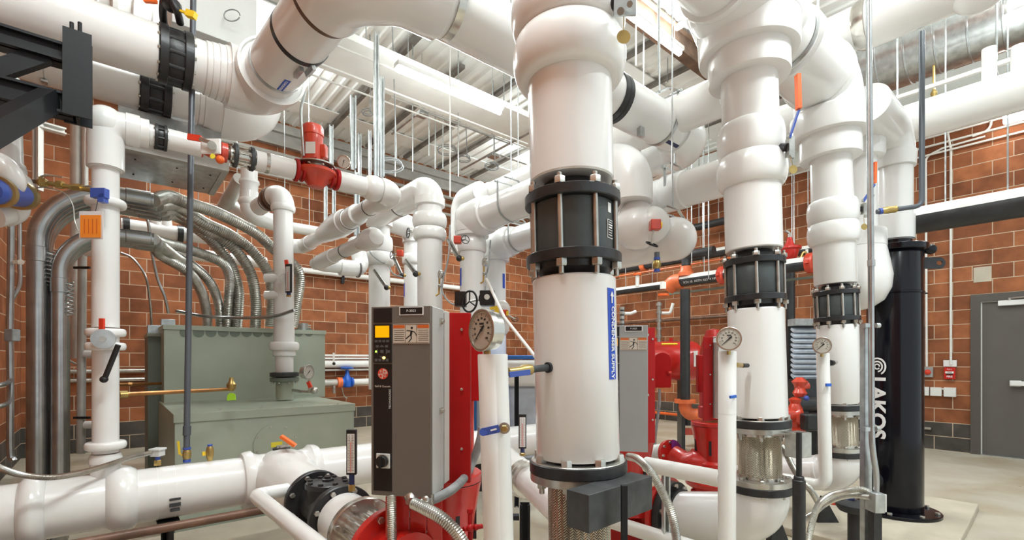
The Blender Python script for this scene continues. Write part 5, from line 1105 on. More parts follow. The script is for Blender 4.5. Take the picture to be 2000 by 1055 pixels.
q1 = P(985, 836, 1.497); part(lv, 'stem', 'zinc', Mb().cyl(q1+FW*.03, q1-FW*.012, .013, 16)); part(lv, 'nut', 'brass', Mb().hex(q1-FW*.012, -FW, .011, .008), label='brass nut'); part(lv, 'stem_ring', 'zinc', Mb().cyl(q1-FW*.002, q1-FW*.008, .018, 20))
part(lv, 'lever', 'blue_plastic', Mb().bar(P(975, 837, 1.478), P(944, 844, 1.478), .006, .024, up=Z).cyl(P(944, 844, 1.483), P(944, 844, 1.474), .0125, 16), label='blue lever')
part(lv, 'type_line', 'label_white', Mb().bar(P(970, 838, 1.4735), P(958, 841, 1.4735), .0008, .005, up=Z))
t = thing('gauge_connection', 'steel nipple and brass valve with blue lever joining gauge pipe and nearest riser', 'valve')
N0 = P(1071, 718, 1.69); N1 = P(990, 727, 1.575); dn = (N1-N0).normalized(); LN = (N1-N0).length
part(t, 'nipple', 'grey_steel', Mb().cyl(N0, N0+dn*LN*.5, .0125, 20)); part(t, 'collar_hole', 'rubber', Mb().cyl(N0-dn*.004+FW*.0, N0+dn*.006, .019, 20)); part(t, 'valve', 'brass', Mb().lathe(N0+dn*LN*.42, N1, [(0, .012), (.004, .018), (.02, .020), (.04, .018), (.055, .014), (LN*.55, .014)], 18), label='brass valve body')
part(t, 'lever', 'blue_plastic', Mb().bar(P(1035, 727, 1.60), P(995, 732, 1.55), .006, .018, up=Z), label='blue lever')
n1_ = (-FW*math.cos(math.radians(50))-RT*math.sin(math.radians(50)))
gauge('large round pressure gauge turned to the left on top of the nearest gauge pipe', P(938.5, 645, 1.52), n1_, sz(85, 1.51), .052, stem=.03)
g2 = Ax(1420.5, 690, 1419.5, 1055, 2.52)
leg2 = None
t = gauge_pipe('slim white gauge pipe in front of the second white riser', g2, 686, 1092, 18.0, leg=colX(985, g2(1092).x, g2(1092).z))
A = g2(938); t = thing('insulated_pipe', 'slim white level pipe running back from the second gauge pipe past the red pump flange', 'pipe'); part(t, 'pipe', 'white_paint', Mb().cyl(A+Y*.03, colX(1262, A.x, A.z), .046, 32)); q = colX(1322, A.x, A.z); part(t, 'strut_post', 'galvanised', Mb().strut(Vector((q.x, q.y+.07, .0)), Vector((q.x, q.y+.07, A.z+.03)), .04, -FW), label='galvanised strut post')
gauge('round pressure gauge facing the camera in front of the second white riser', P(1424, 662, 2.44), -FW-RT*.38, sz(47, 2.44), .045, stem=.02, ang=133)
t = thing('gauge_connection', 'small brass nipple between the second gauge pipe and the second riser', 'valve'); part(t, 'nipple', 'brass', Mb().cyl(P(1438, 713, 2.55), P(1452, 714, 2.65), .013, 16)); part(t, 'plug', 'black_plastic', Mb().cyl(P(1450, 714, 2.62), P(1460, 714, 2.66), .012, 14))
t = thing('valve_lever', 'tiny blue lever with steel stem on the second gauge pipe', 'valve handle'); part(t, 'lever', 'blue_paint', Mb().bar(P(1426, 776, 2.45), P(1437, 774, 2.46), .012, .014)); part(t, 'stem', 'zinc', Mb().cyl(P(1434, 775, 2.47), P(1434, 775, 2.50), .008, 10))
g3 = Ax(1607, 690, 1613, 950, 3.38)
t = gauge_pipe('slim white gauge pipe in front of the third white riser', g3, 690, 950, 13.6, leg=colX(1275, g3(950).x, g3(950).z))
gauge('smaller round pressure gauge in front of the third white riser', P(1606, 675, 3.30), -FW-RT*.5, sz(33, 3.3), .045, stem=.02, ang=133)
t = thing('gauge_connection', 'tiny nipple between the third gauge pipe and the third riser', 'valve'); part(t, 'nipple', 'zinc', Mb().cyl(P(1621, 707, 3.4), P(1632, 708, 3.5), .016, 14)); part(t, 'plug', 'black_plastic', Mb().cyl(P(1622, 709, 3.38), P(1626, 709, 3.4), .02, 14))
t = thing('valve_lever', 'tiny blue lever on the third gauge pipe', 'valve handle'); part(t, 'lever', 'blue_paint', Mb().box(P(1618, 752, 3.32), (.035, .012, .02), (RT, FW, Z))); part(t, 'stem', 'zinc', Mb().cyl(P(1617, 752, 3.32), P(1614, 752, 3.38), .01, 10))
# ================================================================== brackets and posts at the risers
t = thing('steel_bracket', 'dark angled steel bracket box under the nearest braided connector flange', 'bracket')
A = P(1150, 1004, 1.46); B_ = P(1274, 967, 1.70); A.z = B_.z = .848; dA_ = (B_-A).normalized(); nn = dA_.cross(Z).normalized(); nn = -nn if nn.dot(FW) < 0 else nn
part(t, 'box', 'grey_steel', Mb().box((A+B_)/2+nn*.045, ((B_-A).length, .09, .118), (dA_, nn, Z)), bevel=.002)
t = thing('bracket_post', 'thin dark steel post in front of the angled bracket', 'post'); A = P(1219, 948, 1.52); part(t, 'post', 'rod_black', Mb().box((A.x, A.y, (A.z+.012)/2), (.018, .018, A.z-.012), (RT, FW, Z))); part(t, 'foot', 'rod_black', Mb().box((A.x, A.y, .006), (.12, .12, .012)))
t = thing('pipe_guide', 'black strut post with side nipple between the gauge pipe and the nearest braided connector', 'post'); A = P(1025, 984, 1.95); part(t, 'post', 'rod_black', Mb().strut(Vector((A.x, A.y, 0)), A, .042, -FW)); part(t, 'nipple', 'rod_black', Mb().cyl(P(1000, 1010, 1.94), P(1014, 1010, 1.94), .014, 14))
t = thing('steel_bracket', 'small steel bracket under the flange of the second braided connector', 'bracket')
A = P(1548, 868, 2.62); part(t, 'box', 'zinc', Mb().box(A+RT*.03, (.105, .08, .135), ((RT*.93+FW*.37).normalized(), (FW*.93-RT*.37).normalized(), Z)), bevel=.002); part(t, 'arm', 'zinc', Mb().bar(P(1505, 850, 2.66), P(1548, 846, 2.62), .05, .01))
t = thing('screw_post', 'black screw jack post with wide sleeve in front of the second riser elbow', 'post')
A = P(1560.5, 845, 2.45); Bq = P(1561, 930, 2.45); part(t, 'rod', 'black_plastic', Mb().cyl(A, Vector((A.x, A.y, Bq.z-.05)), .0135, 20)); z1 = P(0, 930, 2.45).z; part(t, 'cap', 'black_iron', Mb().cyl((A.x, A.y, z1-.02), (A.x, A.y, z1), .024, 24, bev=.004)); part(t, 'sleeve', 'black_iron', Mb().cyl((A.x, A.y, .02), (A.x, A.y, z1-.018), .030, 28, bev=.004)); part(t, 'foot', 'black_iron', Mb().box((A.x, A.y, .01), (.16, .16, .02)))
# ================================================================== flexible conduits near the drives and risers
def flex(label, pts, r, mat_='zinc', grp='ribbed flexible conduits', amp=.075): t = thing('flexible_conduit', label, 'flexible conduit', grp); flexpipe(t, [P(*p) for p in pts], r, mat_, amp=amp, seg=16); return t
flex('ribbed flexible conduit hanging straight down from the nearest drive cabinet', [(765, 968, 1.71), (765, 1000, 1.69), (766, 1060, 1.68), (768, 1130, 1.68)], .0165)
t = flex('thick ribbed flexible conduit curving right from under the nearest drive cabinet', [(806, 982, 1.68), (825, 991, 1.66), (862, 1012, 1.62), (895, 1045, 1.60), (915, 1085, 1.60)], .021)
part(t, 'connector', 'zinc', Mb().lathe(P(802, 966, 1.71), P(806, 986, 1.68), [(0, .020), (.01, .025), (.02, .022), (.03, .023)], 20))
t = thing('liquid_tight_conduit', 'smooth grey cable conduit looping from the nearest drive cabinet behind the red plate', 'conduit'); part(t, 'tube', 'insul_grey', Mb().sweep(spline([P(838, 978, 1.70), P(855, 972, 1.72), P(885, 955, 1.80), P(908, 932, 1.98), P(922, 905, 2.06), P(936, 865, 2.06), P(942, 835, 2.06)], 10), .0175, 20)); part(t, 'connector', 'zinc', Mb().ball(P(833, 977, 1.69), .022, 16).cyl(P(841, 965, 1.69), P(841, 985, 1.69), .012, 12))
flex('ribbed flexible conduit arching down in front of the red pump right of the bracket', [(1228, 892, 2.45), (1245, 897, 2.3), (1268, 918, 2.2), (1292, 958, 2.15), (1312, 1005, 2.1), (1322, 1060, 2.1), (1324, 1110, 2.1)], .0185)
flex('ribbed flexible conduit behind the second braided connector bracket', [(1524, 870, 3.0), (1535, 885, 3.0), (1548, 912, 3.0), (1563, 935, 3.0), (1585, 960, 3.0), (1600, 985, 3.1)], .018)
# braided hose bottom and volute between pumps
t = thing('threaded_bleed_line', 'small red pipe tee standing beside the big red pump', 'pipe'); part(t, 'riser', 'red_deep', Mb().cyl(P(918, 1075, 1.75), P(918, 1002, 1.78), .008, 12).hex(P(918, 1003, 1.78), Z, .011, .016)); part(t, 'tee', 'red_deep', Mb().cyl(P(906, 1034, 1.75), P(942, 1028, 1.78), .009, 12).ball(P(918, 1032, 1.75), .014, 14).ball(P(930, 1030, 1.76), .012, 12)); part(t, 'riser', 'red_deep', Mb().cyl(P(905, 1060, 1.75), P(905, 1030, 1.76), .005, 8))
# thermometer, valve and white bits seen between gauge pipe and riser
thermometer('thin thermometer standing on the pipe between the gauge pipe and the nearest riser', P(1020.5, 876, 2.60), sz(67, 2.6), sz(15, 2.6), RT, sz(14, 2.6))
t = thing('insulated_pipe', 'white insulated suction pipe with bare clamp ring seen left of the nearest braided connector', 'pipe'); A, B_ = P(1000, 908, 2.95), P(1116, 1012, 2.22); d_ = (B_-A).normalized(); part(t, 'pipe', 'white_jacket', Mb().cyl(A-d_*.25, B_, .082, 40)); part(t, 'ring', 'stainless', Mb().lathe(A+d_*.18, B_, [(0, .08), (0, .092), (.03, .092), (.03, .08)], 40)); part(t, 'ring', 'stainless', Mb().lathe(A+d_*.25, B_, [(0, .08), (0, .105), (.03, .105), (.03, .08)], 40)); part(t, 'buckle', 'zinc', Mb().box(A+d_*.2-FW*.10-Z*.03, (.03, .03, .04)))
# ================================================================== risers in the middle distance
def mid_riser(label, ax, y0, y1, rp, beads, cols=(), sticker=None, grp='white insulated risers'):
    t = thing('insulated_riser', label, 'pipe', grp)
    part(t, 'pipe', 'white_jacket', vl(Mb(), ax, [(y0, rp), (y1, rp)], 44))
    for y_, h_, R_ in beads: part(t, 'valve_cover', 'white_jacket', vl(Mb(), ax, bead(y_+h_, y_-h_, rp, R_, 10, .6), 44))
    for y_, h_, R_ in cols: part(t, 'elbow_rim', 'white_jacket', vl(Mb(), ax, [(y_+h_, rp), (y_+h_*.9, R_), (y_-h_*.9, R_), (y_-h_, rp)], 44))
    if sticker:
        sy, sa, sh = sticker; a_ = math.radians(sa); n_ = -FW*math.cos(a_)+RT*math.sin(a_); part(t, 'pipe_label', 'blue_label', Mb().box((ax(sy)+ax(sy+sh))/2+n_*(rp*ax.k), (.035, .004, (ax(sy)-ax(sy+sh)).length), (n_.cross(Z), n_, Z)), label='narrow blue strip label')
    return t
m1 = Ax(741, 400, 741, 620, 5.75); m2 = Ax(839, 400, 840, 620, 4.70); m3 = Ax(922, 440, 922, 620, 4.70); m4 = Ax(965, 440, 966, 640, 5.2)
XM = m2(400).x; ZM = 3.0
t = mid_riser('white insulated riser left of the tall elbow topped one, behind the nearest drive cabinet', m1, 425, 760, 21, [(507, 13, 31), (478, 15, 27)], [(432, 12, 26)])
t = mid_riser('white insulated riser with round elbow top behind the nearest drive cabinet', m2, 392, 760, 24.5, [(458, 12, 33), (432, 14, 34)], [(396, 8, 30)], )
Ym2, Ym1 = m2(400).y, m1(400).y
pa, ar_ = fillet([m2(398), Vector((XM, Ym2, ZM)), Vector((XM, Ym2+.45, ZM))], .16, 14); part(t, 'elbow', 'white_jacket', Mb().sweep(pa, 28.5*m2.k, 44), label='large rounded elbow cover')
pa, ar_ = fillet([Vector((XM, Ym2+.4, ZM)), Vector((XM, Ym1, ZM)), m1(432)], .14, 12); part(t, 'pipe', 'white_jacket', Mb().sweep(pa, .125, 40)); strap(t, Vector((XM, Ym2+.62, ZM)), Y, .125, .02, 'wall_metal')
t = mid_riser('white insulated riser with tee top and long level pipe, left of the nearest riser', m3, 452, 760, 24, [(481, 13, 28.5)], [(458, 6, 33)], (526, -62, 34))
XD = m3(430).x; ZD = 2.69; YD = m3(430).y; dd_ = lambda px: colX(px, XD, ZD)
part(t, 'tee', 'white_jacket', vl(Mb(), m3, [(458, 30), (456, 34), (440, 35), (418, 33), (405, 26), (398, 14), (396, 0)], 44), label='bulging tee cover')
part(t, 'tee_rim', 'white_jacket', Mb().lathe(Vector((XD, YD+.05, ZD)), Vector((XD, 0, ZD)), [(0, .15), (.02, .175), (YD+.05-dd_(948).y, .178), (YD+.07-dd_(948).y, .165), (YD+.12-dd_(948).y, .165), (YD+.13-dd_(948).y, .14)], 44))
pa, ar_ = fillet([Vector((XD, YD, ZD)), dd_(1232), dd_(1232)-Z*.30], .18, 12); part(t, 'pipe', 'white_jacket', Mb().sweep(pa, .145, 44))
hanger('strap hanger on the long level pipe just left of the nearest riser', dd_(998), Y, .147, w=.022)
t = mid_riser('white insulated riser with tee behind the tee topped one, left of the nearest riser', m4, 500, 760, 22.5, [], [(506, 6, 29)], (537, 55, 28))
XE = m4(470).x; ZE = 2.556; YE = m4(470).y; ee = lambda px: colX(px, XE, ZE)
part(t, 'tee', 'white_jacket', vl(Mb(), m4, [(508, 26), (505, 30), (470, 31), (455, 26), (448, 12), (446, 0)], 44), label='bulging tee cover')
part(t, 'tee_rim', 'white_jacket', Mb().lathe(Vector((XE, YE, ZE)), Vector((XE, 0, ZE)), [(0, .15), (YE-ee(992).y, .16), (YE-ee(995).y, .145), (YE-ee(1002).y, .145), (YE-ee(1003).y, .125)], 44))
part(t, 'pipe', 'white_jacket', Mb().cyl(Vector((XE, YE, ZE)), ee(1430), .125, 44))
part(t, 'seam_collar', 'white_jacket', Mb().lathe(ee(1300), ee(1350), [(0, .125), (.01, .134), (.16, .134), (.17, .125)], 44))
hanger('strap hanger on the level pipe below and left of the nearest riser', ee(1012), Y, .127, w=.02)
hanger('strap hanger rod by the level pipe right of the nearest riser', ee(1318), Y, .127, top=P(1318, 300, 3.53).z, w=.02)
m5 = Ax(808, 440, 808, 620, 6.3); t = mid_riser('narrow white insulated riser half hidden behind the elbow topped one', m5, 470, 760, 19, [(508, 10, 23)], [], (555, -62, 26))
q5 = m5(447); l5 = m1(450); l5.z = q5.z; pa, ar_ = fillet([m5(475), Vector((q5.x, q5.y, q5.z)), (l5+q5)/2, l5], .16, 10); part(t, 'elbow', 'white_jacket', Mb().sweep(pa, 22*m5.k, 36))
# upper level pipe F with elbow
XF, ZF = 3.3, 3.18; ff = lambda px: colX(px, XF, ZF)
t = thing('insulated_header', 'white insulated level pipe with twin elbows high behind the tee topped riser', 'pipe', 'white insulated headers overhead')
part(t, 'pipe', 'white_jacket', Mb().cyl(ff(930), ff(1420), .14, 40)); pa, ar_ = fillet([ff(960), ff(926), ff(926)-Z*.6], .16, 12); part(t, 'elbow', 'white_jacket', Mb().sweep(pa, .15, 40)); 
q = P(899, 392, 5.5); pa, ar_ = fillet([q-Z*.6, q, q+Y*-.4], .14, 10); part(t, 'elbow', 'white_jacket', Mb().sweep(pa, .11, 36))
# ball tee right of riser 1
t = thing('insulated_tee', 'big white ball shaped insulated tee right of the nearest check valve', 'pipe')
q = P(1243, 442, 3.30); part(t, 'tee', 'white_jacket', Mb().lathe(q+Z*.30, q-Z, [(0, .066), (.12, .066), (.121, .075), (.14, .076), (.15, .085), (.20, .12), (.26, .155), (.30, .165), (.34, .160), (.40, .13), (.45, .07), (.46, 0)], 48)); part(t, 'valve_cover', 'white_jacket', Mb().ball(P(1272, 440, 3.25), .125, 36))
XG, ZG = 3.02, 2.165; gg = lambda px: colX(px, XG, ZG)
gA = gg(1120); gL = (gg(1322)-gA).length; part(t, 'pipe', 'white_jacket', Mb().lathe(gA, gg(1322), [(0, .138), (gL, .138)], 44)); part(t, 'elbow', 'white_jacket', Mb().lathe(gA, gg(1322), [(gL-.16, .138), (gL-.155, .148), (gL-.02, .150)]+[(gL-.02+.15*math.sin(k*math.pi/20), .150*math.cos(k*math.pi/20)+1e-4) for k in range(1, 11)], 44), label='rounded end cover')
hanger('strap hanger holding the short pipe beside the ball shaped tee', gg(1313), Y, .14, w=.022)
t = thing('gear_operator', 'orange valve gear box with hanging black chain wheel on the ball shaped tee', 'valve operator')
q = P(1279, 440, 3.05); part(t, 'gearbox', 'pump_orange_red', Mb().box(q, (.065, .06, .065), (RT, FW, Z)), bevel=.006); part(t, 'indicator', 'yellow_plastic', Mb().cyl(q+RT*.033-FW*.0, q+RT*.042, .022, 16), label='yellow dial'); part(t, 'shaft', 'zinc', Mb().cyl(q-Z*.03-RT*.01, q-Z*.12-RT*.02, .008, 10)); n_ = (Z*.85-FW*.45+RT*.3).normalized(); part(t, 'wheel', 'black_iron', Mb().lathe(q-Z*.125-RT*.02, q-Z*.125-RT*.02+n_, [(0, .035), (0, .042), (.008, .042), (.008, .035)], 28, closed=True).lathe(q-Z*.125-RT*.02, q-Z*.125-RT*.02+n_, [(0, .038), (.003, .038)], 24))
t = thing('vent_fitting', 'brass and blue vent fitting pointing down below the ball shaped tee', 'valve'); part(t, 'cap', 'rod_grey', Mb().cyl(P(1283, 493, 3.0), P(1283, 503, 3.0), .017, 16)); part(t, 'union', 'blue_plastic', Mb().cyl(P(1283, 503, 3.0), P(1283, 508, 3.0), .020, 16)); part(t, 'body', 'brass', Mb().lathe(P(1283, 526, 3.0), P(1283, 508, 3.0), [(0, .015), (.012, .025), (.03, .027), (.045, .024), (.057, .016)], 16)); part(t, 'union', 'blue_plastic', Mb().cyl(P(1283, 526, 3.0), P(1283, 531, 3.0), .019, 16))
# continuation of pipe B behind riser 1: valve, bands, hanger and elbow
bb = lambda px: colY(px, YBp, ZA)
t = thing('insulated_header', 'white insulated pipe with flange and bands emerging right of the nearest riser into an elbow', 'pipe', 'white insulated headers overhead')
eB = Vector((3.70, YBp, ZA)); tgt = Vector((3.70, 2.78, ZA-.02)); pa, ar_ = fillet([bb(1225), eB, tgt], .22, 14)
part(t, 'pipe', 'white_jacket', Mb().sweep(pa, .150, 52)); a = ar_[0]; part(t, 'elbow', 'white_jacket', Mb().sweep([a[0]-X*.10, a[0]-X*.098]+a+[a[-1]+(tgt-eB).normalized()*.1], [.15, .168]+[.170+.012*math.sin(math.pi*i/(len(a)-1)) for i in range(len(a))]+[.168], 52)); strap(t, a[-1]+(tgt-eB).normalized()*.2, tgt-eB, .151, .012, 'wall_metal')
strap(t, bb(1243), X, .150, .026, 'girder_rust'); n_ = facing(bb(1302), X, 30); part(t, 'pipe_label', 'navy', Mb().box(bb(1302)+n_*.1495, (.16, .03, .004), (X, X.cross(n_), n_))); part(t, 'clamp_foot', 'galvanised', Mb().box(bb(1240)-Z*.175-Y*.05, (.05, .03, .07)))
hanger('strap hanger around the pipe that emerges right of the nearest riser', bb(1288), X, .152, w=.03, m='galvanised')
t = thing('pipe_flange', 'black bolted flange on the pipe emerging right of the nearest riser', 'pipe flange'); part(t, 'flange', 'black_iron', Mb().lathe(bb(1187), bb(1235), [(0, .10), (0, .165), (.04, .165), (.045, .16), (.05, .165), (.085, .165), (.085, .10)], 48)); bolt_ring(t, bb(1187)+X*.085, X, 8, .148, .012, .012)
t = thing('lever_chain_tag', 'round brass tag on a chain beside the top cover of the nearest riser', 'tag'); q = P(1218, 72, 1.62)
def brass_tag(t, q, r, L): part(t, 'disc', 'brass', Mb().cyl(q-FW*.001, q+FW*.001, r, 28)); part(t, 'chain', 'brass', Mb().sweep([q+Z*(r*.8), q+Z*(r*.8+L)], .0015, 6))
brass_tag(t, q, .023, .05); part(t, 'valve_plate', 'galvanised', Mb().box(P(1220, 15, 1.64), (.075, .01, .055), (RT, FW, Z)).cyl(P(1212, 22, 1.62), P(1212, 22, 1.60), .012, 12).cyl(P(1230, 8, 1.62), P(1230, 8, 1.6), .01, 12), label='galvanised lever plate'); part(t, 'stem', 'black_plastic', Mb().cyl(P(1166, 5, 1.66), P(1212, 10, 1.66), .022, 16))
def lever_valve(label, d, stem, top, tag_, col='orange_paint', s=1, lev=None):
    t = thing('valve_lever', label, 'valve handle', 'orange lever handles on the risers'); part(t, 'stem', 'black_iron', Mb().cyl(P(stem[0], stem[1], d+.06), P(stem[2], stem[3], d), .022*s, 16))
    part(t, 'plate', 'zinc', Mb().box(P(stem[2]+5, stem[3], d), (.03*s, .04*s, .10*s), (RT, FW, Z)).hex(P(stem[2]+3, stem[3]-20*s, d-.01), -FW, .014, .014).hex(P(stem[2]+8, stem[3]+18*s, d-.01), -FW, .014, .014)); part(t, 'arm', 'blue_plastic', Mb().bar(P(stem[2]+4, stem[3]-18*s, d-.02), P(top[0], top[3], d-.04), .008, .018), label='blue steel arm'); part(t, 'grip', col, Mb().bar(P(top[0], top[3]-2, d-.04), P(top[1], top[2], d-.04), .020*s, .030*s), label='orange grip')
    q = P(tag_[0], tag_[1], d-.03); part(t, 'disc', 'brass', Mb().cyl(q-FW*.001, q+FW*.001, .023, 24), label='round brass tag'); part(t, 'chain', 'brass', Mb().sweep([q+Z*.02, P(stem[2]+5, stem[3]+18*s, d-.03)], .0015, 6)); return t
lever_valve('orange lever handle with brass tag on the collar of the second riser', 2.62, (1520, 288, 1538, 288), (1560, 1558, 146, 215), (1549, 331))
lever_valve('orange lever handle with brass tag on the collar of the third riser', 3.55, (1668, 412, 1682, 408), (1708, 1709, 317, 360), (1688, 443), s=.8)
# chain wheels, thermometers, gauges on the middle risers
def gearwheel(label, bx_, wh, d, wr, n_, name='gear_operator', col='pump_orange_red', bs=.07):
    t = thing(name, label, 'valve operator', 'hand wheel gear boxes on the middle risers'); q = P(bx_[0], bx_[1], d); w = P(wh[0], wh[1], d-.03); n_ = Vector(n_).normalized(); u, v = perp(n_)
    part(t, 'gearbox', col, Mb().box(q, (bs, bs, bs), (RT, FW, Z)), bevel=.008); part(t, 'shaft', 'zinc', Mb().cyl(q, w, .009, 10)); mb = Mb().sweep([w+u*wr*math.cos(2*math.pi*k/28)+v*wr*math.sin(2*math.pi*k/28) for k in range(29)], wr*.10, 10)
    part(t, 'wheel', 'black_iron', mb)
    for k in range(3): a_ = 2*math.pi*k/3+.5; part(t, 'spoke', 'black_iron', Mb().cyl(w, w+(u*math.cos(a_)+v*math.sin(a_))*wr, wr*.07, 8))
    return t
gearwheel('orange gear box with small black wheel on the tee topped riser', (894, 469), (909, 468), 4.45, .037, (-FW*.9+RT*.4))
gearwheel('orange gear box with small black wheel between the two left middle risers', (782, 495), (766, 498), 5.5, .045, (-FW*.7-RT*.7))
gearwheel('small black wheel on the narrow riser behind the elbow topped one', (803, 452), (797, 455), 5.8, .058, (-FW*.5-RT*.85), col='zinc', bs=.04)
gearwheel('small black wheel hanging left of the left middle riser', (712, 497), (707, 497), 5.5, .04, (-FW*.4-RT*.9), col='zinc', bs=.03)
t = gearwheel('large black hand wheel and actuator above the nearest round gauge', (952, 583), (917, 589), 3.9, .085, (-FW*.75-RT*.66), col='black_iron', bs=.12)
part(t, 'actuator', 'black_iron', Mb().box(P(900, 585, 4.0), (.09, .1, .12), (RT, FW, Z))); part(t, 'actuator_cap', 'black_iron', Mb().cyl(P(948, 583, 3.86), P(948, 583, 3.80), .055, 20)); part(t, 'dial', 'label_white', Mb().cyl(P(951, 580, 3.80), P(951, 580, 3.79), .022, 20), label='round white dial')
t = gearwheel('small red valve with wheel right of the large round gauge', (986, 612), (1006, 624), 4.3, .03, (-FW*.6+Z*.6), bs=.06); part(t, 'indicator', 'yellow_plastic', Mb().box(P(991, 612, 4.22), (.02, .02, .04), (RT, FW, Z))); part(t, 'flange_cover', 'white_jacket', Mb().ball(P(978, 605, 4.4), .09, 24)); part(t, 'flange_cover', 'white_jacket', Mb().ball(P(978, 640, 4.4), .08, 24))
t = thing('orange_tag', 'orange tag hanging above the small red valve right of the round gauge', 'tag'); part(t, 'tag', 'yellow_plastic', Mb().prism([(-.02, -.05), (.02, -.06), (.02, .05), (-.06, .03), (-.06, .01), (-.02, .01)], P(970, 607, 4.2), RT, Z, FW, .006))
def rodlike(label, a, b, d): 
    t = thing('thermometer', label, 'thermometer', 'slanted steel thermometers on the middle risers'); A, B_ = P(*a, d), P(*b, d-.05); part(t, 'case', 'zinc', Mb().bar(A, B_, .02, .035)); part(t, 'scale', 'ink', Mb().bar(A-FW*.011, B_-FW*.011+(A-B_)*.15, .002, .016, up=FW)); part(t, 'stem', 'black_iron', Mb().ball(B_, .03, 14)); part(t, 'nut', 'brass', Mb().ball(B_+RT*.03, .02, 12))
rodlike('slanted steel thermometer on the left middle riser', (731, 527), (755, 562), 5.45); rodlike('slanted thermometer right of the left middle riser', (769, 502), (785, 538), 5.5); rodlike('slanted thermometer left of the elbow topped riser', (792, 507), (812, 535), 4.6); rodlike('slanted thermometer left of the tee topped riser', (875, 467), (897, 505), 4.5)
for px, py, d, l in ((858, 536, 4.42, 'small round gauge with drain piece on the elbow topped riser'), (945, 512, 4.45, 'small round gauge with drain piece on the tee topped riser')):
    t = gauge(l, P(px, py, d), -FW*.5-RT*.85, .085, .035, group='small round gauges', detail=False); part(t, 'drop_pipe', 'brass', Mb().sweep([P(px, py+8, d), P(px, py+22, d), P(px-1, py+38, d), P(px-7, py+42, d)], .009, 10)); part(t, 'valve', 'zinc', Mb().ball(P(px+1, py+22, d-.02), .018, 12))
for i, (pts, l) in enumerate(([[P(718, 482, 5.5), P(727, 498, 5.4), P(745, 512, 5.35), P(752, 514, 5.35)], 'thin grey cable looping over the left middle riser'], [[P(760, 520, 5.4), P(768, 535, 5.3), P(785, 541, 5.2)], 'short grey cable below the orange gear box on the left'], [[P(879, 440, 4.6), P(876, 500, 4.4), P(866, 545, 4.4), P(864, 570, 4.4), P(880, 592, 4.3), P(900, 595, 4.2)], 'long pale cable hanging from the roof past the elbow topped riser'], [[P(958, 470, 4.7), P(955, 510, 4.3), P(950, 540, 4.3), P(947, 570, 4.2)], 'dark cable hanging along the tee topped riser'])):
    solo('cable', l, 'cable', 'insul_grey', Mb().sweep(spline(pts, 8), .008, 8))
solo('thin_conduit', 'slim white conduit slanting down right behind the large round gauge', 'conduit', 'white_paint', Mb().sweep([P(950, 545, 3.6), P(985, 620, 3.3), P(1040, 690, 3.0), P(1062, 718, 2.9)], .011, 10))
# tote tank -------------------------------------------------------------
t = thing('blue_tote', 'blue framed tote with grey bag standing behind the nearest gauge pipe', 'tote tank'); A = P(1020, 750, 5.2); Bx = A.copy(); Bx.z = 0
part(t, 'bag', 'wrap_grey', Mb().box((A.x, A.y, .68), (.98, .78, .74), (RT, FW, Z)), bevel=.03)
for s_ in (-.5, .5, -.17): part(t, 'frame_post', 'tote_blue', Mb().box(Vector((A.x, A.y, .69))+RT*s_-FW*.40, (.06, .05, .78), (RT, FW, Z)), label='blue frame post')
part(t, 'lid', 'label_white', Mb().box((A.x, A.y, 1.185), (1.06, .86, .27), (RT, FW, Z)), bevel=.04, label='white top cover'); part(t, 'rim', 'tote_blue', Mb().box((A.x, A.y, 1.345), (1.0, .8, .04), (RT, FW, Z)), bevel=.01); part(t, 'pallet', 'black_plastic', Mb().box((A.x, A.y, .15), (1.0, .8, .3), (RT, FW, Z))); part(t, 'rail', 'zinc', Mb().cyl(Vector((A.x, A.y, .60))-FW*.44-RT*.45, Vector((A.x, A.y, .60))-FW*.44+RT*.45, .012, 10))
A = P(1009, 820, 4.3); t = thing('strut_post', 'dark strut post standing in front of the blue tote', 'post'); part(t, 'post', 'rod_black', Mb().strut(Vector((A.x, A.y, 0)), P(1009, 735, 4.3), .04, -FW))
# ================================================================== back wall pipework at left and middle
def wallpipe(label, p0, p1, y, z, r, m='white_paint', name='wall_pipe', d=.1): return solo(name, label, 'pipe', m, Mb().cyl(colY(p0, YB-d, z), colY(p1, YB-d, z), r, 20))
wallpipe('long white pipe running level across the far brick wall', 565, 905, 0, 2.93, .05)
t = thing('pipe_clamp', 'strut clamp hanging under the long white pipe on the far brick wall', 'clamp'); q = colY(669, YB-.1, 2.93); part(t, 'clamp', 'rod_black', Mb().box(q-Z*.09, (.05, .06, .16)).band(q, X, .052, .04, .008, 20))
wallpipe('white plastic pipe with black print low on the far wall', 575, 760, 0, 1.24, .068); wallpipe('thin pale pipe above the printed plastic pipe, upper one', 575, 760, 0, 1.40, .018, d=.06); wallpipe('thin pale pipe above the printed plastic pipe, lower one', 575, 760, 0, 1.345, .018, d=.06)
wallpipe('pale pipe under the printed plastic pipe on the far wall', 575, 760, 0, 1.13, .02, d=.06)
t = thing('valved_pipe', 'bare steel pipe with blue gate valve and orange coupling low on the far wall', 'pipe'); z_ = .90
part(t, 'pipe', 'pipe_lightgrey', Mb().cyl(colY(580, 8.9, z_), colY(660, 8.9, z_), .06, 20)); part(t, 'pipe', 'white_paint', Mb().cyl(colY(690, 8.9, z_), colY(765, 8.9, z_), .06, 20)); part(t, 'coupling', 'coupling_orange', Mb().cyl(colY(658, 8.9, z_), colY(667, 8.9, z_), .095, 20)); q = colY(678, 8.9, z_)
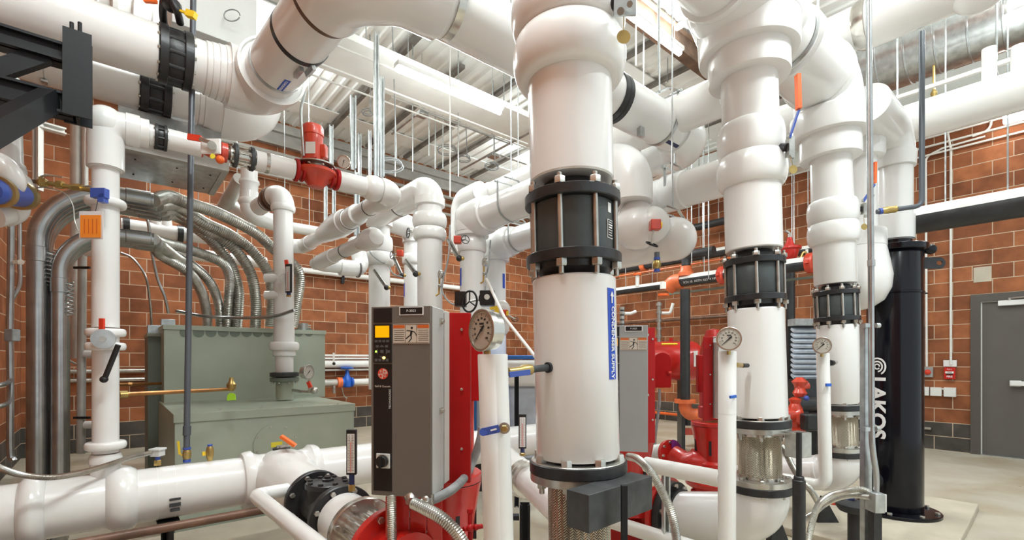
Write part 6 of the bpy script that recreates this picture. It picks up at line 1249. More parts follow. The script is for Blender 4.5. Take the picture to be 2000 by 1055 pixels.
part(t, 'valve', 'blue_paint', Mb().lathe(colY(667, 8.9, z_), colY(690, 8.9, z_), [(0, .09), (.03, .09), (.04, .06), (.17, .06), (.18, .09), (.21, .09)], 24).lathe(q-Z*.10, q+Z, [(0, .05), (.02, .08), (.10, .09), (.18, .07), (.24, .04), (.33, .03)], 20)); part(t, 'wheel', 'blue_paint', Mb().lathe(q+Z*.25, q+Z, [(0, .10), (.01, .12), (.02, .12), (.03, .10)], 24)); part(t, 'tap', 'zinc', Mb().cyl(colY(652, 8.85, z_)-Z*.05, colY(652, 8.85, z_)-Z*.2, .03, 12).sweep(spline([colY(668, 8.85, z_)-Z*.1, colY(672, 8.85, z_)-Z*.25, colY(678, 8.85, z_)-Z*.3], 5), .012, 8))
t = thing('ball_valve', 'small valve with white lever on the printed plastic pipe', 'valve'); q = colY(650, 8.85, 1.25); part(t, 'lever', 'label_white', Mb().bar(q-Y*.05, q+Z*.2-Y*.05, .03, .02)); part(t, 'boss', 'ink', Mb().ball(q-Y*.06, .03, 12))
for px, py, w_, h_ in ((601, 577, 22, 55), (683, 588, 16, 60)):
    pass
# pipes between conduits and wall
def xpipe(label, p0, p1, py, pxr, d, r, name='insulated_pipe', m='white_jacket', extra=()):
    c = P(pxr, py, d); t = thing(name, label, 'pipe', 'small white pipes behind the conduits'); part(t, 'pipe', m, Mb().cyl(colY(p0, c.y, c.z), colY(p1, c.y, c.z), r, 24))
    for px in extra: part(t, 'clamp', 'black_iron', Mb().band(colY(px, c.y, c.z), X, r, .06, .015, 24))
    for px in (p0*.7+p1*.3, p0*.3+p1*.7): q_ = colY(px, c.y, c.z); part(t, 'hanger_rod', 'galvanised', Mb().cyl(q_, (q_.x, q_.y, ZC-.02), .006, 8))
    return t, c
t, c = xpipe('white pipe with two black clamps behind the upper thick conduits', 236, 425, 452, 320, 5.8, .085, extra=(247, 352))
for px in (307, 324): q = colY(px, c.y, c.z); part(t, 'outlet', 'white_jacket', Mb().lathe(q, q+Z, [(0, .075), (.14, .06), (.19, .055), (.2, .03)], 20))
xpipe('lower white pipe slanting behind the flexible conduits', 330, 520, 500, 400, 6.4, .08); xpipe('white pipe with a rounded elbow right of the cabinet riser', 520, 640, 447, 585, 6.4, .07)
t = thing('insulated_elbow', 'white vertical pipe with ribbed rings and elbow under the big left elbows', 'pipe'); ax_ = Ax(487, 330, 487, 420, 5.2); part(t, 'pipe', 'white_jacket', vl(Mb(), ax_, [(300, 17), (352, 17), (353, 20), (358, 21), (362, 18), (384, 17)], 32)); pa, _ = fillet([ax_(375), ax_(420), P(535, 435, 5.4)], .12, 10); part(t, 'elbow', 'white_jacket', Mb().sweep(pa, 19*ax_.k, 32)); part(t, 'bead', 'white_jacket', vl(Mb(), ax_, bead(402, 388, 17, 22, 6), 32))
solo('bare_pipe', 'shiny bare pipe slanting down left beside the ribbed white pipe', 'pipe', 'pipe_lightgrey', Mb().cyl(P(470, 350, 5.3), P(434, 412, 5.7), .075, 28)); solo('bare_pipe', 'short pale pipe leading down from the shiny slanting pipe', 'pipe', 'white_jacket', Mb().cyl(P(440, 400, 5.75), P(500, 428, 5.6), .09, 24))
# small insulated line below the slim overhead line
t = thing('insulated_branch', 'short white insulated line with elbows under the stepped valve cover', 'pipe'); K0 = P(722, 468, 4.1); K1 = P(616, 516, 4.9); d_ = (K1-K0).normalized()
part(t, 'pipe', 'white_jacket', Mb().cyl(K0, K1, .06, 32)); part(t, 'valve_cover', 'white_jacket', Mb().lathe(K0-d_*.14, K1, [(0, 0), (.004, .035), (.02, .068), (.06, .088), (.14, .092), (.22, .082), (.28, .068), (.30, .062)], 36)); pa, _ = fillet([K0+d_*.7, K1, K1+X*.5+Z*.02], .12, 10); part(t, 'elbow', 'white_jacket', Mb().sweep(pa, .072, 32)); q = K1+X*.5; pa, _ = fillet([K1+X*.25, q, q-d_*.0+Z*.35+Y*.2], .12, 8); part(t, 'elbow', 'white_jacket', Mb().sweep(pa, .085, 32)); strap(t, q-X*.05, X, .084, .02, 'wall_metal'); strap(t, K0+(K1-K0)*.42, d_, .061, .012, 'wall_metal')
# ================================================================== ceiling work: struts, duct, rods
t = thing('air_duct', 'long pale rectangular duct under the roof behind the centre strip light', 'duct'); part(t, 'duct', 'cream_paint', Mb().box2((1.3, 4.85, 4.62), (9.0, 5.55, 4.70)), bevel=.004); [part(t, 'hanger_rod', 'galvanised', Mb().cyl((x_, 5.2, 4.69), (x_, 5.2, ZC-.02), .007, 8)) for x_ in (2.2, 4.2, 6.2, 8.2)]
for i, (x_, ya, yb) in enumerate(((2.95, 4.2, 8.9), (3.75, 5.6, 8.9), (4.55, 3.4, 8.9), (5.35, 3.0, 8.9), (6.2, 2.2, 8.9), (7.1, 1.8, 8.9), (8.0, 1.5, 8.9))):
    z_ = 5.425 if i else 5.40
    solo('roof_strut', ('dark steel strut under the roof, first one right of the red pump motor', 'dark steel strut under the roof crossing above the strip light, second from the left', 'dark steel strut under the roof, third from the left', 'dark steel strut under the roof, fourth from the left', 'dark steel strut under the roof, fifth from the left', 'dark steel strut under the roof, sixth from the left', 'dark steel strut under the roof nearest the right wall')[i], 'steel strut', 'joist_brown', Mb().box2((x_, ya, z_), (x_+.07, yb, ZC-.025)), 'dark struts under the roof')
solo('girder', 'rust brown steel girder under the roof between the first and second risers', 'girder', 'girder_rust', Mb().box2((3.4, 3.22, 5.18), (9.2, 3.36, 5.22)).box2((3.4, 3.27, 5.22), (9.2, 3.31, 5.46)).box2((3.4, 3.22, 5.455), (9.2, 3.36, 5.478)))
for i, (px, d, y0, y1, w) in enumerate(((735, 4.3, 62, 345, .041), (746, 4.4, 150, 345, .041), (690, 5.2, 188, 330, .06), (697, 5.6, 335, 460, .06), (636, 6.5, 338, 432, .05), (652, 6.8, 345, 430, .05), (647, 5.3, 245, 335, .045), (702, 6.0, 262, 352, .045), (722, 5.8, 255, 345, .035))):
    A = P(px, y1, d); B_ = P(px, y0, d); top = min(B_.z, ZC-.2)
    solo('strut_hanger', ('tall bright slotted strut hanging beside the overhead line elbow, left of its pair', 'tall slotted strut hanging close right of the brighter one', 'galvanised strut hanging right of the small round gauge', 'galvanised strut standing behind the overhead line elbow', 'pale strut on the far wall below the red pump', 'thin pale strut beside the one below the red pump', 'galvanised strut hanging right of the red pump motor', 'short strut hanging behind the small round gauge', 'slim strut just left of the tall bright pair')[i], 'strut', 'galvanised', Mb().strut(A, Vector((A.x, A.y, top)), w, (-FW+RT*.5)), 'hanging galvanised struts')
rods = ((743, 4.3, 40, 'thin rod above the tall slotted struts'), (879, 4.9, 385, 'thin white rod hanging in front of the elbow topped riser'), (806, 6.2, 335, 'thin rod hanging left of the elbow topped riser'), (772, 6.4, 345, 'thin rod right of the tall slotted strut pair'), (838, 7.2, 305, 'thin rod hanging far behind the elbow topped riser'), (850, 7.6, 330, 'second thin rod far behind the elbow topped riser'), (895, 6.4, 345, 'thin rod hanging above the twin elbows'), (865, 7.0, 330, 'thin rod behind the long white hanging rod'), (1242, 3.5, 128, 'bright rod above the strap hanger right of the nearest riser'), (1257, 5.6, 170, 'thin pale rod right of the bright rod'), (1286, 5.0, 140, 'thin pale rod between the nearest and second risers'), (1304, 6.6, 160, 'faint rod close left of the second riser top'), (1351, 7.4, 640, 'thin white rod hanging down to the fire pipes, left of three'), (1373, 8.2, 520, 'thin white rod hanging down to the fire pipes, middle of three'), (1384, 7.6, 565, 'thin white rod hanging down to the fire pipes, right of three'), (1551, 7.8, 490, 'thin white rod hanging between second and third risers'))
rods = tuple((a, b, (c if a not in (1351, 1373, 1384) else {1351: 515, 1373: 512, 1384: 545}[a]), d) for a, b, c, d in rods)
for px, d, y, l in rods:
    A = P(px, y, d); solo('hanger_rod', l, 'rod', 'galvanised' if px not in (879, 1242) else 'white_paint', Mb().cyl(A, (A.x, A.y, ZC-.02), .0085 if d > 6 else .007, 8), 'thin rods hanging from the roof')
for i, (a, b) in enumerate((((640, 130, 5.0), (1030, 322, 7.5)), ((660, 90, 4.6), (790, 142, 5.6)), ((620, 150, 5.3), (900, 282, 7.6)), ((806, 205, 6.3), (1040, 295, 8.2)))):
    A, B_ = P(*a), P(*b); z_ = A.z; B_ = colY(b[0], A.y, z_); solo('ceiling_conduit', ('thin white conduit crossing under the roof below the strip light', 'thin white conduit ending near the left end of the strip light', 'thin pale conduit under the roof left of the slotted struts', 'pair of thin conduit lines behind the strip light')[i], 'conduit', 'white_paint', Mb().cyl(A-X*.3, B_, .011, 10), 'thin conduits under the roof')
for i, (a, b) in enumerate((((800, 225, 6.5), (848, 222, 6.5)), ((938, 308, 7.5), (990, 302, 7.5)))):
    c = P((a[0]+b[0])/2, (a[1]+b[1])/2, a[2]); t = thing('junction_box', ('small galvanised box with conduits under the roof left of the strip light end', 'round galvanised fitting where thin conduits meet behind the strip light')[i], 'junction box', 'galvanised boxes under the roof'); part(t, 'box', 'galvanised', Mb().box(c, (.14, .14, .05)), bevel=.006); A = c+Z*.05; part(t, 'conduit', 'galvanised', Mb().cyl(c-Y*.9+Z*.06, c+Y*.9+Z*.06, .016, 10)); part(t, 'conduit', 'galvanised', Mb().cyl(c+Z*.05+X*.1, c+X*1.6+Z*.05, .013, 10)); part(t, 'rod', 'galvanised', Mb().cyl(c, (c.x, c.y, ZC-.02), .005, 8))
for i, (cx_, cy_, d, r_) in enumerate(((714, 215, 6.0, .06), (872, 290, 7.0, .14), (905, 307, 7.4, .10), (757, 320, 5.5, .16), (960, 322, 7.0, .1))):
    q = P(cx_, cy_, d); solo('cable_loop', ('small coil of cable under the roof above the round gauge', 'loop of dark cable under the roof left of the pale duct end', 'small coil of cable hanging under the roof in the far corner', 'large loops of cable on the rack behind the round gauge', 'faint cable coil at the far roof corner')[i], 'cable', 'insul_grey', Mb().sweep([q+RT*(r_*math.cos(k*.35))+Z*(r_*.45*math.sin(k*.35))+FW*(.003*k) for k in range(40)]+[Vector((q.x+.1, q.y+.1, ZC-.01))], .007, 8), 'cable coils under the roof')
# wall top rack of dark level pipes behind the red pump
for i, z_ in enumerate((4.88, 4.70, 4.5)): solo('high_wall_pipe', ('upper', 'middle', 'lowest')[i]+' of three thin pale pipes high on the far wall behind the red pump', 'pipe', 'steel_primer', Mb().cyl((0.2, YB-.15, z_), (8.9, YB-.15, z_), .035, 12), 'thin pipes high on the far wall')
# ================================================================== black separator tank
DT = 4.0; aT = Ax(1747, 480, 1747, 1000, DT); zt_ = lambda y: 1.32+(703-y)*DT/FPX
pad_lo = .06
t = thing('equipment_pad', 'low pale concrete pad under the black tank at the right', 'concrete pad'); e1 = atZ(1905, 999, pad_lo); e2_ = atZ(1866, 1075, pad_lo); 
U_ = (e2_-e1); U_.z = 0; L_ = U_.length; U_.normalize(); W_ = Vector((-U_.y, U_.x, 0)); W_ = W_ if W_.dot(RT) < 0 else -W_
b_ = e1.copy(); b_.z = 0; part(t, 'slab', 'concrete_pad', Mb().box(b_+U_*.8+W_*1.1-U_*.15+Z*(pad_lo/2), (1.9, 2.2, pad_lo), (U_, W_, Z)), bevel=.008)
t = thing('separator_tank', 'tall glossy black cylindrical separator tank with white lettering near the door', 'tank')
rT = 57*aT.k; cT = aT(700); cT = Vector((cT.x, cT.y, 0)); zb = pad_lo+.03; ztp = zt_(492)
part(t, 'shell', 'black_gloss', Mb().lathe(cT+Z*zb, cT+Z*3, [(0, rT*.99), (.01, rT), (ztp-zb-.01, rT), (ztp-zb, rT*.97)], 72))
part(t, 'weld_band', 'black_gloss', Mb().lathe(cT+Z*(zt_(577)), cT+Z*3, [(0, rT), (.004, rT+.006), (.016, rT+.006), (.02, rT)], 72))
part(t, 'top_flange', 'black_gloss', Mb().lathe(cT+Z*(ztp-.01), cT+Z*3, [(0, rT), (0, rT*1.14), (.005, rT*1.17), (.045, rT*1.17), (.05, rT*1.14), (.05, .03)], 72))
part(t, 'cap', 'black_gloss', Mb().lathe(cT+Z*(ztp+.03), cT+Z*3, [(0, rT*.6), (.06, rT*.6)], 40))
part(t, 'base_flange', 'black_gloss', Mb().lathe(cT+Z*pad_lo, cT+Z*3, [(0, .305), (.022, .305), (.026, .30), (.028, .19)], 72))
bolt_ring(t, cT+Z*(pad_lo+.028), Z, 8, .27, .018, .016)
q = P(1816, 487, DT-.08); part(t, 'swing_knob', 'black_gloss', Mb().lathe(q-RT*.05, q+RT, [(0, .02), (.02, .035), (.06, .042), (.08, .035), (.085, 0)], 24), label='rounded lid swing knob')
q = P(1800, 514, DT-.02); pts = [(0, -.045), (.12, -.047)]+[(.145+.045*math.cos(a_), .045*math.sin(a_)) for a_ in [math.radians(x_) for x_ in range(-75, 76, 15)]]+[(.12, .047), (0, .045)]
mb = Mb(); inner = [(.145+.026*math.cos(math.radians(x_)), .018*math.sin(math.radians(x_))) for x_ in range(0, 360, 30)]
outer = [(0, -.045), (.07, -.047), (.15, -.046), (.185, -.026), (.196, 0), (.185, .026), (.15, .046), (.07, .047), (0, .045), (-.0, .02), (0, 0), (0, -.02)]
# ring of quads between outer and inner loops
ang = lambda p: math.atan2(p[1], p[0]-.145); N_ = 36; oo = []; ii = []
for k in range(N_):
    a_ = 2*math.pi*k/N_; c_, s_ = math.cos(a_), math.sin(a_); ii.append((.145+.027*c_, .019*s_))
    r_ = .048 if c_ > 0 else min(.047/max(abs(s_), 1e-3), .145/max(-c_, 1e-3)); oo.append((.145+r_*c_, (r_ if c_ > 0 else r_)*s_))
R_ = [[q+RT*a+Z*b-FW*.007 for a, b in oo], [q+RT*a+Z*b+FW*.007 for a, b in oo], [q+RT*a+Z*b+FW*.007 for a, b in ii], [q+RT*a+Z*b-FW*.007 for a, b in ii]]; R_.append(R_[0])
part(t, 'lifting_lug', 'black_iron', mb.rings(R_, False, False), label='flat lifting lug with oval hole')
for px, y_ in ((1804, 573),): q = P(px, y_, DT-.05); part(t, 'small_lug', 'black_iron', Mb().box(q, (.05, .02, .012), (RT, FW, Z)))
q = P(1706, 938, DT-.16); part(t, 'drain_cap', 'black_gloss', Mb().lathe(q+FW*.06+RT*.02, q-FW*.05-RT*.03, [(0, .075), (.05, .075), (.07, .07), (.08, .05), (.08, 0)], 32).box(q-FW*.02, (.10, .02, .014), (RT, FW, Z)))
a_ = math.radians(-36); n_ = (-FW*math.cos(a_)+RT*math.sin(a_)); los = P(1714, 703, 1).xy.to_3d().normalized(); 
base_ = math.atan2((-los).dot(RT), (los).dot(FW))   # direction from the tank to the camera
def ondir(deg): b = -los; sd = Z.cross(b); return b*math.cos(math.radians(deg))+sd*math.sin(math.radians(deg))
n_ = ondir(-37); tg = Z.cross(n_); qz = zt_(795)
text(t, 'LAKOS', cT+n_*(rT*1.004)+Z*zt_(795), -Z, tg, .165, 'ink_white', bold=.005, ext=.002)
n2 = ondir(-52); text(t, 'FILTRATION', cT+n2*(rT*1.006)+Z*zt_(785), -Z, Z.cross(n2), .062, 'ink_white', bold=.0012, ext=.0012)
qq = cT+n_*(rT*1.006)+Z*zt_(716)
for r_, w_, a0, a1_ in ((.068, .013, -60, 200), (.042, .012, -80, 150), (.020, .010, 0, 330)):
    k_ = 24; b0_ = math.radians(a0); b1_ = math.radians(a1_); outer = [(math.cos(b0_+(b1_-b0_)*i/k_)*(r_+w_/2), math.sin(b0_+(b1_-b0_)*i/k_)*(r_+w_/2)) for i in range(k_+1)]; inn = [(math.cos(b1_-(b1_-b0_)*i/k_)*(r_-w_/2), math.sin(b1_-(b1_-b0_)*i/k_)*(r_-w_/2)) for i in range(k_+1)]
    mb = Mb(); R_ = [[qq+tg*o[0]+Z*o[1], qq+tg*n[0]+Z*n[1], qq+tg*n[0]+Z*n[1]+n_*.002, qq+tg*o[0]+Z*o[1]+n_*.002] for o, n in zip(outer, inn[::-1])]
    part(t, 'emblem_arc', 'ink_white', mb.rings(R_))
# top pipe and overhead pipe to the camera side --------------------------
t = thing('insulated_header', 'large white insulated pipe rising from the black tank and running up right under the roof', 'pipe', 'white insulated headers overhead')
XK = 5.6; cK = P(1885, 213, XK/fx(1885)); rK = .163; ZK = cK.z+.02; ZE4 = zt_(262); kk = lambda px: colX(px, XK, ZK)
rk = 37.5*aT.k
part(t, 'pipe', 'white_jacket', Mb().cyl(cT+Z*(ztp+.085), Vector((cT.x, cT.y, zt_(330))), rk, 56, bev=.004)); part(t, 'collar', 'white_jacket', Mb().lathe(cT+Z*(ztp+.09), cT+Z*4, [(0, rk), (.004, rk*1.09), (.20, rk*1.09), (.205, rk)], 56))
part(t, 'elbow_rim', 'white_jacket', Mb().lathe(cT+Z*zt_(330), cT+Z*4, [(0, rk), (.004, rk*1.15), (.12, rk*1.20), (.125, rk*1.1)], 56)); pa, ar_ = fillet([cT+Z*zt_(325), Vector((cT.x, cT.y, ZE4)), Vector((cT.x-.75, cT.y, ZE4))], .20, 14); part(t, 'elbow', 'white_jacket', Mb().sweep(pa, rk*1.10, 56))
part(t, 'pipe', 'white_jacket', Mb().cyl(kk(1690), Vector((XK, -1.6, ZK)), rK, 56))
for px, h in ((1932, 95), (1990, 90)): q = kk(px); part(t, 'stub', 'white_jacket', Mb().cyl(q+Z*rK*.6+Y*.0, Vector((q.x, q.y, P(px, h, q.dot(FW)).z)), .048, 24))
# riser four with tank inlet --------------------------------------------
a4 = Ax(1682, 300, 1683, 520, 3.88)
t = thing('insulated_riser', 'white insulated riser with ball shaped lower end against the black tank', 'pipe', 'white insulated risers')
part(t, 'pipe', 'white_jacket', vl(Mb(), a4, [(250, 32), (520, 32)], 48)); part(t, 'reducer', 'white_jacket', vl(Mb(), a4, [(312, 32), (311, 46), (306, 48), (272, 48), (270, 40)], 48)); part(t, 'reducer', 'white_jacket', vl(Mb(), a4, [(490, 42), (484, 50), (456, 50), (452, 49), (450, 32)], 48))
part(t, 'elbow', 'white_jacket', Mb().sweep(fillet([a4(285), a4(195), a4(195)+Y*.6-X*.1], .2, 12)[0], 41*a4.k, 48)); q = a4(538); 
part(t, 'lower_elbow', 'white_jacket', vl(Mb(), a4, [(484, 49), (515, 56), (540, 61), (565, 58), (588, 44), (602, 20), (606, 0)], 48), label='large ball shaped lower elbow')
q = P(1718, 408, 3.6); t = thing('valve_branch', 'thin dark pipe with brass valve dropping from the roof beside the tank top', 'pipe')
top = P(1800.5, 62, 3.55); mid = P(1800.5, 402, 3.55); end = P(1712, 414, 3.62); part(t, 'pipe', 'rod_grey', Mb().sweep(fillet([top, mid, end], .05, 8)[0], .0175, 18)); part(t, 'valve', 'brass', Mb().lathe(P(1752, 408, 3.59), P(1722, 412, 3.61), [(0, .02), (.01, .027), (.04, .024), (.06, .028), (.1, .022)], 16)); part(t, 'union', 'blue_plastic', Mb().cyl(P(1724, 412, 3.61), P(1717, 413, 3.615), .023, 16)); part(t, 'arm', 'zinc', Mb().bar(P(1705, 380, 3.5), P(1690, 420, 3.5), .012, .02))
# long pale overhead pipe upper right --------------------------------------
XC_, ZC_ = fx(1800)*3.2, 3.73; cc_ = lambda px: colX(px, XC_, ZC_)
t = thing('insulated_header', 'large white insulated pipe with band joint crossing the upper right under the roof', 'pipe', 'white insulated headers overhead')
part(t, 'pipe', 'white_jacket', Mb().cyl(cc_(1697), Vector((XC_, -1.6, ZC_)), .170, 56, bev=.01)); part(t, 'pipe', 'white_jacket', Mb().cyl(cc_(1560), cc_(1690), .150, 56)); part(t, 'joint_ring', 'stainless', Mb().lathe(cc_(1672), cc_(1697), [(0, .150), (.03, .166), ((cc_(1697)-cc_(1672)).length, .166)], 48), label='pale metal joint ring')
q = P(1914, -18, 2.9); part(t, 'saddle', 'white_jacket', Mb().ball(cc_(1914)-Z*.02, .215, 36, (.75, .8, 1)), label='bulging cover')
# spiral duct ---------------------------------------------------------------
XD_, ZD_, rD = 6.7, 4.70, .33; sd_ = lambda px: colX(px, XD_, ZD_)
t = thing('spiral_duct', 'shiny round spiral metal duct running under the roof at the upper right', 'duct'); A = Vector((XD_, 2.2, ZD_)); Bq = Vector((XD_, -2.6, ZD_)); L_ = (Bq-A).length; pr = []; s = 0
while s < L_-.24: pr += [(s, rD), (s+.225, rD), (s+.230, rD+.008), (s+.240, rD+.008)]; s += .245
part(t, 'duct', 'galvanised', Mb().lathe(A, Bq, pr+[(L_, rD)], 56))
t = thing('cable_tray', 'pale steel rails and stubs above the insulated pipe at the upper right', 'cable tray')
for i, (x_, z_) in enumerate(((6.0, 3.92), (6.3, 4.05))): part(t, 'rail', 'label_white', Mb().box2((x_, -1.5, z_), (x_+.035, 2.2, z_+.035)))
for y_ in (1.9, 1.2, .5, -.2): part(t, 'rung', 'steel_primer', Mb().box2((6.0, y_, 3.90), (6.33, y_+.03, 3.92))); part(t, 'hanger', 'galvanised', Mb().cyl((6.02, y_, 3.9), (6.02, y_, 5.48), .008, 8))
solo('brass_sprinkler', 'small brass sprinkler head below the spiral duct', 'sprinkler', 'brass', Mb().lathe(P(1824, 196, 5.0), P(1824, 176, 5.0), [(0, .035), (.01, .035), (.04, .02), (.07, .03), (.10, .02), (.11, .012), (ZC-.02-P(1824, 196, 5.0).z, .012)], 12))
# ================================================================== strut post with conduit in front of the tank
t = thing('strut_post', 'tall galvanised strut post standing on the floor left of the black tank', 'post', None); A = P(1691, 632, 2.80); part(t, 'post', 'galvanised', Mb().strut(Vector((A.x, A.y, 0)), A, .041, (RT)))
for y_ in (636, 838): q = P(1704, y_, 2.74); part(t, 'clamp', 'galvanised', Mb().box(P(1699, y_, 2.75), (.075, .035, .022), (RT, FW, Z)).cyl(P(1711, y_, 2.73), P(1718, y_, 2.73), .013, 10))
t = thing('long_conduit', 'long straight galvanised conduit from the roof down to the box on the strut post', 'conduit'); part(t, 'tube', 'conduit_steel', Mb().sweep(spline([P(1696.5, -40, 2.70), P(1698, 200, 2.72), P(1701, 500, 2.74), P(1702.5, 820, 2.74), P(1705, 880, 2.74), P(1711, 925, 2.74), P(1711, 962, 2.74)], 6), .0155, 20)); part(t, 'coupling', 'galvanised', Mb().cyl(P(1701.5, 508, 2.74), P(1701.7, 520, 2.74), .019, 18))
t = thing('junction_box', 'galvanised junction box on the strut post where two flexible conduits meet', 'junction box'); q = P(1709, 980, 2.72); part(t, 'box', 'galvanised', Mb().box(q, (.055, .08, .11), (RT, FW, Z)), bevel=.003); part(t, 'cover', 'vfd_side', Mb().box(q+RT*.035, (.012, .07, .10), (RT, FW, Z)), bevel=.003)
t = thing('bracket_post', 'black square post under the galvanised junction box', 'post'); q = P(1709, 1000, 2.74); part(t, 'post', 'black_iron', Mb().box((q.x, q.y, q.z/2), (.045, .045, q.z), (RT, FW, Z)))
flex('ribbed flexible conduit arching left from the strut post box to the floor, upper one', [(1703, 962, 2.74), (1680, 956, 2.78), (1650, 960, 2.80), (1622, 968, 2.78), (1600, 985, 2.72), (1588, 1015, 2.68), (1578, 1060, 2.65), (1574, 1090, 2.65)], .0165)
flex('ribbed flexible conduit arching left from the strut post box, lower one', [(1701, 972, 2.72), (1670, 968, 2.85), (1640, 972, 3.0), (1612, 985, 3.1), (1590, 1003, 3.15), (1570, 1015, 3.2), (1548, 1040, 3.2)], .0155)
t = thing('floor_lever', 'orange red lever of a black valve lying low behind the flexible conduits', 'valve'); part(t, 'grip', 'red_plastic', Mb().bar(P(1614, 981, 3.45), P(1642, 985, 3.4), .03, .02)); part(t, 'body', 'rubber', Mb().lathe(P(1672, 990, 3.3)-Z*.03, P(1672, 990, 3.3)+Z, [(0, .10), (.03, .12), (.05, .12), (.06, .09)], 28)); part(t, 'arm', 'navy', Mb().bar(P(1640, 985, 3.4), P(1668, 972, 3.35), .04, .02)); q = P(1672, 990, 3.3); part(t, 'pedestal', 'rubber', Mb().cyl((q.x, q.y, 0), (q.x, q.y, q.z-.02), .05, 16))
for i, (px, py, d) in enumerate(((1525, 1000, 3.0), (1617, 972, 3.7))):
    q = P(px, py, d); t = thing('floor_stand', ('black wedge foot behind the second riser elbow', 'dark foot plate under the third riser elbow')[i], 'pipe stand'); part(t, 'wedge', 'black_iron', Mb().prism([(-.10, 0), (.12, 0), (-.02, q.z)], Vector((q.x, q.y, 0)), RT, Z, FW, .06))
# ================================================================== right wall fittings
def wy(px, py): return atX(px, py, XR)
def wallbox(label, px, py, w, h, m='socket_white', dep=.05, name='wall_box', cat='wall box', kids=None, group=None):
    c = wy(px, py); w = abs(wy(px-w/2, py).y-wy(px+w/2, py).y); h = h*6.9/FPX; t = thing(name, label, cat, group); part(t, 'box', m, Mb().box(c-X*(dep/2+.002), (dep, w, h)), bevel=.004); 
    if kids: kids(t, c-X*(dep+.002))
    return t
def cond(label, pts, r=.0145, m='label_white', g='white conduits on the wall by the door'): solo('wall_conduit', label, 'conduit', m, Mb().sweep(fillet(pts, .10, 8)[0] if len(pts) > 2 else pts, r, 12), g)
o_ = X*.03
def wv(px, py): return wy(px, py)-X*.04
cond('vertical white conduit with a bent top beside the black tank', [wv(1811, 716), Vector((XR-.04, wv(1809, 330).y, wv(1809, 308).z)), wv(1842, 291), wv(1925, 268)]); cond('vertical white conduit down to the red alarm box', [wv(1858, 712), wv(1858, 292), wv(1852, 262)])
for i, (y0, y1) in enumerate(((289, 241), (308, 259))): A, B_ = wv(1804, y0), wv(2000, y1); A.z = B_.z = (A.z+B_.z)/2; A += (A-B_)*.1; B_ += (B_-A)*.3; cond(('upper', 'lower')[i]+' of two level conduits along the top of the wall by the door', [A-X*.02*i, B_-X*.02*i])
cond('short conduit dropping from the pipe to the level conduits by the door', [wv(1937, 238), wv(1934, 256), wv(1900, 268)])
def alarm(t, c):
    p2 = part(t, 'pull_face', 'label_white', Mb().box(c-X*.003+Z*.012, (.006, .09, .030)), label='white pull bar'); part(t, 'handle', 'ink', Mb().box(c-X*.004-Z*.014, (.006, .07, .016)))
    text(p2, 'FIRE', c-X*.0070+Z*.013, -Y, Z, .028, 'ink'); text(t, 'FIRE', c-X*.001-Z*.050, -Y, Z, .036, 'ink_white', bold=.001); text(t, 'PULL', c-X*.001+Z*.055, -Y, Z, .026, 'ink_white')
wallbox('red fire alarm pull box on the brick wall left of the door', 1856, 729, 22, 23, 'red_paint', .06, 'fire_alarm', 'fire alarm', alarm)
wallbox('white blank plate just above the red alarm box', 1856, 710, 26, 13, dep=.03)
def beacon(t, c): part(t, 'lamp', 'red_plastic', Mb().ball(c, .04, 20))
wallbox('grey box with round red button beside the black tank', 1813, 727, 20, 20, 'vfd_grey', .05, 'alarm_button', 'alarm', beacon)
wallbox('white wall box under the alarm box, right of three', 1856, 766, 24, 18, group='white wall boxes'); wallbox('white wall box under the alarm box, middle of three', 1829, 765, 22, 17, group='white wall boxes'); wallbox('white wall box partly behind the black tank, left of three', 1808, 764, 15, 17, group='white wall boxes')
cond('short conduit between two of the white wall boxes', [wv(1838, 760)+X*.02, wv(1846, 760)+X*.02]); wallbox('small steel faucet low on the wall beside the tank', 1812, 836, 16, 4, 'zinc', .08, 'wall_faucet', 'faucet')
solo('patch', 'beige mortar patch on a brick above the door', 'patch', 'concrete_pad', Mb().box(wy(1919, 536)-X*.002, (.004, .18, .21)))
# pipes along the right wall (grey black sprinkler mains) ------------------
def main(label, x_, z_, pa_, pb_, r, top='label_white', both=True, name='sprinkler_main', kids=None, writing=None):
    A, B_ = colX(pa_, x_, z_), colX(pb_, x_, z_); t = thing(name, label, 'pipe', 'black sprinkler pipes'); part(t, 'pipe', 'fire_black', Mb().cyl(A, B_, r, 32))
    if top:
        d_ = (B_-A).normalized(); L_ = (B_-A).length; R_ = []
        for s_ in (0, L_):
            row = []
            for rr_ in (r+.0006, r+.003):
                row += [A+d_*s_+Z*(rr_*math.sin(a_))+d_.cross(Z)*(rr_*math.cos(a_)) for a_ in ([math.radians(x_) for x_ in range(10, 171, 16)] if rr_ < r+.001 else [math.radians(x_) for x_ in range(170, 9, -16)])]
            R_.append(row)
        part(t, 'glare_dust', top, Mb().rings(R_), label='pale shell for dust and painted glare along the top of the pipe')  # pale shell puts lamp glare, along with dust, into the pipe's top colour
    for f_ in (.25, .7): q_ = A+(B_-A)*f_; part(t, 'hanger_rod', 'galvanised', Mb().cyl(q_+Z*r*.9, (q_.x, q_.y, ZC-.02), .007, 8))
    if writing: text(t, writing[0], colX(writing[1], x_, z_)-X*(r*.86)-Z*r*.5, -Y, (Z*.86+X*-.5).normalized(), r*.55, 'ink_white')
    return t
zS = lambda px, py, x_: P(px, py, x_/fx(px)).z
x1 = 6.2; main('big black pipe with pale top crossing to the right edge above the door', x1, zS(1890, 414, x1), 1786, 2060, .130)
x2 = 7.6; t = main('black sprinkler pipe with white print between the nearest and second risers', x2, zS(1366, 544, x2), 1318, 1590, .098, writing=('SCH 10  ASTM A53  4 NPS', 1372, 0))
z2 = zS(1366, 544, x2)
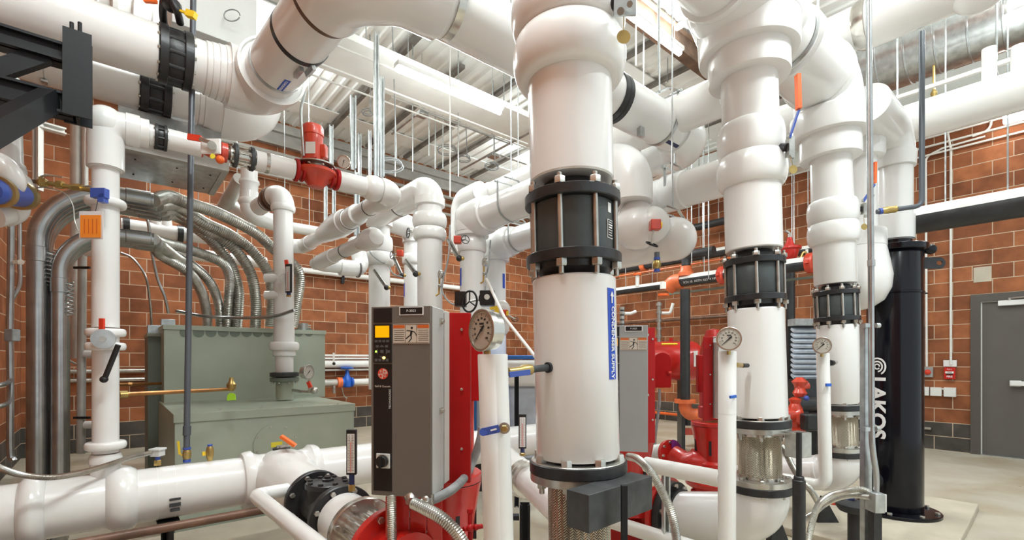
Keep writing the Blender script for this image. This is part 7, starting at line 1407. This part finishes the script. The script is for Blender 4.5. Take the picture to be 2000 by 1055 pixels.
for px in (1411, 1583): c = colX(px, x2, z2); part(t, 'coupling', 'pump_orange_red', Mb().lathe(c-Y*.05, c+Y, [(0, .098), (0, .13), (.02, .145), (.08, .145), (.10, .13), (.10, .098)], 28).box(c-X*.15, (.06, .05, .05)), label='orange red coupling')
E_ = colX(1316, x2, z2); part(t, 'elbow', 'coupling_orange', Mb().sweep(fillet([E_+Y*.12-Z*.1, E_, colX(1332, x2, z2)], .10, 8)[0], .128, 28), label='orange elbow'); q = colX(1340, x2, z2)+Z*.15; part(t, 'outlet', 'coupling_orange', Mb().lathe(q-Z*.08, q+Z, [(0, .13), (.06, .13), (.10, .10), (.17, .09)], 28), label='orange outlet'); part(t, 'riser_elbow', 'fire_black', Mb().sweep(fillet([q+Z*.1, q+Z*.28, q+Z*.28-Y*.5], .1, 8)[0], .075, 24))
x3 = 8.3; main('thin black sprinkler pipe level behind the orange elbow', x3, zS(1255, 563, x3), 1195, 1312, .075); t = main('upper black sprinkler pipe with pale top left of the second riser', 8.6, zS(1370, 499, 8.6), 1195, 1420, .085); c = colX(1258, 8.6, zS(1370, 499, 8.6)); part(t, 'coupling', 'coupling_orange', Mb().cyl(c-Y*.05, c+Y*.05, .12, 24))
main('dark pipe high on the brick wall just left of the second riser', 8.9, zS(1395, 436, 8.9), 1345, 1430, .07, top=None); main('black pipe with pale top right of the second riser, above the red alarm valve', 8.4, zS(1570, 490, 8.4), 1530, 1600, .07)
solo('thin_pipe', 'thin orange pipe running level across the sprinkler pipes', 'pipe', 'coupling_orange', Mb().cyl(colX(1195, 8.0, zS(1310, 523, 8.0)), colX(1440, 8.0, zS(1310, 523, 8.0)), .014, 10)); solo('cable_chain', 'dark green dotted rail under the printed sprinkler pipe', 'rail', 'cabinet_green_dark', Mb().bar(colX(1300, 7.9, zS(1370, 567, 7.9)), colX(1590, 7.9, zS(1370, 567, 7.9)), .03, .035)); solo('wall_pipe', 'dark thin pipe level on the brick wall behind the red tank', 'pipe', 'brown_pipe', Mb().cyl(colX(1195, 9.2, zS(1300, 626, 9.2)), colX(1440, 9.2, zS(1300, 626, 9.2)), .032, 12)); solo('wall_pipe', 'thin orange pipe low on the dark blocks behind the red pump', 'pipe', 'orange_paint', Mb().cyl(colX(1262, 9.2, zS(1300, 808, 9.2)), colX(1360, 9.2, zS(1300, 808, 9.2)), .03, 12))
for i, (px, py0, py1, rp, d, l) in enumerate(((1338, 566, 784, 10, 6.55, 'thick black vertical pipe between the grey drive and the second riser'), (1544, 480, 782, 8.5, 7.8, 'black vertical pipe between the second and third risers'), (1326, 750, 835, 3, 7.4, 'thin black leg beside the thick black pipe'))):
    solo('vertical_pipe', l, 'pipe', 'fire_black', Mb().cyl(P(px, py0, d), P(px, py1, d), rp*d/FPX*.93, 24))
t = thing('pipe_elbow', 'orange elbow with black valve and red feet under the thick black pipe', 'pipe'); A = P(1338, 786, 6.55); part(t, 'flange', 'coupling_orange', Mb().cyl(A-Z*.01, A+Z*.04, .14, 28)); part(t, 'elbow', 'coupling_orange', Mb().sweep(fillet([A, A-Z*.17, A-Z*.17+RT*.25], .12, 8)[0], .085, 24)); part(t, 'valve', 'black_iron', Mb().cyl(P(1341, 815, 7.5), P(1341, 830, 7.5), .10, 20)); part(t, 'foot', 'pump_orange_red', Mb().box(P(1340, 843, 7.4)+Z*.0, (.18, .12, .09), (RT, FW, Z)))
# red horizontal fire tank -------------------------------------------------
t = thing('fire_tank', 'red horizontal cylindrical tank with white labels behind the drive cabinets', 'tank'); A = P(1245, 705, 7.1); Bq = P(1352, 703, 7.0); Bq.z = A.z; d_ = (Bq-A).normalized(); L_ = (Bq-A).length; rr_ = 38*7.05/FPX
part(t, 'shell', 'red_paint', Mb().lathe(A, Bq, [(0, rr_), (L_, rr_), (L_+.06, rr_*.92), (L_+.12, rr_*.70), (L_+.15, rr_*.35), (L_+.16, 0)], 48)); sdn = d_.cross(Z); sdn = -sdn if sdn.dot(FW) > 0 else sdn
part(t, 'label', 'label_white', Mb().box(A+d_*(L_-.02)+sdn*rr_*.98+Z*.03, (.05, .02, .22), (d_, sdn, Z))); part(t, 'label', 'yellow_tag', Mb().box(A+d_*(L_*.55)+sdn*rr_*.55+Z*rr_*.84, (.22, .02, .03), (d_, (sdn*.55+Z*.84).normalized(), (Z*.55-sdn*.84).normalized())))
for s_ in (.2, .80): q = A+d_*L_*s_-sdn*.0; part(t, 'leg', 'fire_black', Mb().box((q.x, q.y, (q.z-rr_)/2+.02), (.05, .3, q.z-rr_+.04), (d_, sdn, Z)))
for s_ in (.35, .62): part(t, 'plug', 'red_paint', Mb().cyl(A+d_*L_*s_+Z*rr_, A+d_*L_*s_+Z*(rr_+.05), .03, 12))
t = thing('red_guard_box', 'red round topped box right of the grey drive cabinet plate', 'guard'); q = P(1294, 724, 4.6); pts = [(-.085, -.165), (.075, -.165), (.085, -.15), (.085, .09)]+[(.085*math.cos(a_), .09+.085*math.sin(a_)) for a_ in [math.radians(x_) for x_ in range(10, 171, 16)]]+[(-.085, .09)]; part(t, 'box', 'red_deep', Mb().prism(pts, q, RT, Z, FW, .12), bevel=.004); part(t, 'stub', 'red_paint', Mb().cyl(P(1305, 728, 4.58), P(1311, 728, 4.58), .012, 10)); part(t, 'cable', 'insul_grey', Mb().sweep([P(1288, 760, 4.62), P(1288, 790, 4.62), P(1280, 850, 4.6), P(1278, 905, 4.6)], .014, 10))
for px, pts, l in ((1287, [(1287, 590), (1287, 668)], 'bare steel vertical pipe with rings above the red tank'), (1215, [(1215, 600), (1215, 645)], 'bare steel vertical pipe above the grey drive cabinet')):
    t = thing('instrument_pipe', l, 'pipe', 'steel instrument pipes above the drives'); A, Bq = P(pts[0][0], pts[0][1], 6.8), P(pts[1][0], pts[1][1], 6.8); part(t, 'pipe', 'zinc' if px == 1287 else 'rod_grey', Mb().cyl(A, Bq, .028, 16))
    for k in range(5): q = A+(Bq-A)*(k+.3)/5; part(t, 'coupling', 'zinc', Mb().cyl(q-Z*.02, q+Z*.02, .042, 16))
    q = A+(Bq-A)*.28; part(t, 'side_arm', 'label_white', Mb().sweep(fillet([q, q+RT*.16, q+RT*.20+Z*.14], .04, 6)[0] if px == 1287 else fillet([q, q+RT*.12, q+RT*.20+Z*.03], .03, 6)[0], .022, 12))
t = thing('hanging_sensor', 'small white fitting with red cap hanging from the thin orange pipe', 'fitting'); part(t, 'body', 'label_white', Mb().cyl(P(1245, 538, 7.3), P(1245, 560, 7.3), .03, 14)); part(t, 'cap', 'orange_paint', Mb().cyl(P(1245, 534, 7.3), P(1245, 538, 7.3), .06, 16))
t = thing('hanging_sensor', 'white box with red disc on the end of the printed sprinkler pipe', 'fitting'); part(t, 'body', 'label_white', Mb().box(P(1295, 558, 7.2), (.07, .07, .10), (RT, FW, Z))); part(t, 'disc', 'orange_paint', Mb().cyl(P(1296, 574, 7.2), P(1296, 578, 7.2), .08, 20))
# alarm valve and devices between risers two and three --------------------
t = thing('alarm_valve', 'bright red alarm valve on the sprinkler pipe between the second and third risers', 'valve'); q = P(1542, 508, 7.2); part(t, 'body', 'red_paint', Mb().lathe(q, q+Z, [(0, .07), (.03, .10), (.14, .13), (.16, .16), (.19, .16), (.20, .08), (.27, .05), (.34, .03)], 28)); part(t, 'cap', 'zinc', Mb().sweep([q+Z*.3, q+Z*.4, q+Z*.44-RT*.06], .025, 12)); part(t, 'trim', 'brass', Mb().sweep(spline([q+RT*.15, q+RT*.22+Z*.12, q+RT*.35+Z*.02, q+RT*.45-Z*.04], 5), .02, 10)); part(t, 'trim', 'label_white', Mb().cyl(q+RT*.26, q+RT*.26+Z*.16, .02, 10))
solo('cable_rail', 'pale thin double rail below the black pipe between second and third risers', 'rail', 'label_white', Mb().cyl(P(1536, 547, 7.6), P(1582, 541, 7.6), .014, 8))
t = thing('louvre_panel', 'stack of shiny bluish metal slats between the second and third risers', 'louvre'); A = P(1574, 690, 7.0); Hh = 100*7/FPX
for k in range(10): part(t, 'slat', 'wrap_grey', Mb().box(A+Z*(Hh/2-Hh*(k+.5)/10), (.40, .09, Hh/22), (RT, (FW+Z*.6).normalized(), (Z-FW*.6).normalized())))
part(t, 'frame', 'fire_black', Mb().box(A+FW*.10, (.42, .03, Hh+.06), (RT, FW, Z))); part(t, 'header', 'insul_grey', Mb().box(P(1574, 630, 7.0), (.42, .2, .10), (RT, FW, Z))); part(t, 'base', 'fire_black', Mb().box((A.x, A.y, (A.z-Hh/2)/2), (.40, .2, A.z-Hh/2-.01), (RT, FW, Z)))
t = thing('backflow_valves', 'orange red valve assembly with black actuator between the second and third risers', 'valve'); q = P(1553, 812, 6.4); part(t, 'body', 'pump_orange_red', Mb().lathe(q-RT*.2, q+RT, [(0, .11), (.03, .14), (.06, .10), (.16, .10), (.20, .14), (.25, .12)], 24).lathe(q-Z*.2, q+Z, [(0, .12), (.03, .12), (.05, .08), (.30, .09), (.36, .06), (.42, .08), (.45, .03)], 24)); part(t, 'upper_body', 'pump_orange_red', Mb().lathe(P(1562, 775, 6.4), P(1562, 735, 6.4), [(0, .06), (.05, .09), (.12, .05), (.2, .10), (.26, .04)], 20).cyl(P(1555, 757, 6.4), P(1578, 753, 6.4), .05, 16)); part(t, 'actuator', 'black_iron', Mb().box(P(1584, 824, 6.2), (.22, .16, .22), (RT, FW, Z)), bevel=.03); part(t, 'pedestal', 'fire_black', Mb().box((q.x, q.y, (q.z-.2)/2), (.12, .12, q.z-.2))); part(t, 'indicator', 'blue_plastic', Mb().ball(P(1575, 778, 6.3), .035, 14))
t = thing('floor_cylinder', 'black cylinder lying behind the third gauge pipe', 'actuator'); q = P(1590, 790, 6.6); part(t, 'body', 'fire_black', Mb().cyl(q-RT*.3, q+RT*.3, .10, 24)); part(t, 'leg', 'fire_black', Mb().box((q.x, q.y, (q.z-.1)/2), (.1, .1, q.z-.1)))
finalize()
